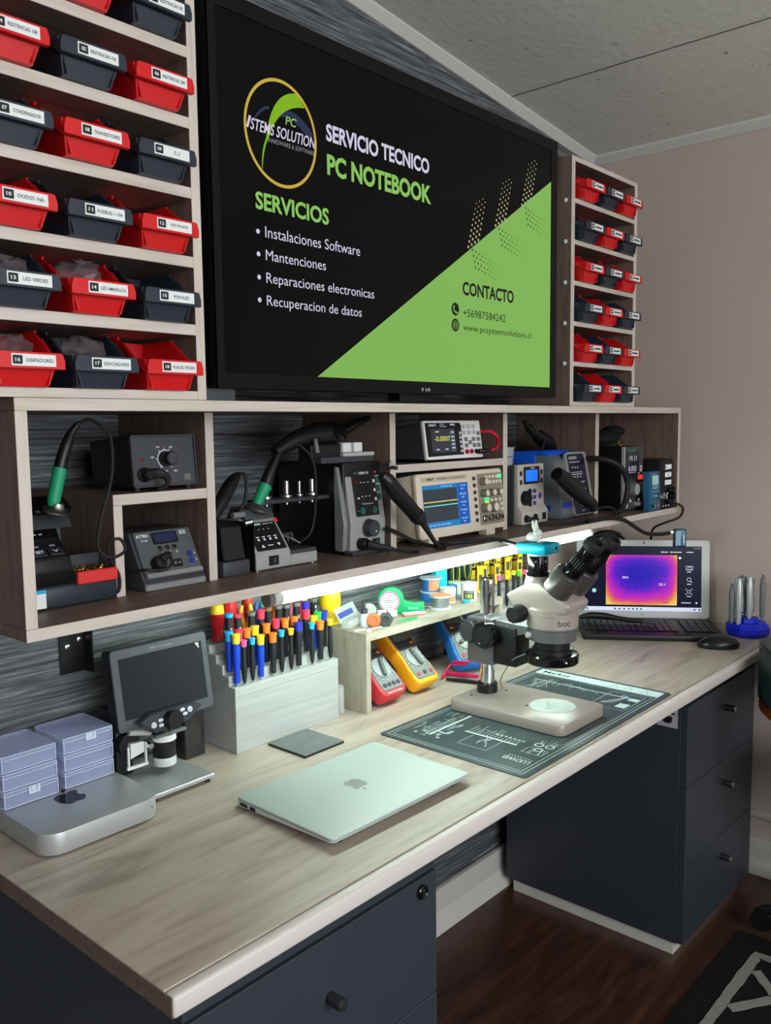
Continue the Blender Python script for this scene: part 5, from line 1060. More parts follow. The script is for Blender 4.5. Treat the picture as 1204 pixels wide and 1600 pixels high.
def driver(kind, cap, body, x, y, zb, zt, label, group):
    zb += 0.001
    t = thing('screwdriver', label, 'screwdriver', (x, y, zb), 0, group)
    H = zt - zb
    if kind == 'slim':
        pf = [(0, 0.002), (0.0026, 0.002), (0.0044, 0.010), (0.0058, 0.024), (0.0052, 0.036), (0.0044, 0.046), (0.0044, H - 0.0125)]
        cf = [(0.0050, H - 0.0125), (0.0055, H - 0.009), (0.0058, H - 0.003), (0.0068, H - 0.002), (0.0068, H), (0, H)]
    elif kind == 'thick':
        pf = [(0, 0.004), (0.0058, 0.004), (0.0060, 0.030), (0.0072, 0.042), (0.0076, H - 0.030), (0.0070, H - 0.0185)]
        cf = [(0.0070, H - 0.0185), (0.0078, H - 0.004), (0.0088, H - 0.003), (0.0088, H - 0.0005), (0.0075, H), (0, H)]
    else:
        pf = [(0, 0.004), (0.0062, 0.004), (0.0066, 0.03), (0.0078, 0.045), (0.0070, H - 0.020), (0.0074, H - 0.008)]
        cf = [(0.0074, H - 0.008), (0.0088, H - 0.003), (0.0090, H - 0.0005), (0, H)]
    MB().lathe(pf, n=14).build('handle', BODM[body], t)
    MB().lathe(cf, n=16).build('cap', CAPM[cap], t)
    MB().cyl((0, 0, -0.001), (0, 0, 0.005), 0.0016, n=8).build('shaft', M_STEEL, t)
    if kind == 'flat':
        mk = MB()
        for k in range(5): mk.box(-0.0016, 0.0022, -0.0073, -0.0066, H * 0.52 + k * 0.0035, H * 0.52 + k * 0.0035 + 0.0022)
        mk.build('size_marks', M_INK, t, flat=True)
    return t
TOOLS = [('thick', 'YELLOW', 'BLUE', .502, -.139, .8775, .977, 1), ('slim', 'PINK', 'BLACK', .516, -.144, .8775, .963, 1), ('slim', 'CYAN', 'BLACK', .537, -.143, .8775, .963, 1), ('thick', 'YELLOW', 'BLUE', .561, -.139, .8775, .964, 1), ('thick', 'ORANGE', 'BLACK', .592, -.139, .8775, .962, 1), ('slim', 'CYAN', 'BLACK', .611, -.143, .8775, .964, 1), ('slim', 'YELLOW', 'BLACK', .636, -.143, .8775, .963, 1), ('thick', 'BLUE', 'BLACK', .660, -.139, .8775, .971, 1), ('slim', 'CYAN', 'BLACK', .693, -.143, .8775, .964, 1), ('thick', 'ORANGE', 'BLACK', .721, -.139, .8775, .963, 1), ('slim', 'YELLOW', 'BLACK', .745, -.143, .8775, .962, 1),
         ('thick', 'CYAN', 'BLUE', .499, -.122, .8970, .980, 2), ('thick', 'RED', 'BLACK', .522, -.122, .8970, .979, 2), ('thick', 'ORANGE', 'BLACK', .542, -.122, .8970, .978, 2), ('thick', 'YELLOW', 'BLUE', .562, -.122, .8970, .979, 2), ('thick', 'ORANGE', 'BLACK', .591, -.122, .8970, .978, 2), ('thick', 'RED', 'BLACK', .616, -.122, .8970, .983, 2), ('thick', 'ORANGE', 'BLACK', .640, -.122, .8970, .980, 2), ('thick', 'ORANGE', 'BLACK', .665, -.122, .8970, .979, 2), ('thick', 'RED', 'BLACK', .698, -.122, .8970, .987, 2), ('thick', 'YELLOW', 'BLUE', .719, -.122, .8970, .972, 2), ('thick', 'GREEN', 'BLACK', .733, -.120, .8970, .977, 2), ('thick', 'BLUE', 'BLACK', .748, -.122, .8970, .977, 2),
         ('flat', 'CYAN', 'BLACK', .515, -.103, .9150, 1.009, 3), ('flat', 'RED', 'BLACK', .536, -.103, .9150, 1.005, 3), ('flat', 'GREY', 'BLACK', .570, -.103, .9150, 1.003, 3), ('thick', 'RED', 'BLACK', .594, -.103, .9150, 1.003, 3), ('flat', 'BROWN', 'BLACK', .613, -.103, .9150, 1.005, 3), ('flat', 'GREY', 'BLACK', .640, -.103, .9150, 1.005, 3), ('flat', 'GREY', 'BLACK', .661, -.103, .9150, 1.003, 3), ('flat', 'GREY', 'BLACK', .689, -.103, .9150, 1.002, 3), ('thick', 'BLUE', 'BLACK', .714, -.103, .9150, .999, 3), ('flat', 'GREY', 'BLACK', .755, -.084, .9310, .998, 4)]
ORD = ['first', 'second', 'third', 'fourth', 'fifth']
ROWN = {1: 'front', 2: 'second', 3: 'third', 4: 'fourth'}
def name_tools(tools, hold):
    key = lambda q: (q[0], q[1], q[2], q[7]); out = []
    for k, q in enumerate(tools):
        same = [j for j, r in enumerate(tools) if key(r) == key(q)]
        kd = {'slim': 'slim black', 'thick': 'stout ' + q[2].lower(), 'flat': 'flared black'}[q[0]]
        cp = {'CYAN': 'cyan', 'RED': 'coral-red'}.get(q[1], q[1].lower())
        s_ = f'{cp}-capped {kd} screwdriver in the {ROWN[q[7]]} row of {hold}'
        if len(same) > 1: s_ = f'{ORD[same.index(k)]} {cp}-capped {kd} screwdriver from the left, {ROWN[q[7]]} row of {hold}'
        out.append(s_)
    return out
for q, lb in zip(TOOLS, name_tools(TOOLS, 'the near holder')): driver(*q[:7], lb, 'screwdrivers in the near stepped holder')
# big handles and pliers along the back
def big_handle(label, x, y, zb, zt, r, m, cap=None, hole=False):
    t = thing('large_screwdriver', label, 'screwdriver', (x, y, zb)); H = zt - zb
    MB().lathe([(0, 0.001), (r * 0.95, 0.001), (r * 0.75, H * 0.1), (r * 0.72, H * 0.3), (r, H * 0.55), (r * 1.02, H * 0.78), (r * 0.9, H * 0.96), (r * 0.6, H), (0, H)], n=12).build('handle', m, t)
    if cap: MB().lathe([(r * 0.98, H * 0.74), (r * 1.06, H * 0.76), (r * 0.95, H * 0.97), (r * 0.6, H * 1.015), (0, H * 1.015)], n=12).build('cap', cap, t)
    MB().cyl((0, 0, -0.012), (0, 0, 0.002), 0.0028, n=10).build('shaft', M_STEEL, t)
    return t
M_VDE = mat('insulated_red', (200, 28, 34), 0.35); M_VDEY = mat('insulated_yellow', (244, 208, 40), 0.35)
big_handle('tall red insulated screwdriver with a yellow cap, at the left end of the near holder', 0.5245, -0.055, 0.9465, 1.018, 0.0135, M_VDE, M_VDEY)
big_handle('short red insulated screwdriver, second in the back row of the near holder', 0.556, -0.055, 0.9465, 1.024, 0.0145, M_VDE)
big_handle('deep red screwdriver handle behind the rainbow-loop pliers', 0.606, -0.048, 0.9465, 1.022, 0.0115, mat('brick_red', (206, 46, 34), 0.4))
def pliers(label, x, y, zb, zt, m1, m2, gap=0.012):
    t = thing('pliers', label, 'pliers', (x, y, zb)); H = zt - zb
    for s_, m_ in ((-1, m1), (1, m2)): MB().tube([(s_ * 0.003, 0, 0), (s_ * 0.006, 0, H * 0.35), (s_ * gap, 0, H * 0.75), (s_ * gap * 0.85, 0, H)], 0.004, 10, 5, [0.0035, 0.0045, 0.0052, 0.0040]).build('handle', m_, t)
    MB().cyl((0, -0.004, -0.001), (0, 0.004, -0.001), 0.006, n=14).build('joint', M_STEEL, t)
    return t
pliers('pliers with orange and yellow handles in the near holder', 0.582, -0.072, 0.9475, 1.011, mat('amber', (236, 160, 40), 0.4), mat('golden', (222, 180, 60), 0.4), 0.012)
pliers('pliers with blue and teal handles in the near holder', 0.6215, -0.066, 0.9475, 1.008, mat('royal_blue', (34, 92, 180), 0.4), mat('teal_green', (36, 140, 130), 0.4), 0.008)
pliers('pliers with red and orange handles in the near holder', 0.654, -0.066, 0.9475, 1.006, mat('tomato', (226, 70, 48), 0.4), M_ORANGE, 0.009)
pliers('pliers with orange and pink handles in the near holder', 0.698, -0.066, 0.9475, 1.002, M_ORANGE, mat('rose', (222, 120, 140), 0.4), 0.010)
pliers('pliers with pink and crimson handles in the near holder', 0.7285, -0.064, 0.9475, 1.002, mat('rose', (222, 120, 140), 0.4), mat('crimson', (190, 30, 60), 0.4), 0.007)
big_handle('pale yellow round-headed screwdriver at the back right of the near holder', 0.7525, -0.055, 0.9465, 1.003, 0.0095, mat('pale_yellow', (232, 216, 110), 0.4))
t = big_handle('big plain yellow tool handle standing between the near holder and the riser', 0.837, -0.052, 0.9235, 1.0, 0.024, mat('sunny_yellow', (246, 206, 30), 0.4))
t = thing('plastic_tube', 'small clear plastic tube standing between the near holder and the riser', 'tube', (0.786, -0.128, DZ))
MB().lathe([(0, 0), (0.009, 0), (0.0095, 0.002), (0.0095, 0.050), (0.008, 0.056), (0.008, 0.058), (0, 0.058)], n=18).build('body', mat('milky_plastic', (206, 208, 204), 0.25, alpha=0.55), t)

o = thing('pad', 'thin dark grey square pad lying on the worktop before the near holder', 'pad', (0.609, -0.21, DZ))
MB().box(-0.052, 0.052, -0.052, 0.052, 0, 0.0042, 0.0008, 1).build('base', M_BLACK, o); MB().box(-0.0512, 0.0512, -0.0512, 0.0512, 0.0042, 0.005).build('grey_top', mat('worn_grey_top', (108, 112, 112), 0.55, var=0.12, vscale=30), o)

# ------------------------------------------------ closed laptop
t = thing('laptop', 'closed pale aluminium laptop with a grey fruit emblem, lying at the worktop centre', 'laptop', (0.3406, -0.5494, DZ), math.radians(-1.4414))
wL, dL = 0.325, 0.227
wedge = MB().prism(rrect(0, wL, 0, dL, 0.010, 6), 0.0045, 0.0125, 'xy', 0.0006, 1, True)
for v in wedge.bm.verts:
    if v.co.z < 0.009: v.co.z = 0.0112 - 0.0085 * (v.co.y / dL)
wedge.build('base', M_ALUW, t)
lid = MB().prism(rrect(0, wL, 0, dL, 0.010, 6), 0.0131, 0.0172, 'xy', 0.0015, 2, True).build('lid', mat('lid_aluminium', (178, 188, 183), 0.5, 0.12), t)
fruit_mark(t, wL / 2, dL / 2, 0.0174, 0.040, -1, mat('emblem_grey', (150, 158, 156), 0.35, 0.3))
MB().box(0.004, wL - 0.004, dL - 0.012, dL - 0.001, 0.0124, 0.0132).build('hinge', M_DGREY, t)
pt = MB().box(-0.0006, 0.0002, dL - 0.030, dL - 0.012, 0.0055, 0.0105).box(-0.0006, 0.0002, dL - 0.050, dL - 0.037, 0.0052, 0.0108)
pt.build('side_ports', M_BINK, t, flat=True)
MB().lathe([(0.0022, 0), (0, 0.0003)], (0.0002, dL - 0.062, 0.0085), (-1, 0, 0), 12).build('audio_port', M_BINK, t)
ft = MB()
for x in (0.03, 0.295):
    for y, z in ((0.02, 0.0105), (0.205, 0.0030)): ft.cyl((x, y, 0), (x, y, z + 0.0005), 0.007, n=14)
ft.build('feet', M_RUBBER, t)

# ------------------------------------------------ work mat
t = thing('repair_mat', 'dark slate-green repair mat printed with white circuit diagrams, under the stereo microscope', 'mat', (0.7375, -0.622, DZ))
MB().prism(rrect(0, 0.611, 0, 0.339, 0.008), 0, 0.0022, 'xy', 0.0006, 1, True).build('rubber_sheet', mat('slate_rubber', (60, 75, 77), 0.33, var=0.06, vscale=6), t)
class Pr(MB):        # prints lie in the sheet's plane
    def ln(s, x0, y0, x1, y1, w=0.0012):
        d = Vector((x1 - x0, y1 - y0)); n = Vector((-d.y, d.x)).normalized() * (w / 2)
        s._add([(x0 - n.x, y0 - n.y, 0.0024), (x1 - n.x, y1 - n.y, 0.0024), (x1 + n.x, y1 + n.y, 0.0024), (x0 + n.x, y0 + n.y, 0.0024)], [(0, 1, 2, 3)]); return s
    def rc(s, x0, y0, x1, y1, w=0.0012): return s.ln(x0, y0, x1, y0, w).ln(x1, y0, x1, y1, w).ln(x1, y1, x0, y1, w).ln(x0, y1, x0, y0, w)
    def tx(s, st, ox, oy, w, h, ux, uy):      # text with its baseline along (ux, uy)
        keep = s.T; s.T = Matrix(((ux, -uy, 0, ox), (uy, ux, 0, oy), (0, 0, 1, 0.0026), (0, 0, 0, 1))) @ Matrix.Rotation(-PI / 2, 4, 'X')
        s.text(st, 0, 0, w, h, 0, 0.01); s.T = keep; return s
    def blob(s, x0, y0, x1, y1): s._add([(x0, y0, 0.0024), (x1, y0, 0.0024), (x1, y1, 0.0024), (x0, y1, 0.0024)], [(0, 1, 2, 3)]); return s
    def cr(s, x, y, r0, r1, n=24):
        vs = []
        for k in range(n):
            a = 2 * PI * k / n; vs += [(x + r0 * math.cos(a), y + r0 * math.sin(a), 0.0024), (x + r1 * math.cos(a), y + r1 * math.sin(a), 0.0024)]
        s._add(vs, [(2 * k, 2 * k + 1, 2 * ((k + 1) % n) + 1, 2 * ((k + 1) % n)) for k in range(n)]); return s
M_PRINT = mat('pale_print', (196, 214, 212), 0.55)
p_ = Pr(); p_.rc(0.012, 0.012, 0.560, 0.327, 0.0014).rc(0.020, 0.020, 0.553, 0.319, 0.0010).build('border_lines', M_PRINT, t, flat=True)
p_ = Pr(); p_.blob(0.562, 0.012, 0.600, 0.327).build('title_band', mat('mint_print', (206, 226, 224), 0.55), t, flat=True)
p_ = Pr(); p_.tx('MaAnt', 0.571, 0.312, 0.072, 0.019, 0, -1); p_.build('lettering', mat('slate_ink', (58, 72, 74), 0.6), t, flat=True)
p_ = Pr()
for y in (0.135, 0.10, 0.062): p_.ln(0.573, y, 0.592, y - 0.010, 0.001).ln(0.592, y - 0.010, 0.573, y - 0.022, 0.001).ln(0.573, y - 0.022, 0.573, y, 0.001)
p_.build('warning_triangles', mat('slate_ink', (58, 72, 74), 0.6), t, flat=True)
p_ = Pr(); rnd = random.Random(21)
# component symbols near the back left corner
for k in range(26):
    x = 0.055 + rnd.uniform(0, 0.12); y = 0.235 + rnd.uniform(0, 0.075); L_ = rnd.uniform(0.006, 0.03); p_.ln(x, y, x + L_, y, 0.0012)
for k in range(20):
    x = 0.050 + k * 0.0055; p_.ln(x, 0.262, x, 0.262 + rnd.uniform(0.006, 0.03), 0.0010)
p_.blob(0.060, 0.256, 0.20, 0.2615).ln(0.085, 0.232, 0.085, 0.256, 0.003).ln(0.085, 0.232, 0.105, 0.232, 0.003)
for k in range(6): p_.cr(0.055 + rnd.uniform(0, 0.02), 0.235 + 0.011 * k, 0.0015, 0.0035, 10)
p_.build('circuit_diagram', M_PRINT, t, flat=True)
p_ = Pr(); p_.rc(0.060, 0.125, 0.150, 0.190, 0.0008).blob(0.118, 0.095, 0.1235, 0.215)
for k in range(14):
    y = 0.10 + k * 0.0085; L_ = rnd.uniform(0.008, 0.05); p_.ln(0.124, y, 0.124 + L_, y, 0.0010)
for k in range(8): p_.ln(0.075 + k * 0.005, 0.15 + rnd.uniform(-0.015, 0.015), 0.095 + k * 0.005, 0.15 + rnd.uniform(-0.01, 0.02), 0.0012)
p_.build('circuit_diagram', M_PRINT, t, flat=True)
p_ = Pr()
for x, y in ((0.125, 0.050), (0.148, 0.062), (0.150, 0.040)): p_.cr(x, y, 0.0065, 0.0095)
for k in range(16):
    a = rnd.uniform(0, 6.28); p_.ln(0.14 + 0.02 * math.cos(a), 0.05 + 0.016 * math.sin(a), 0.14 + 0.045 * math.cos(a), 0.05 + 0.022 * math.sin(a), 0.0011)
p_.rc(0.100, 0.030, 0.128, 0.072, 0.001).build('circuit_diagram', M_PRINT, t, flat=True)
p_ = Pr(); p_.tx('LUOWEI', 0.066, 0.028, 0.055, 0.015, 0, 1)
for k in range(9): p_.blob(0.072, 0.030 + k * 0.006, 0.074, 0.033 + k * 0.006)
p_.build('maker_lettering', M_PRINT, t, flat=True)
p_ = Pr(); p_.ln(0.515, 0.05, 0.515, 0.30, 0.0035)
for k in range(26):
    y = 0.125 + k * 0.0065; p_.ln(0.515, y, 0.515 + rnd.uniform(-0.022, 0.026), y, 0.0011)
for k in range(12): p_.ln(0.43 + rnd.uniform(0, 0.07), 0.24 + rnd.uniform(0, 0.06), 0.47 + rnd.uniform(0, 0.07), 0.24 + rnd.uniform(0, 0.06), 0.001)
p_.build('circuit_diagram', M_PRINT, t, flat=True)
p_ = Pr(); p_.rc(0.430, 0.030, 0.540, 0.110, 0.0010).ln(0.455, 0.095, 0.525, 0.06, 0.003).ln(0.455, 0.095, 0.465, 0.078, 0.002).ln(0.465, 0.078, 0.525, 0.06, 0.002).cr(0.522, 0.072, 0.004, 0.007).blob(0.445, 0.035, 0.475, 0.058).blob(0.500, 0.032, 0.520, 0.055).build('circuit_diagram', M_PRINT, t, flat=True)
for k in range(5): pass
p_ = Pr()
for k in range(7): p_.cr(0.145, 0.095 + k * 0.010, 0.0010, 0.0030, 10)
p_.build('solder_pad_dots', M_PRINT, t, flat=True)

# ------------------------------------------------ riser shelf and the multimeters under it
t = thing('riser_shelf', 'low pale oak riser shelf with solder supplies on top and multimeters under it', 'riser', (0, 0, DZ))
MB().box(0.811, 1.325, -0.184, -0.022, 0.1558, 0.1728, 0.0006, 1).build('top_board', M_RISER, t)
MB().box(0.811, 0.826, -0.1835, -0.022, 0, 0.1556, 0.0006, 1).build('side_panel', M_RISERV, t)
MB().box(1.310, 1.325, -0.1835, -0.022, 0, 0.1556, 0.0006, 1).build('side_panel', M_RISERV, t)
RT = 0.9232
M_DMMG = mat('meter_grey', (112, 118, 116), 0.45); M_DMMD = mat('meter_dark', (50, 48, 46), 0.4)
def meter(label, x, y, rz, w, body, L_=0.166, style=0):
    th = 47
    t = thing('multimeter', label, 'multimeter', (x, y, DZ + 0.0385 * math.sin(math.radians(th))), rot=(math.radians(-th), 0, rz))
    D = 0.038
    out = [(-w * .40, 0.002), (w * .40, 0.002), (w * .49, 0.012), (w * .5, 0.045), (w * .44, 0.072), (w * .44, 0.088), (w * .5, 0.112), (w * .5, L_), (-w * .5, L_), (-w * .5, 0.112), (-w * .44, 0.088), (-w * .44, 0.072), (-w * .5, 0.045), (-w * .49, 0.012)]
    MB().prism(out, 0.0, D, 'xz', 0.0045, 3).build('rubber_holster', body, t)
    f_ = [(-w * .36, 0.014), (w * .36, 0.014), (w * .41, 0.022), (w * .42, 0.048), (w * .38, 0.073), (w * .38, 0.088), (w * .42, 0.112), (w * .42, L_ - 0.004), (-w * .42, L_ - 0.004), (-w * .42, 0.112), (-w * .38, 0.088), (-w * .38, 0.073), (-w * .42, 0.048), (-w * .41, 0.022)]
    fp = MB().prism(f_, -0.0022, 0.002, 'xz', 0.0008, 1).build('face_plate', M_DMMG, t)
    ud = [(q[0] * .98, max(q[1], 0.0955)) for q in f_ if q[1] > 0.08]
    MB().prism([(-w * .37, 0.093), (w * .37, 0.093), (w * .40, 0.112), (w * .40, L_ - 0.005), (-w * .40, L_ - 0.005), (-w * .40, 0.112)], -0.0028, -0.0021, 'xz').build('dark_upper_face', M_DMMD, fp)
    MB().box(-w * .34, w * .34, -0.0034, -0.0027, 0.118, L_ - 0.010).build('display', mat('grey_lcd', (84, 88, 78), 0.2), t)
    for k in range(4): MB().box(-w * .30 + k * w * .17, -w * .30 + k * w * .17 + w * .11, -0.0048, -0.0026, 0.1035, 0.1095, 0.0008, 1).build('key', M_ORANGE if k == (3 if style < 2 else 0) else M_DGREY, t)
    r = w * .315
    MB().lathe([(r, 0), (r, 0.002), (r * 0.92, 0.003), (0, 0.003)], (0, -0.0022, 0.068), (0, -1, 0), 32).build('dial_plate', mat('dial_grey', (150, 154, 152), 0.4), t)
    a = (0.35, -0.1, 1.1)[style]
    Tm = Matrix.Translation((0, -0.005, 0.068)) @ Matrix.Rotation(a, 4, 'Y')
    on(Tm).prism(rrect(-0.0045, 0.0045, -r * .95, r * .9, 0.004), -0.009, 0, 'xz', 0.0015, 1).build('dial_pointer', mat('dial_pointer_grey', (96, 100, 100), 0.4), t)
    mk = MB()
    for k in range(15):
        b_ = math.radians(-205 + k * 22); mk.lathe([(0.0011, 0), (0, 0.0003)], (r * 1.15 * math.cos(b_), -0.0022, 0.068 + r * 1.15 * math.sin(b_)), (0, -1, 0), 6)
    mk.build('range_marks', M_INK, fp, flat=True)
    n = 4 if style != 1 else 3
    for k in range(n):
        u = -w * .27 + k * w * .54 / (n - 1)
        MB().lathe([(0.0052, 0), (0.0052, 0.0015), (0.0030, 0.0016), (0, 0.0004)], (u, -0.0022, 0.026), (0, -1, 0), 16).build('jack', M_BLACK if (style == 0 or k % 2) else MATS['crimson_plastic'], t)
    return t
M_DRED = mat('coral_red_holster', (206, 54, 64), 0.5); M_DYEL = mat('amber_holster', (240, 166, 24), 0.5); M_DBLU = mat('azure_holster', (44, 128, 214), 0.5)
t = meter('red digital multimeter leaning under the left end of the riser', 0.893, -0.199, 0.0, 0.080, M_DRED, style=0)
mk = MB(); mk.text('CAT III 1000V', -0.024, 0.0055, 0.048, 0.0045, -0.0004); mk.build('lettering', M_INK, t, flat=True)
meter('amber yellow digital multimeter leaning under the riser between a red and a blue one', 1.0095, -0.199, 0.0, 0.080, M_DYEL, style=1)
meter('blue digital multimeter under the riser, red leads wrapped round it', 1.200, -0.188, math.radians(-20), 0.088, M_DBLU, style=2)
t = thing('test_leads', 'red and black test leads wrapped around the blue multimeter, probes lying beside it', 'test leads', (1.185, -0.183, DZ))
o_ = Vector((1.16, -0.18, DZ)); rl = MB()
for k in range(3):
    dy, dz = -0.0045 * k, 0.004 * k
    rl.tube([tuple(Vector(p) + Vector((0, dy, dz)) - o_) for p in ((1.108, -0.160, 0.786), (1.118, -0.196, 0.790), (1.140, -0.201, 0.802), (1.170, -0.194, 0.815), (1.200, -0.180, 0.826), (1.224, -0.168, 0.824))], 0.0026, 8)
rl.build('red_lead', mat('raspberry_silicone', (206, 26, 84), 0.4), t)
MB().tube([tuple(Vector(p) - o_) for p in ((1.108, -0.158, 0.784), (1.095, -0.150, 0.766), (1.085, -0.150, 0.756), (1.10, -0.145, 0.7535), (1.12, -0.14, 0.754))], 0.0026, 8).build('lead_tail', MATS['raspberry_silicone'], t)
MB().tube([tuple(Vector(p) - o_) for p in ((1.118, -0.138, 0.7575), (1.131, -0.178, 0.7575), (1.143, -0.216, 0.7575))], 0.0052, 10, 3, [0.005, 0.0056, 0.0042]).build('red_probe', MATS['raspberry_silicone'], t)
MB().tube([tuple(Vector(p) - o_) for p in ((1.083, -0.165, 0.7555), (1.10, -0.212, 0.7555), (1.110, -0.255, 0.7555))], 0.0045, 10, 3, [0.0035, 0.0048, 0.0038]).build('black_probe', M_BLACK, t)
MB().cyl(tuple(Vector((1.110, -0.255, 0.7555)) - o_), tuple(Vector((1.116, -0.272, 0.7555)) - o_), 0.0012, n=8).cyl(tuple(Vector((1.143, -0.216, 0.7575)) - o_), tuple(Vector((1.149, -0.236, 0.7575)) - o_), 0.0012, n=8).build('probe_tips', M_STEEL, t)
cord('hook_wire', 'thin grey wire hanging from the riser shelf beside the blue multimeter', [(1.140, -0.186, 0.905), (1.160, -0.184, 0.885), (1.186, -0.176, 0.856), (1.20, -0.170, 0.840)], 0.0008, M_LGREY, 6)

# ------------------------------------------------ supplies on the riser
t = thing('blister_pack', 'clear blister pack with a blue printed band, lying at the left end of the riser', 'pack', (0.86, -0.105, RT), math.radians(20))
MB().box(-0.05, 0.05, -0.012, 0.012, 0, 0.020, 0.006, 3).build('clear_shell', M_CLEAR, t)
bk_ = tilt(0.012, 0.012, 30)
on(bk_).box(-0.05, 0.052, -0.001, 0.0, 0, 0.034, 0.0).build('backing_card', mat('pale_card', (206, 214, 214), 0.3, alpha=0.4), t)
on(bk_).box(-0.042, 0.03, -0.0018, -0.0011, 0.010, 0.022).build('blue_band', mat('indigo_print', (58, 70, 150), 0.5), t)
t = thing('dropper_bottle', 'small frosted bottle with a black dropper cap, in front of the blister pack', 'bottle', (0.866, -0.128, RT))
MB().lathe([(0, 0), (0.0095, 0), (0.0100, 0.002), (0.0100, 0.025), (0.0080, 0.0285), (0, 0.0285)], n=20).build('bottle', mat('frosted_bottle', (208, 216, 218), 0.3, alpha=0.75), t)
MB().lathe([(0, 0.0286), (0.0082, 0.0286), (0.0082, 0.038), (0.004, 0.040), (0.0036, 0.047), (0.0022, 0.054), (0, 0.054)], n=18).build('cap', M_DGREY, t)
NRM = (-0.75, -0.62, 0.22)
t = thing('screw_cap', 'orange round cap lying on edge in front of the frosted bottle', 'cap', (0.8725, -0.150, RT + 0.0155))
MB().lathe([(0.0150, -0.008), (0.0155, 0.0), (0.0140, 0.004), (0.0085, 0.0045), (0.008, 0.001), (0, 0.001)], (0, 0, 0), NRM, 26).build('cap', mat('orange_red', (244, 98, 40), 0.4), t)
t = thing('socket_cap', 'black hexagonal cap with a round hole, beside the orange cap', 'cap', (0.8955, -0.165, RT + 0.0150))
MB().lathe([(0.0165, -0.008), (0.0170, 0.0), (0.0155, 0.004), (0.0075, 0.0045), (0.0070, -0.002), (0, -0.002)], (0, 0, 0), NRM, 6).build('cap', mat('charcoal_rubber', (54, 58, 58), 0.5), t, ang=20)
t = thing('solder_wick_reel', 'small silver reel standing behind the orange cap', 'reel', (0.925, -0.088, RT + 0.0175))
MB().lathe([(0.0175, -0.005), (0.0175, -0.003), (0.012, -0.003), (0.012, 0.003), (0.0175, 0.003), (0.0175, 0.005), (0.004, 0.005), (0, 0.004)], (0, 0, 0), (-0.75, -0.66, 0.0), 26).build('reel', mat('pale_reel', (188, 194, 190), 0.35), t)
for k, (x, y, lb) in enumerate(((0.955, -0.100, 'small white roll lying behind the black hexagonal cap'), (0.972, -0.118, 'small white roll lying beside the green-handled reel'))):
    o = MB().cyl((x - 0.008, y + 0.006, RT + 0.0085), (x + 0.006, y - 0.008, RT + 0.0085), 0.0085, n=18).build('white_roll', mat('cream_roll', (214, 216, 204), 0.6)); tag(o, lb, 'roll')
t = thing('solder_dispenser', 'green tape-shaped solder dispenser with a round white label and a handle', 'dispenser', (1.000, -0.088, RT + 0.0325), math.radians(-49))
MB().prism(circ(0, 0, 0.0315, 40), -0.010, 0.010, 'xz', 0.003, 2).prism([(0.018, 0.016), (0.034, -0.002), (0.052, -0.006), (0.078, -0.004), (0.078, -0.028), (0.045, -0.0322), (0.0, -0.0322)], -0.009, 0.009, 'xz', 0.003, 2).build('body', mat('emerald_plastic', (10, 160, 98), 0.4), t)
lb = MB(); flat_poly(lb, circ(-0.003, -0.003, 0.0240, 36), -0.0106); lb = lb.build('label', M_WHITE, t, flat=True)
mk = MB(); ring(mk, -0.003, -0.003, 0.0205, 0.0235, -0.0109, 40); mk.build('pink_ring', mat('orchid_ink', (196, 90, 160), 0.5), lb, flat=True)
mk = MB()
for k in range(6): mk.box(-0.016 + abs(2.5 - k) * 0.002, 0.010 - abs(2.5 - k) * 0.002, -0.0111, -0.0108, 0.009 - k * 0.005, 0.0105 - k * 0.005)
mk.build('label_print', M_MGREY, lb, flat=True)
MB().text('SOLDER', 0.040, -0.022, 0.026, 0.0055, -0.0095, 0.02).build('lettering', mat('pale_green_ink', (150, 226, 190), 0.5), t, flat=True)
t = thing('sponge', 'thin white and red cleaning sponge lying before the green dispenser', 'sponge', (1.014, -0.146, RT), math.radians(-28))
MB().box(-0.026, 0.026, -0.008, 0.008, 0, 0.0042, 0.001, 1).build('red_layer', mat('salmon_foam', (206, 104, 88), 0.8), t); MB().box(-0.026, 0.026, -0.008, 0.008, 0.0043, 0.0085, 0.001, 1).build('white_layer', M_WHITE, t)
t = thing('flat_tweezers', 'flat green and white tweezers lying along the riser front', 'tweezers', (0.996, -0.168, RT), math.radians(-9))
MB().prism([(-0.052, -0.001), (-0.03, -0.006), (0.0, -0.0065), (0.0, 0.0065), (-0.03, 0.006), (-0.052, 0.001)], 0.0005, 0.0032, 'xy').build('green_grip', mat('leaf_green', (40, 176, 96), 0.45), t)
MB().prism([(0.0005, -0.0062), (0.042, -0.0055), (0.058, -0.003), (0.058, 0.003), (0.042, 0.0055), (0.0005, 0.0062)], 0.0005, 0.0030, 'xy').build('white_blade', M_LGREY, t)
for k, (x, y, lb) in enumerate(((0.838, -0.150, 'narrow white card strip at the riser front corner, left of another strip'), (0.862, -0.158, 'narrow white card strip with a dark end at the riser front'))):
    o = thing('card_strip', lb, 'card', (x, y, RT), math.radians(-14)); MB().box(-0.022, 0.022, -0.0035, 0.0035, 0.0002, 0.0012).build('strip', M_WHITE, o)
    if k: MB().box(0.0222, 0.032, -0.003, 0.003, 0.0002, 0.0025).build('dark_end', M_DGREY, o)
o = MB().cyl((0.832, -0.172, RT + 0.0003), (0.832, -0.172, RT + 0.0022), 0.0065, n=20).build('white_disc', M_WHITE); tag(o, 'tiny white disc at the very front left corner of the riser', 'disc')
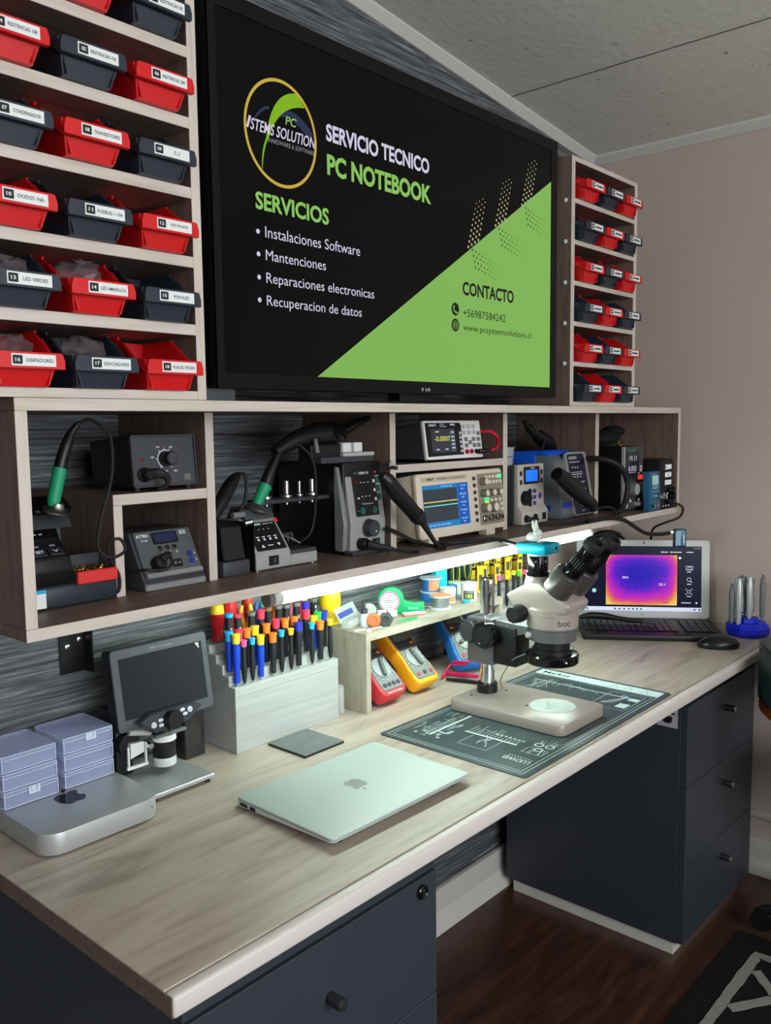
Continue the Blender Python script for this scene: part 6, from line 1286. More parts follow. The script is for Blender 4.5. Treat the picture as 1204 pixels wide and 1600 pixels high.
def spool(label, x, y, z, r, h, fl, core, lab):
    t = thing('solder_spool', label, 'spool', (x, y, z))
    for a in (0, h - 0.003): MB().lathe([(0.006, a), (r, a), (r, a + 0.003), (0.006, a + 0.003)], n=30).build('flange', fl, t)
    MB().lathe([(r * 0.78, 0.0031), (r * 0.80, 0.006), (r * 0.80, h - 0.006), (r * 0.78, h - 0.0031)], n=30).build('wound_solder', core, t)
    if lab:
        mb = MB(); n = 12; vs = []
        for k in range(n + 1):
            a = math.radians(lab[1] + (lab[2] - lab[1]) * k / n); vs += [(r * 0.815 * math.cos(a), r * 0.815 * math.sin(a), 0.006), (r * 0.815 * math.cos(a), r * 0.815 * math.sin(a), h - 0.006)]
        mb._add(vs, [(2 * k, 2 * k + 2, 2 * k + 3, 2 * k + 1) for k in range(n)]); mb.build('label', lab[0], t)
    return t
M_FL = mat('clear_flange', (206, 216, 222), 0.3); M_SOLD = mat('solder_wire', (168, 172, 174), 0.35, 0.7)
spool('low solder spool with an orange-topped flange, at the front of the riser', 1.118, -0.143, RT, 0.0265, 0.031, M_FL, M_SOLD, None)
o = MB().lathe([(0.006, 0), (0.0255, 0), (0.0255, 0.0012), (0.006, 0.0012)], (1.118, -0.143, RT + 0.0311), n=30).build('paper_ring', mat('peach_paper', (232, 160, 116), 0.6)); tag(o, 'peach paper ring lying on the low solder spool', 'paper ring')
t = thing('solder_tin', 'round blue tin under the orange-labelled solder spool', 'tin', (1.176, -0.068, RT))
MB().lathe([(0, 0), (0.025, 0), (0.0255, 0.001), (0.0255, 0.0215), (0, 0.0215)], n=30).build('tin', mat('tin_blue', (44, 128, 206), 0.35), t)
t = spool('solder spool with an orange and blue label, on top of the blue tin', 1.176, -0.068, RT + 0.0217, 0.0275, 0.037, M_FL, mat('label_blue', (40, 120, 196), 0.5), (mat('label_orange', (226, 140, 96), 0.5), 205, 285))
t = thing('paste_jar', 'white jar with an orange label behind the low solder spool', 'jar', (1.188, -0.112, RT))
MB().lathe([(0, 0), (0.0185, 0), (0.0190, 0.002), (0.0190, 0.022), (0, 0.022)], n=26).build('jar', M_WHITE, t); MB().lathe([(0.0193, 0.003), (0.0193, 0.016), (0.0191, 0.016)], n=26).build('label', MATS['label_orange'], t)
MB().lathe([(0, 0.0222), (0.0200, 0.0222), (0.0200, 0.035), (0.019, 0.036), (0, 0.036)], n=26).build('lid', M_WHITE, t)
t = thing('paste_jar', 'white flux jar whose grey label reads 183', 'jar', (1.238, -0.140, RT))
MB().lathe([(0, 0), (0.0195, 0), (0.0200, 0.002), (0.0200, 0.028), (0.0185, 0.030), (0, 0.030)], n=30).build('jar', M_WHITE, t); MB().lathe([(0, 0.0302), (0.0208, 0.0302), (0.0208, 0.0435), (0.0195, 0.045), (0, 0.045)], n=30).build('lid', M_WHITE, t)
def bent(mb_txt, r, ang0, parent, m, name):
    for v in mb_txt.bm.verts:
        a = ang0 + v.co.x / r; v.co = Vector((r * math.cos(a), r * math.sin(a), v.co.z))
    return mb_txt.build(name, m, parent, flat=True)
A0 = math.atan2(-1.26, -1.74)
mb = MB()
for k in range(8): mb.box(-0.014 + k * 0.0035, -0.0105 + k * 0.0035, 0, 0.0001, 0.005, 0.0265)
lb = bent(mb, 0.0202, A0, t, mat('olive_label', (104, 110, 96), 0.5), 'label')
bent(MB().text('183', -0.0085, 0.0085, 0.017, 0.0095, 0, 0.03), 0.0206, A0, lb, mat('lime_ink', (206, 230, 90), 0.5), 'number')
bent(MB().text('MECHANIC', -0.011, 0.0215, 0.022, 0.0028, 0, 0.0), 0.0206, A0, lb, M_INK, 'lettering')
t = thing('blue_box', 'small blue cardboard box between the two white jars', 'box', (1.226, -0.098, RT), math.radians(-20)); MB().box(-0.009, 0.009, -0.008, 0.012, 0, 0.036, 0.0008, 1).build('carton', mat('cerulean_card', (40, 146, 200), 0.5), t)
t = thing('cream_jar', 'pale cream jar behind the flux jar', 'jar', (1.282, -0.062, RT)); MB().lathe([(0, 0), (0.017, 0), (0.0175, 0.002), (0.0175, 0.026), (0, 0.026)], n=24).build('jar', mat('pale_cream', (214, 222, 200), 0.45), t); MB().lathe([(0, 0.0262), (0.0180, 0.0262), (0.0180, 0.032), (0, 0.033)], n=24).build('lid', mat('pale_cream', (214, 222, 200), 0.45), t)
t = thing('cyan_container', 'tall cyan plastic container standing by the plank wall on the riser', 'container', (1.243, -0.042, RT), math.radians(-10))
MB().prism([(-0.020, 0), (0.020, 0), (0.020, 0.066), (0.012, 0.079), (-0.012, 0.079), (-0.020, 0.066)], -0.011, 0.011, 'xz', 0.004, 2).build('body', mat('turquoise_plastic', (30, 190, 220), 0.4), t)
o = MB().prism([(-0.012, -0.006), (0.010, -0.007), (0.014, 0.005), (-0.010, 0.007)], 0.0003, 0.0058, 'xy', 0.001, 1).build('cyan_clip', M_CYAN); o.location = (1.207, -0.153, RT); tag(o, 'small cyan clip lying in front of the flux jar', 'clip')
t = thing('scissors', 'small steel scissors lying behind the low solder spool', 'scissors', (1.075, -0.098, RT), math.radians(-35))
MB().prism([(0, 0.001), (0.045, 0.006), (0.05, 0.004), (0, -0.003)], 0.001, 0.0025, 'xy').prism([(0, 0.003), (0.045, -0.002), (0.05, -0.006), (0, -0.001)], 0.0028, 0.0045, 'xy').build('blades', M_STEEL, t)
mb = MB()
for y in (-0.008, 0.008): mb.tube([(-0.004 + 0.010 * math.cos(q) - 0.010, y + 0.0065 * math.sin(q), 0.0032) for q in (0, .8, 1.6, 2.4, 3.2, 4, 4.8, 5.6, 6.28)], 0.0018, 8, 3)
mb.build('finger_loops', mat('lemon_green', (170, 196, 70), 0.45), t)

# ------------------------------------------------ second stepped holder
holder('white stepped wooden holder with yellow-handled tools, behind the stereo microscope', 1.345, 0.29)
T2 = [('slim', 'PINK', 'BLACK', 1.367, -.143, .8775, .967, 1), ('slim', 'YELLOW', 'BLACK', 1.404, -.143, .8775, .965, 1), ('slim', 'YELLOW', 'BLACK', 1.436, -.143, .8775, .972, 1), ('slim', 'GREEN', 'BLACK', 1.458, -.143, .8775, .966, 1), ('slim', 'PINK', 'BLACK', 1.490, -.143, .8775, .966, 1), ('slim', 'RED', 'BLACK', 1.510, -.143, .8775, .962, 1), ('slim', 'ORANGE', 'BLACK', 1.545, -.143, .8775, .964, 1), ('slim', 'CYAN', 'BLACK', 1.580, -.143, .8775, .964, 1)]
for q, lb in zip(T2, name_tools(T2, 'the far holder')): driver(*q[:7], lb, 'screwdrivers in the far stepped holder')
M_KY = mat('knife_yellow', (246, 206, 40), 0.4)
def yellow_tool(label, x, y, zb, zt, kind):
    t = thing('yellow_tool', label, 'hand tool', (x, y, zb), math.radians(-35), 'yellow tools in the far holder'); H = zt - zb
    MB().prism([(-0.0065, 0), (0.0065, 0), (0.0075, H * .5), (0.0065, H * .9), (0.0085, H), (-0.0085, H), (-0.0065, H * .9), (-0.0075, H * .5)], -0.005, 0.005, 'xz', 0.0015, 1).build('handle', M_KY, t)
    MB().box(-0.0045, 0.0045, -0.0062, -0.0049, H * .50, H * .86, 0.0008, 1).build('dark_inlay', M_DGREY, t)
    if kind: MB().box(-0.0082, 0.0082, -0.006, 0.006, H * .36, H * .46, 0.001, 1).build('black_band', M_BLACK, t)
    return t
k = 0
YT = [(1.362, -.100, .9315, .990), (1.392, -.085, .9315, .999), (1.420, -.10, .9315, .988), (1.448, -.085, .9315, .999), (1.470, -.10, .9315, .997), (1.500, -.085, .9315, .996), (1.530, -.10, .9315, .985), (1.556, -.085, .9315, .998), (1.585, -.10, .9315, .990), (1.610, -.085, .9315, .995)]
for x, y, a, b_ in YT:
    yellow_tool(f'{(ORD + ["sixth", "seventh", "eighth", "ninth", "tenth"])[k]} yellow-handled tool from the left in the far stepped holder', x, y, a, b_, k % 2); k += 1
k = 0
for x, y in ((1.375, -.052), (1.405, -.052), (1.437, -.052), (1.468, -.052), (1.505, -.052), (1.54, -.052), (1.575, -.052)):
    yellow_tool(f'{(ORD + ["sixth", "seventh"])[k]} yellow tool from the left along the back row of the far holder', x, y, .9465, 1.016 - 0.006 * (k % 3), 1)['group'] = 'yellow tools at the back of the far holder'; k += 1
t = thing('utility_knife', 'long plain yellow utility knife standing left of the far stepped holder', 'knife', (1.3365, -0.105, DZ), math.radians(-40))
MB().prism([(-0.008, 0), (0.008, 0), (0.010, 0.13), (0.0085, 0.235), (0.011, 0.243), (-0.011, 0.243), (-0.0085, 0.235), (-0.010, 0.13)], -0.0035, 0.0035, 'xz', 0.0012, 1).build('handle', mat('deep_yellow', (244, 184, 26), 0.4), t)
MB().box(-0.004, 0.004, -0.0046, -0.0034, 0.18, 0.22, 0.0006, 1).build('slider', M_DGREY, t)
for k, (x, lb) in enumerate(((1.302, 'black-handled pliers with a lime stripe, right of the cyan container'), (1.352, 'black-handled pliers with lime stripes behind the flux jar'))):
    t = thing('pliers', lb, 'pliers', (x, -0.048, RT if k == 0 else 0.9470)); H = 0.995 - t.location.z
    for s_ in (-1, 1):
        h_ = MB().tube([(s_ * 0.004, 0, 0.002), (s_ * 0.012, 0, H * .4), (s_ * 0.014, 0, H * .8), (s_ * 0.010, 0, H)], 0.007, 12, 5, [0.006, 0.0085, 0.0085, 0.006]).build('handle', mat('black_green_grip', (48, 56, 52), 0.5), t)
        MB().tube([(s_ * 0.004 - 0.004, -0.0065, 0.004), (s_ * 0.012 - 0.004, -0.0085, H * .4), (s_ * 0.014 - 0.004, -0.0085, H * .8), (s_ * 0.010 - 0.003, -0.006, H * .98)], 0.0012, 6, 5).build('lime_stripe', mat('lime_strip', (186, 220, 60), 0.45), h_)

# ------------------------------------------------ stereo microscope (root at the middle of its base)
MX, MY = 1.035, -0.437
MZ = DZ + 0.0026
t = thing('stereo_microscope', 'taupe trinocular stereo microscope on a heavy base with a chrome pole', 'microscope', (MX, MY, MZ))
WT = Matrix.Translation((-MX, -MY, -MZ))
def wm(): return on(WT)
M_TAUPE = mat('taupe_enamel', (172, 160, 152), 0.35, 0.25); M_DTAU = mat('dark_bronze_enamel', (84, 78, 76), 0.3, 0.4); M_GUN = mat('gunmetal_block', (104, 104, 106), 0.38, 0.3)
wm().prism(rrect(0.942, 1.122, -0.577, -0.297, 0.020, 8), MZ + 0.0005, 0.7755, 'xy', 0.002, 2, True).build('base', M_TAUPE, t)
wm().lathe([(0, 0), (0.0475, 0), (0.0475, 0.0007), (0, 0.0007)], (1.041, -0.496, 0.7756), n=48).build('stage_plate', mat('stage_white', (204, 214, 208), 0.4), t)
sc2 = wm()
for a, b_, c_ in ((0, .018, .3), (1.2, .022, .8), (2.2, .016, 2.6), (3.4, .024, 3.1), (4.6, .012, 5.0)):
    sc2.tube([(1.041 + 0.004 * math.cos(a), -0.496 + 0.004 * math.sin(a), 0.7765), (1.041 + b_ * .6 * math.cos(a + .3), -0.496 + b_ * .6 * math.sin(a + .3), 0.7765), (1.041 + b_ * math.cos(c_), -0.496 + b_ * math.sin(c_), 0.7765)], 0.0004, 4, 4)
sc2.build('stage_scratches', M_MGREY, t)
PX, PY = 1.040, -0.333
wm().cyl((PX, PY, 0.776), (PX, PY, 1.026), 0.0158, n=36).lathe([(0.0158, 0), (0.0150, 0.002), (0, 0.002)], (PX, PY, 1.026), n=36).build('pole', M_CHROME, t)
wm().lathe([(0.0162, 0), (0.0225, 0), (0.0225, 0.019), (0.021, 0.021), (0.0162, 0.021)], (PX, PY, 0.7758), n=36).build('pole_collar', M_BLACK, t)
for dx, dy in ((-0.045, 0.01), (0.03, -0.03), (-0.03, -0.12)): wm().lathe([(0.003, 0), (0.003, 0.0008), (0, 0.0008)], (PX + dx, PY + dy, 0.7756), n=14).build('base_screw', M_DGREY, t)
wm().box(1.008, 1.070, -0.368, -0.302, 0.845, 0.946, 0.003, 2).build('clamp_block', M_GUN, t)
wm().box(1.012, 1.066, -0.425, -0.3695, 0.850, 0.934, 0.003, 2).build('rack_block', M_BLACK, t)
k_ = wm().lathe([(0.0285, 0), (0.0290, 0.004), (0.0290, 0.018), (0.0270, 0.022), (0.020, 0.0225), (0.019, 0.0215), (0, 0.0215)], (1.004, -0.360, 0.915), (-1, 0, 0), 40).build('focus_knob', M_BLACKG, t)
wm().cyl((1.012, -0.360, 0.915), (1.003, -0.360, 0.915), 0.015, n=24).build('knob_axle', M_DGREY, t)
wm().lathe([(0.0285, 0), (0.0290, 0.004), (0.0290, 0.018), (0.0270, 0.022), (0, 0.0225)], (1.072, -0.360, 0.915), (1, 0, 0), 40).build('focus_knob', M_BLACKG, t)
kb = wm()
kb.lathe([(0.0225, 0), (0.0235, 0.002), (0.0235, 0.014), (0.0225, 0.016), (0, 0.016)], (1.005, -0.318, 0.918), (-1, 0.15, 0), 36)
for k in range(24):
    a = 2 * PI * k / 24; kb.box(0.989, 1.005, -0.318 + 0.0238 * math.cos(a) - 0.0012, -0.318 + 0.0238 * math.cos(a) + 0.0012, 0.918 + 0.0238 * math.sin(a) - 0.0012, 0.918 + 0.0238 * math.sin(a) + 0.0012)
kb.build('clamp_knob', M_DGREY, t)
wm().prism([(-0.369, 0.946), (-0.369, 0.914), (-0.420, 0.916), (-0.452, 0.926), (-0.452, 0.942)], 1.016, 1.060, 'yz', 0.002, 1).build('arm', M_GUN, t)
wm().lathe([(0.001, 0), (0.0012, 0.0003)], (1.0155, -0.40, 0.936), (-1, 0, 0), 8).build('arm_pin', M_INK, t)
HX, HY = 1.037, -0.497
wm().lathe([(0.040, 0.918), (0.0485, 0.920), (0.0490, 0.944), (0.046, 0.9455), (0, 0.9455)], (HX, HY, 0), n=44).build('holder_ring', M_GUN, t)
wm().lathe([(0.0065, 0), (0.0065, 0.006), (0.005, 0.009), (0, 0.009)], (HX - 0.040, HY + 0.028, 0.931), (-0.82, 0.55, 0), 18).build('ring_screw', M_LGREY, t)
wm().lathe([(0, 0.9456), (0.050, 0.9456), (0.0525, 0.949), (0.0525, 0.9725), (0.0515, 0.9730), (0.0515, 0.9738), (0.0525, 0.9745), (0.0525, 0.986), (0.050, 0.989), (0, 0.989)], (HX, HY, 0), n=52).build('drum', M_TAUPE, t)
wm().prism([(-0.432, 0.980), (-0.407, 1.008), (-0.470, 1.043), (-0.492, 1.045), (-0.560, 1.002), (-0.552, 0.980)], HX - 0.043, HX + 0.043, 'yz', 0.008, 3).build('head', M_TAUPE, t)
mb = MB().text('boc', -0.013, 0.9560, 0.026, 0.0125, 0, 0.0)
a0 = math.radians(237)
for v in mb.bm.verts:
    a = a0 + v.co.x / 0.0529; v.co = Vector((0.0529 * math.cos(a) + HX - MX, 0.0529 * math.sin(a) + HY - MY, v.co.z - MZ))
mb.build('lettering', M_BINK, t, flat=True)
wm().lathe([(0.0185, 0), (0.0190, 0.004), (0.0180, 0.026), (0.0150, 0.0285), (0, 0.0285)], (HX - 0.041, -0.447, 0.974), (-1, 0.1, 0.0), 30).build('zoom_knob', M_BLACK, t)
wm().lathe([(0.036, 0.902), (0.036, 0.918), (0.0405, 0.9185)], (HX, HY, 0), n=40).lathe([(0, 0.889), (0.041, 0.889), (0.041, 0.9015), (0.036, 0.9022)], (HX, HY, 0), n=40).build('objective', M_BLACK, t)
wm().lathe([(0.030, 0.872), (0.052, 0.871), (0.0545, 0.874), (0.0545, 0.888), (0.052, 0.8915), (0.043, 0.8925)], (HX, HY, 0), n=48).build('ring_light', M_BLACKG, t)
wm().lathe([(0.0025, 0), (0.0025, 0.012), (0, 0.013)], (HX - 0.030, HY - 0.045, 0.884), (-0.6, -0.8, 0.05), 12).build('ring_light_screw', M_STEEL, t)
wm().tube([(HX - 0.02, HY + 0.05, 0.884), (1.01, -0.420, 0.868), (1.035, -0.385, 0.835), (1.045, -0.365, 0.805), (1.06, -0.36, 0.780)], 0.0011, 6, 5).build('ring_light_wire', M_MGREY, t)
# photo tube, camera
CX_, CY_ = 1.037, -0.462
wm().lathe([(0.030, 1.022), (0.0245, 1.048), (0, 1.048)], (CX_, CY_, 0), n=36).build('tube_cone', M_TAUPE, t)
wm().lathe([(0.0235, 1.0485), (0.0235, 1.056), (0.0210, 1.058), (0.0210, 1.088), (0.0200, 1.090), (0, 1.090)], (CX_, CY_, 0), n=36).build('photo_tube', M_BLACKG, t)
wm().lathe([(0, 1.0902), (0.021, 1.0902), (0.021, 1.0950), (0, 1.0950)], (CX_, CY_, 0), n=32).build('mount_ring', M_WHITE, t)
for a in (200, 250): wm().lathe([(0.0022, 0), (0.0022, 0.004), (0, 0.004)], (CX_ + 0.021 * math.cos(math.radians(a)), CY_ + 0.021 * math.sin(math.radians(a)), 1.080), (math.cos(math.radians(a)), math.sin(math.radians(a)), 0), 10).build('tube_screw', M_STEEL, t)
wm().box(1.006, 1.066, -0.497, -0.427, 1.0951, 1.1175, 0.003, 2).build('camera', mat('cyan_anodised', (0, 170, 200), 0.32, 0.3), t)
wm().lathe([(0.0035, 0), (0.0035, 0.001), (0, 0.001)], (1.050, -0.4971, 1.106), (0, -1, 0), 12).build('camera_port', M_BINK, t)
# binocular housings and eyepieces
ax_ = Vector((0, -0.63, 0.777))
for hx in (1.003, 1.069):
    c0 = Vector((hx, -0.540, 1.046)) - ax_ * 0.026
    dx = -0.006 if hx < 1.03 else 0.006
    h_ = wm().lathe([(0, 0), (0.026, 0), (0.0290, 0.003), (0.0290, 0.050), (0.0270, 0.053), (0, 0.053)], tuple(c0), tuple(ax_), 40).build('prism_housing', M_DTAU, t)
    e0 = Vector((hx + dx * 0.2, -0.563, 1.072))
    e_ = wm().lathe([(0, -0.005), (0.0185, -0.005), (0.0185, 0.012), (0.0172, 0.014), (0.0172, 0.038), (0.0160, 0.041), (0.0165, 0.058), (0, 0.058)], tuple(e0), tuple(ax_), 32).build('eyepiece', M_BLACKG, t)
    wm().lathe([(0.0155, 0.0582), (0.0195, 0.062), (0.0205, 0.074), (0.0175, 0.080), (0.0135, 0.080), (0.012, 0.070), (0, 0.070)], tuple(e0), tuple(ax_), 32).build('eyecup', M_RUBBER, e_)
    gr_ = wm()
    for k in range(20):
        a = 2 * PI * k / 20; u = Vector((1, 0, 0)); w_ = ax_.cross(u); p = e0 + ax_ * 0.016 + (u * math.cos(a) + w_ * math.sin(a)) * 0.0174
        gr_.tube([tuple(p), tuple(p + ax_ * 0.020)], 0.0010, 5, 0)
    gr_.build('grip_ribs', M_BLACK, e_)
# rabbit figurine on the camera
t = thing('rabbit_figurine', 'tiny translucent white rabbit figurine sitting on the cyan microscope camera', 'figurine', (1.030, -0.455, 1.1177))
rb = MB().ball((0, 0, 0.0105), 0.0125, 0.0155, 0.0108, 18, 12).ball((-0.002, -0.011, 0.0200), 0.0085, 0.0095, 0.0085, 16, 10).ball((0.004, 0.0145, 0.006), 0.0045, 0.0045, 0.0045, 12, 8)
for dx in (-0.0055, 0.0035): rb.tube([(dx, -0.008, 0.024), (dx * 1.3, -0.004, 0.034), (dx * 1.4, -0.003, 0.0455)], 0.003, 10, 5, [0.0030, 0.0036, 0.0018])
for dx in (-0.006, 0.006): rb.ball((dx, -0.016, 0.003), 0.0035, 0.005, 0.003, 10, 8)
rb.build('body', mat('translucent_white', (228, 230, 226), 0.35, alpha=0.85), t)

# ------------------------------------------------ open laptop, keyboard, mouse, pens at the far end
RZL = math.radians(-56.4)
t = thing('open_laptop', 'open silver laptop showing a purple and orange thermal image, at the far end', 'laptop', (1.9525, -0.2685, DZ), RZL)
LW = 0.392
MB().prism(rrect(-LW / 2, LW / 2, -0.215, 0.012, 0.010), 0.004, 0.017, 'xy', 0.002, 2, True).build('base', M_BLACK, t)
MB().box(-0.19, 0.19, -0.21, 0.0, 0, 0.004).build('feet', M_RUBBER, t)
TL = tilt(0.004, 0.0175, 4)
on(TL).prism(rrect(-LW / 2, LW / 2, 0, 0.238, 0.012), 0.0, 0.007, 'xz', 0.0015, 2).build('lid', mat('silver_lid', (206, 204, 202), 0.45), t)
sc_ = on(TL).box(-0.172, 0.172, -0.0012, -0.0001, 0.022, 0.219).build('screen', mat('screen_navy', (12, 12, 34), 0.22, spec=0.15, emit=(14, 14, 38), es=0.7), t)
m, N, L, b = node_mat('thermal_picture')
tc = N.new('ShaderNodeTexCoord'); sp_ = N.new('ShaderNodeSeparateXYZ'); L.new(tc.outputs['Generated'], sp_.inputs[0])
def nm(op, a, bb=None, c=None):
    n = N.new('ShaderNodeMath'); n.operation = op
    for k, v in enumerate((a, bb, c)):
        if v is None: continue
        if isinstance(v, (int, float)): n.inputs[k].default_value = v
        else: L.new(v, n.inputs[k])
    return n.outputs[0]
u, v_ = sp_.outputs[0], sp_.outputs[2]
dx = nm('MULTIPLY', nm('SUBTRACT', u, 0.47), 1.55); dz = nm('MULTIPLY', nm('SUBTRACT', v_, 0.60), 1.75)
rr = nm('SQRT', nm('ADD', nm('MULTIPLY', dx, dx), nm('MULTIPLY', dz, dz)))
e1 = nm('MULTIPLY', nm('POWER', nm('SUBTRACT', 1.0, nm('MINIMUM', u, nm('SUBTRACT', 1.0, u))), 14.0), 0.30)
e2 = nm('MULTIPLY', nm('POWER', nm('SUBTRACT', 1.0, nm('MINIMUM', v_, nm('SUBTRACT', 1.0, v_))), 14.0), 0.22)
nz = N.new('ShaderNodeTexNoise'); nz.inputs['Scale'].default_value = 60; nz.inputs['Detail'].default_value = 3; L.new(tc.outputs['Generated'], nz.inputs[0])
nz2 = N.new('ShaderNodeTexNoise'); nz2.inputs['Scale'].default_value = 5; nz2.inputs['Detail'].default_value = 4; L.new(tc.outputs['Generated'], nz2.inputs[0])
val = nm('ADD', nm('ADD', nm('MULTIPLY', rr, 0.52), nm('ADD', e1, e2)), nm('ADD', nm('MULTIPLY', nm('SUBTRACT', nz.outputs[0], 0.5), 0.42), nm('MULTIPLY', nm('SUBTRACT', nz2.outputs[0], 0.5), 0.20)))
val = nm('ADD', val, nm('MULTIPLY', nm('SUBTRACT', 0.55, v_), 0.16))
rp = N.new('ShaderNodeValToRGB'); e = rp.color_ramp.elements
for _ in range(4): e.new(0.5)
for k, (p, c) in enumerate([(0.14, (36, 6, 190)), (0.30, (88, 14, 208)), (0.46, (190, 26, 206)), (0.62, (226, 56, 160)), (0.76, (246, 130, 60)), (0.95, (250, 214, 110))]): e[k].position = p; e[k].color = lin(c)
L.new(val, rp.inputs[0]); L.new(rp.outputs[0], b.inputs['Emission Color']); b.inputs['Emission Strength'].default_value = 0.85; b.inputs['Base Color'].default_value = (0.01, 0.01, 0.02, 1); b.inputs['Roughness'].default_value = 0.25; b.inputs['Specular IOR Level'].default_value = 0.15
on(TL).box(-0.108, 0.101, -0.0017, -0.0013, 0.040, 0.192).build('thermal_image', m, sc_)
E_W2 = mat('lit_soft_white', (214, 216, 226), 0.5, emit=(214, 216, 228), es=0.7)
mk = on(TL).box(-0.172, 0.172, -0.0017, -0.0013, 0.022, 0.034); mk.build('taskbar', mat('lit_taskbar', (186, 192, 214), 0.5, emit=(190, 196, 218), es=0.75), sc_)
for xs_ in ((-0.166,), (-0.083, -0.070, -0.056, -0.042, -0.030, -0.018, -0.006), (0.150, 0.164)):
    mk = on(TL)
    for x in xs_: mk.box(x, x + 0.005, -0.0020, -0.0018, 0.0255, 0.0305)
    mk.build('taskbar_icon', mat('task_icon', (60, 80, 120), 0.5), sc_, flat=True)
mk = on(TL)
ring(mk, 0.137, 0.153, 0.0042, 0.0052, -0.0018, 16); mk.box(0.127, 0.147, -0.0019, -0.0017, 0.1475, 0.1485).box(0.127, 0.147, -0.0019, -0.0017, 0.1585, 0.1595).box(0.127, 0.128, -0.0019, -0.0017, 0.148, 0.159).box(0.146, 0.147, -0.0019, -0.0017, 0.148, 0.159)
ring(mk, 0.136, 0.119, 0.0052, 0.0062, -0.0018, 16); line(mk, 0.140, 0.115, 0.1445, 0.110, 0.0014, -0.0018)
ring(mk, 0.136, 0.082, 0.0042, 0.0052, -0.0018, 16)
for sx in (-1, 1):
    for sz in (-1, 1): line(mk, 0.136 + sx * 0.009, 0.082 + sz * 0.008, 0.136 + sx * 0.0055, 0.082 + sz * 0.008, 0.0012, -0.0018); line(mk, 0.136 + sx * 0.009, 0.082 + sz * 0.008, 0.136 + sx * 0.009, 0.082 + sz * 0.005, 0.0012, -0.0018)
for z in (0.141, 0.104, 0.067): mk.box(0.130, 0.142, -0.0019, -0.0017, z, z + 0.002)
for x, w in ((0.058, 0.016), (0.086, 0.028), (0.128, 0.020)): mk.box(x, x + w, -0.0019, -0.0017, 0.2005, 0.2025)
for x in (0.056, 0.083): ring(mk, x, 0.2015, 0.0015, 0.0025, -0.0018, 12)
for x in (0.150, 0.157, 0.164): mk.box(x, x + 0.0025, -0.0019, -0.0017, 0.2125, 0.2145)
mk.box(0.114, 0.142, -0.0019, -0.0017, 0.0475, 0.0495); mk.build('screen_icons', E_W2, sc_, flat=True)
mk = on(TL); flat_poly(mk, circ(0.109, 0.184, 0.0038, 16), -0.0018); flat_poly(mk, circ(0.158, 0.0485, 0.0028, 14), -0.0018); mk.build('slider_dots', E_W2, sc_, flat=True)
mk = on(TL); flat_poly(mk, circ(-0.143, 0.083, 0.0065, 20), -0.0018); mk.build('palette_icon', mat('lit_palette', (120, 190, 170), 0.5, emit=(120, 190, 170), es=0.8), sc_, flat=True)
mk = on(TL); mk.text('20.6', -0.060, 0.1205, 0.018, 0.007, -0.0020, 0.01); mk.text('22.1', 0.048, 0.100, 0.018, 0.007, -0.0020, 0.01); mk.build('temperature_readings', E_W2, sc_, flat=True)
mk = on(TL); mk.text('25.4', 0.060, 0.0455, 0.016, 0.006, -0.0020, 0.01); mk.build('temperature_reading', M_BINK, sc_, flat=True)
mk = on(TL); mk.text('hp', -0.006, 0.008, 0.012, 0.0065, -0.0003); mk.build('maker_mark', M_MGREY, t, flat=True)
on(TL).lathe([(0.0028, 0), (0, 0.0004)], (0.004, -0.0001, 0.229), (0, -1, 0), 14).build('webcam', M_BINK, t)
keys = MB(); rows = 5
for r_i in range(rows):
    y = -0.165 + r_i * 0.030
    n = 14
    for k in range(n): keys.box(-0.185 + k * 0.0187, -0.185 + k * 0.0187 + 0.0165, y, y + 0.0255, 0.0172, 0.0215, 0.0015, 1)
    for k in range(4): keys.box(0.098 + k * 0.0225, 0.098 + k * 0.0225 + 0.0195, y, y + 0.0255, 0.0172, 0.0215, 0.0015, 1)
keys.build('keyboard', mat('key_black', (28, 29, 32), 0.4), t)
mk = MB(); rnd = random.Random(4)
for r_i in range(rows):
    for k in range(14): mk.box(-0.180 + k * 0.0187, -0.177 + k * 0.0187, -0.150 + r_i * 0.030, -0.146 + r_i * 0.030, 0.0216, 0.0218)
mk.build('key_legends', M_MGREY, t, flat=True)
t = thing('adapter_cable', 'bunched black adapter cable lying across the laptop keyboard', 'cable', (1.84, -0.27, DZ + 0.0250), RZL)
MB().tube([(-0.13, 0.03, 0.008), (-0.10, 0.03, 0.013), (-0.06, 0.02, 0.014), (-0.02, 0.01, 0.010), (0.02, 0.0, 0.007), (0.05, -0.005, 0.006)], 0.008, 12, 6, [0.005, 0.010, 0.010, 0.007, 0.0065, 0.006]).build('bundle', M_BLACK, t)
MB().tube([(0.048, -0.006, 0.005), (0.07, -0.012, 0.006), (0.085, -0.014, 0.005)], 0.006, 10, 4).build('plug', M_DGREY, t)
t = thing('computer_mouse', 'glossy black computer mouse in front of the open laptop', 'mouse', (1.822, -0.548, DZ), math.radians(-56))
mb = MB(); mb.ball((0, 0, 0.012), 0.056, 0.033, 0.026, 26, 16)
for v in mb.bm.verts:
    if v.co.z < 0.003: v.co.z = 0.003
    v.co.z -= 0.003
    if v.co.x < 0: v.co.z *= 1.0 - 0.25 * min(1, -v.co.x / 0.056)
mb.build('shell', mat('satin_black', (22, 23, 26), 0.28), t)
MB().tube([(-0.05, -0.0005, 0.0135), (-0.03, -0.0005, 0.0242), (-0.008, -0.0005, 0.0325)], 0.0009, 5, 4).build('button_gap', M_BINK, t)
MB().cyl((-0.033, -0.003, 0.0225), (-0.033, 0.003, 0.0225), 0.006, n=16).build('scroll_wheel', M_DGREY, t)
t = thing('pen_holder', 'bright blue faceted holder full of silver precision tools at the far right', 'holder', (2.010, -0.560, DZ))
bl_ = mat('ultramarine_plastic', (12, 34, 190), 0.4)
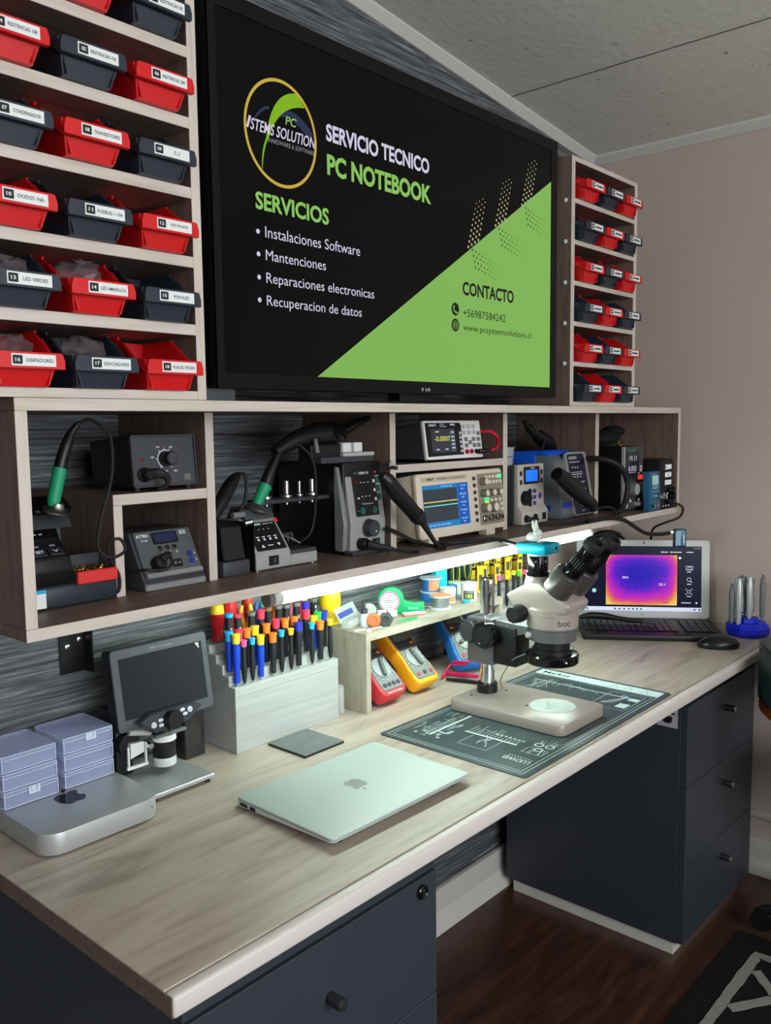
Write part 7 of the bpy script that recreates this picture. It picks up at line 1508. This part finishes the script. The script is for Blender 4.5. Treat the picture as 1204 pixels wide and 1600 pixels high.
MB().lathe([(0, 0), (0.050, 0), (0.0615, 0.012), (0.0625, 0.026), (0.0500, 0.040), (0, 0.040)], n=8).lathe([(0, 0.0401), (0.032, 0.0401), (0.030, 0.052), (0, 0.052)], n=8).build('body', bl_, t, ang=20)
PENS = [(-0.045, 0.030, 0.030, 0.125, 0, 'grey'), (-0.046, 0.010, 0.028, 0.150, 1, 'slim pale'), (-0.020, 0.012, 0.046, 0.148, 2, 'ribbed grey'), (-0.026, -0.012, 0.046, 0.155, 1, 'bright silver'), (-0.004, -0.010, 0.046, 0.142, 2, 'stout grey'), (0.010, -0.036, 0.042, 0.150, 0, 'dark-topped'), (0.020, 0.015, 0.046, 0.138, 0, 'short grey'), (-0.006, 0.030, 0.042, 0.145, 1, 'long silver')]
for k, (dx, dy, dz, top, kind, nm_) in enumerate(PENS):
    p = thing('precision_tool', f'{nm_} precision tool, {(ORD + ["sixth", "seventh", "eighth"])[k]} in the bright blue holder', 'precision tool', (2.010 + dx, -0.560 + dy, DZ + dz + 0.0062), 0, 'silver tools in the blue holder')
    H = top - dz + 0.015
    mm = (M_MGREY, mat('pale_tool', (196, 198, 200), 0.35, 0.4), mat('tool_grey', (128, 130, 132), 0.4, 0.3))[kind]
    if kind == 2: MB().lathe([(0, 0), (0.0022, 0), (0.0026, 0.012), (0.0092, 0.018), (0.0092, 0.055), (0.0066, 0.062), (0.0066, H - 0.01), (0.0088, H - 0.009), (0.0088, H), (0, H)], n=14).build('handle', mm, p)
    else: MB().lathe([(0, 0), (0.0025, 0), (0.0072, 0.010), (0.0082, H - 0.022), (0.0066, H - 0.016), (0.0060, H - 0.002), (0, H)], n=14).build('handle', mm, p)
    if kind != 1: MB().cyl((0, 0, H), (0, 0, H + 0.006), 0.0018, n=8).build('tip', M_BLACK, p)
# adapter clipped to the laptop's top edge
t = thing('usb_meter', 'small translucent blue adapter box hanging in mid-cable above the laptop', 'adapter', (1.888, -0.405, 1.0265))
RZM = math.radians(-50)
t.rotation_euler = (0, 0, RZM)
MB().box(-0.0165, 0.0175, -0.010, 0.010, -0.022, 0.031, 0.004, 2).build('case', mat('smoky_blue_acrylic', (34, 66, 92), 0.2), t)
MB().box(-0.014, 0.002, -0.0112, -0.0098, -0.016, 0.026, 0.001, 1).build('front_label', mat('ice_blue_label', (140, 176, 196), 0.4), t)
MB().box(0.005, 0.014, -0.0112, -0.0098, -0.016, 0.026, 0.001, 1).build('side_label', mat('steel_blue_label', (92, 138, 168), 0.4), t)
mk = MB()
for k in range(6): mk.box(0.0075, 0.0115, -0.0116, -0.0112, -0.008 + k * 0.004, -0.0055 + k * 0.004)
mk.build('label_marks', M_INK, t, flat=True)
MB().box(-0.028, -0.0167, -0.004, 0.004, 0.018, 0.026, 0.0008, 1).build('plug', M_STEEL, t)
# plug hanging at the wall, outlet
t = thing('power_plug', 'fat black plug on a cord behind the top edge of the open laptop', 'plug', (1.962, -0.125, 1.0145))
MB().tube([(-0.024, 0.012, -0.005), (0.0, 0, 0.000), (0.036, -0.014, -0.001), (0.066, -0.028, -0.009)], 0.010, 12, 5, [0.009, 0.011, 0.011, 0.008]).build('plug_body', M_BLACK, t)
MB().tube([(0.062, -0.026, -0.008), (0.092, -0.032, -0.032), (0.108, -0.01, -0.10), (0.108, 0.03, -0.19), (0.10, 0.06, -0.2605)], 0.004, 8).build('cord', M_RUBBER, t)
t = thing('wall_outlet', 'white wall outlet on the painted strip under the shelf', 'outlet', (2.055, -0.0065, 0.985))
MB().prism(rrect(-0.045, 0.045, -0.032, 0.032, 0.006), -0.007, 0, 'xz', 0.002, 1).build('plate', M_WHITE, t)
mk = MB()
for x in (-0.02, 0, 0.02): mk.lathe([(0.003, 0), (0, 0.0003)], (x, -0.0072, 0), (0, -1, 0), 10)
mk.build('sockets', M_BINK, t, flat=True)
struct(MB().box(W - 0.0125, W - 0.0005, -0.075, -0.050, 0.755, 2.15, 0.002, 1).build('trim_6', M_WALLR))

# ------------------------------------------------ rug, chair
t = thing('rug', 'black woven rug with off-white angular lines, on the dark floor at lower right', 'rug', (0, 0, 0.0005))
MB().box(0.2, 1.762, -2.4, -0.648, 0, 0.008, 0.003, 2).build('pile', mat('black_wool', (7, 8, 12), 0.95, bump=0.8, bscale=500), t)
M_OFFW = mat('off_white_wool', (150, 150, 142), 0.95, bump=0.8, bscale=500)
rs = MB(); rnd = random.Random(9)
def stripe(pts, w=0.024):
    ps = []
    for (ax, ay), (bx, by) in zip(pts, pts[1:]):
        n = max(2, int(math.hypot(bx - ax, by - ay) / 0.02))
        ps += [(ax + (bx - ax) * k / n + rnd.uniform(-.001, .001), ay + (by - ay) * k / n + rnd.uniform(-.001, .001)) for k in range(n)]
    ps.append(pts[-1])
    vs = []
    for k, p in enumerate(ps):
        q = ps[min(k + 1, len(ps) - 1)]; o_ = ps[max(k - 1, 0)]; d = Vector((q[0] - o_[0], q[1] - o_[1])).normalized(); nn = Vector((-d.y, d.x)) * w / 2 * rnd.uniform(.9, 1.1)
        vs += [(p[0] + nn.x, p[1] + nn.y, 0.0084), (p[0] - nn.x, p[1] - nn.y, 0.0084), (p[0] + nn.x, p[1] + nn.y, 0.0107), (p[0] - nn.x, p[1] - nn.y, 0.0107)]
    fs = []
    for k in range(len(ps) - 1):
        a = 4 * k; fs += [(a + 2, a + 3, a + 7, a + 6), (a, a + 2, a + 6, a + 4), (a + 3, a + 1, a + 5, a + 7)]
    rs._add(vs, fs)
stripe([(0.28, -0.722), (1.675, -0.722), (1.675, -2.3)])
stripe([(1.605, -0.742), (1.50, -0.845), (1.30, -1.02)])
stripe([(1.425, -0.742), (1.60, -0.862), (1.655, -0.90)])
rs.build('line_pattern', M_OFFW, t)
t = thing('office_chair', 'dark green padded chair with an orange-brown shell, tucked in at the right edge', 'chair', (1.825, -0.890, 0.0))
def arc_shell(r0, r1, z0, z1, a0, a1, n=24, lean=0.0):
    mb = MB(); vs = []
    for k in range(n + 1):
        a = math.radians(a0 + (a1 - a0) * k / n); e_ = 1 - abs(2 * k / n - 1) ** 6; zz0 = z0 + (1 - e_) * 0.03; zz1 = z1 - (1 - e_) * 0.05
        for r, z in ((r0, zz0), (r1, zz0), (r1 + lean, zz1), (r0 + lean, zz1)): vs.append((r * math.cos(a), r * math.sin(a), z))
    fs = [(0, 1, 2, 3), (4 * n + 3, 4 * n + 2, 4 * n + 1, 4 * n)]
    for k in range(n):
        a = 4 * k
        for q in range(4): fs.append((a + q, a + 4 + q, a + 4 + (q + 1) % 4, a + (q + 1) % 4))
    fc = mb._add(vs, fs); bmesh.ops.recalc_face_normals(mb.bm, faces=fc)
    bmesh.ops.bevel(mb.bm, geom=[e for e in mb.bm.edges if e.is_valid and len(e.link_faces) == 2 and e.link_faces[0].normal.dot(e.link_faces[1].normal) < 0.5], offset=0.008, segments=3, affect='EDGES')
    return mb
arc_shell(0.165, 0.225, 0.655, 0.800, 15, 195).build('back_pad', mat('bottle_green_leather', (22, 40, 40), 0.3), t)
arc_shell(0.170, 0.222, 0.625, 0.652, 15, 195).build('back_shell', mat('orange_brown_ply', (176, 92, 36), 0.4), t)
MB().lathe([(0, 0.43), (0.15, 0.43), (0.165, 0.45), (0.16, 0.49), (0.13, 0.505), (0, 0.505)], n=32).build('seat', MATS['bottle_green_leather'], t)
for s_ in (-1, 1): MB().tube([(s_ * 0.12, 0.05, 0.44), (s_ * 0.16, 0.13, 0.52), (s_ * 0.15, 0.135, 0.63)], 0.012, 10).build('back_support', M_BLACK, t)
MB().cyl((0, 0, 0.08), (0, 0, 0.43), 0.025, n=20).build('gas_column', M_BLACK, t)
for k in range(5):
    a = math.radians(98 + 72 * k); c_, s_ = math.cos(a), math.sin(a)
    lg = MB().tube([(0.02 * c_, 0.02 * s_, 0.095), (0.12 * c_, 0.12 * s_, 0.085), (0.20 * c_, 0.20 * s_, 0.066)], 0.015, 10, 4, [0.02, 0.016, 0.012]).build('leg', M_BLACK, t)
    MB().cyl((0.20 * c_ - 0.012 * s_, 0.20 * s_ + 0.012 * c_, 0.0385), (0.20 * c_ + 0.012 * s_, 0.20 * s_ - 0.012 * c_, 0.0385), 0.028, n=20).build('caster', M_BLACK, lg)
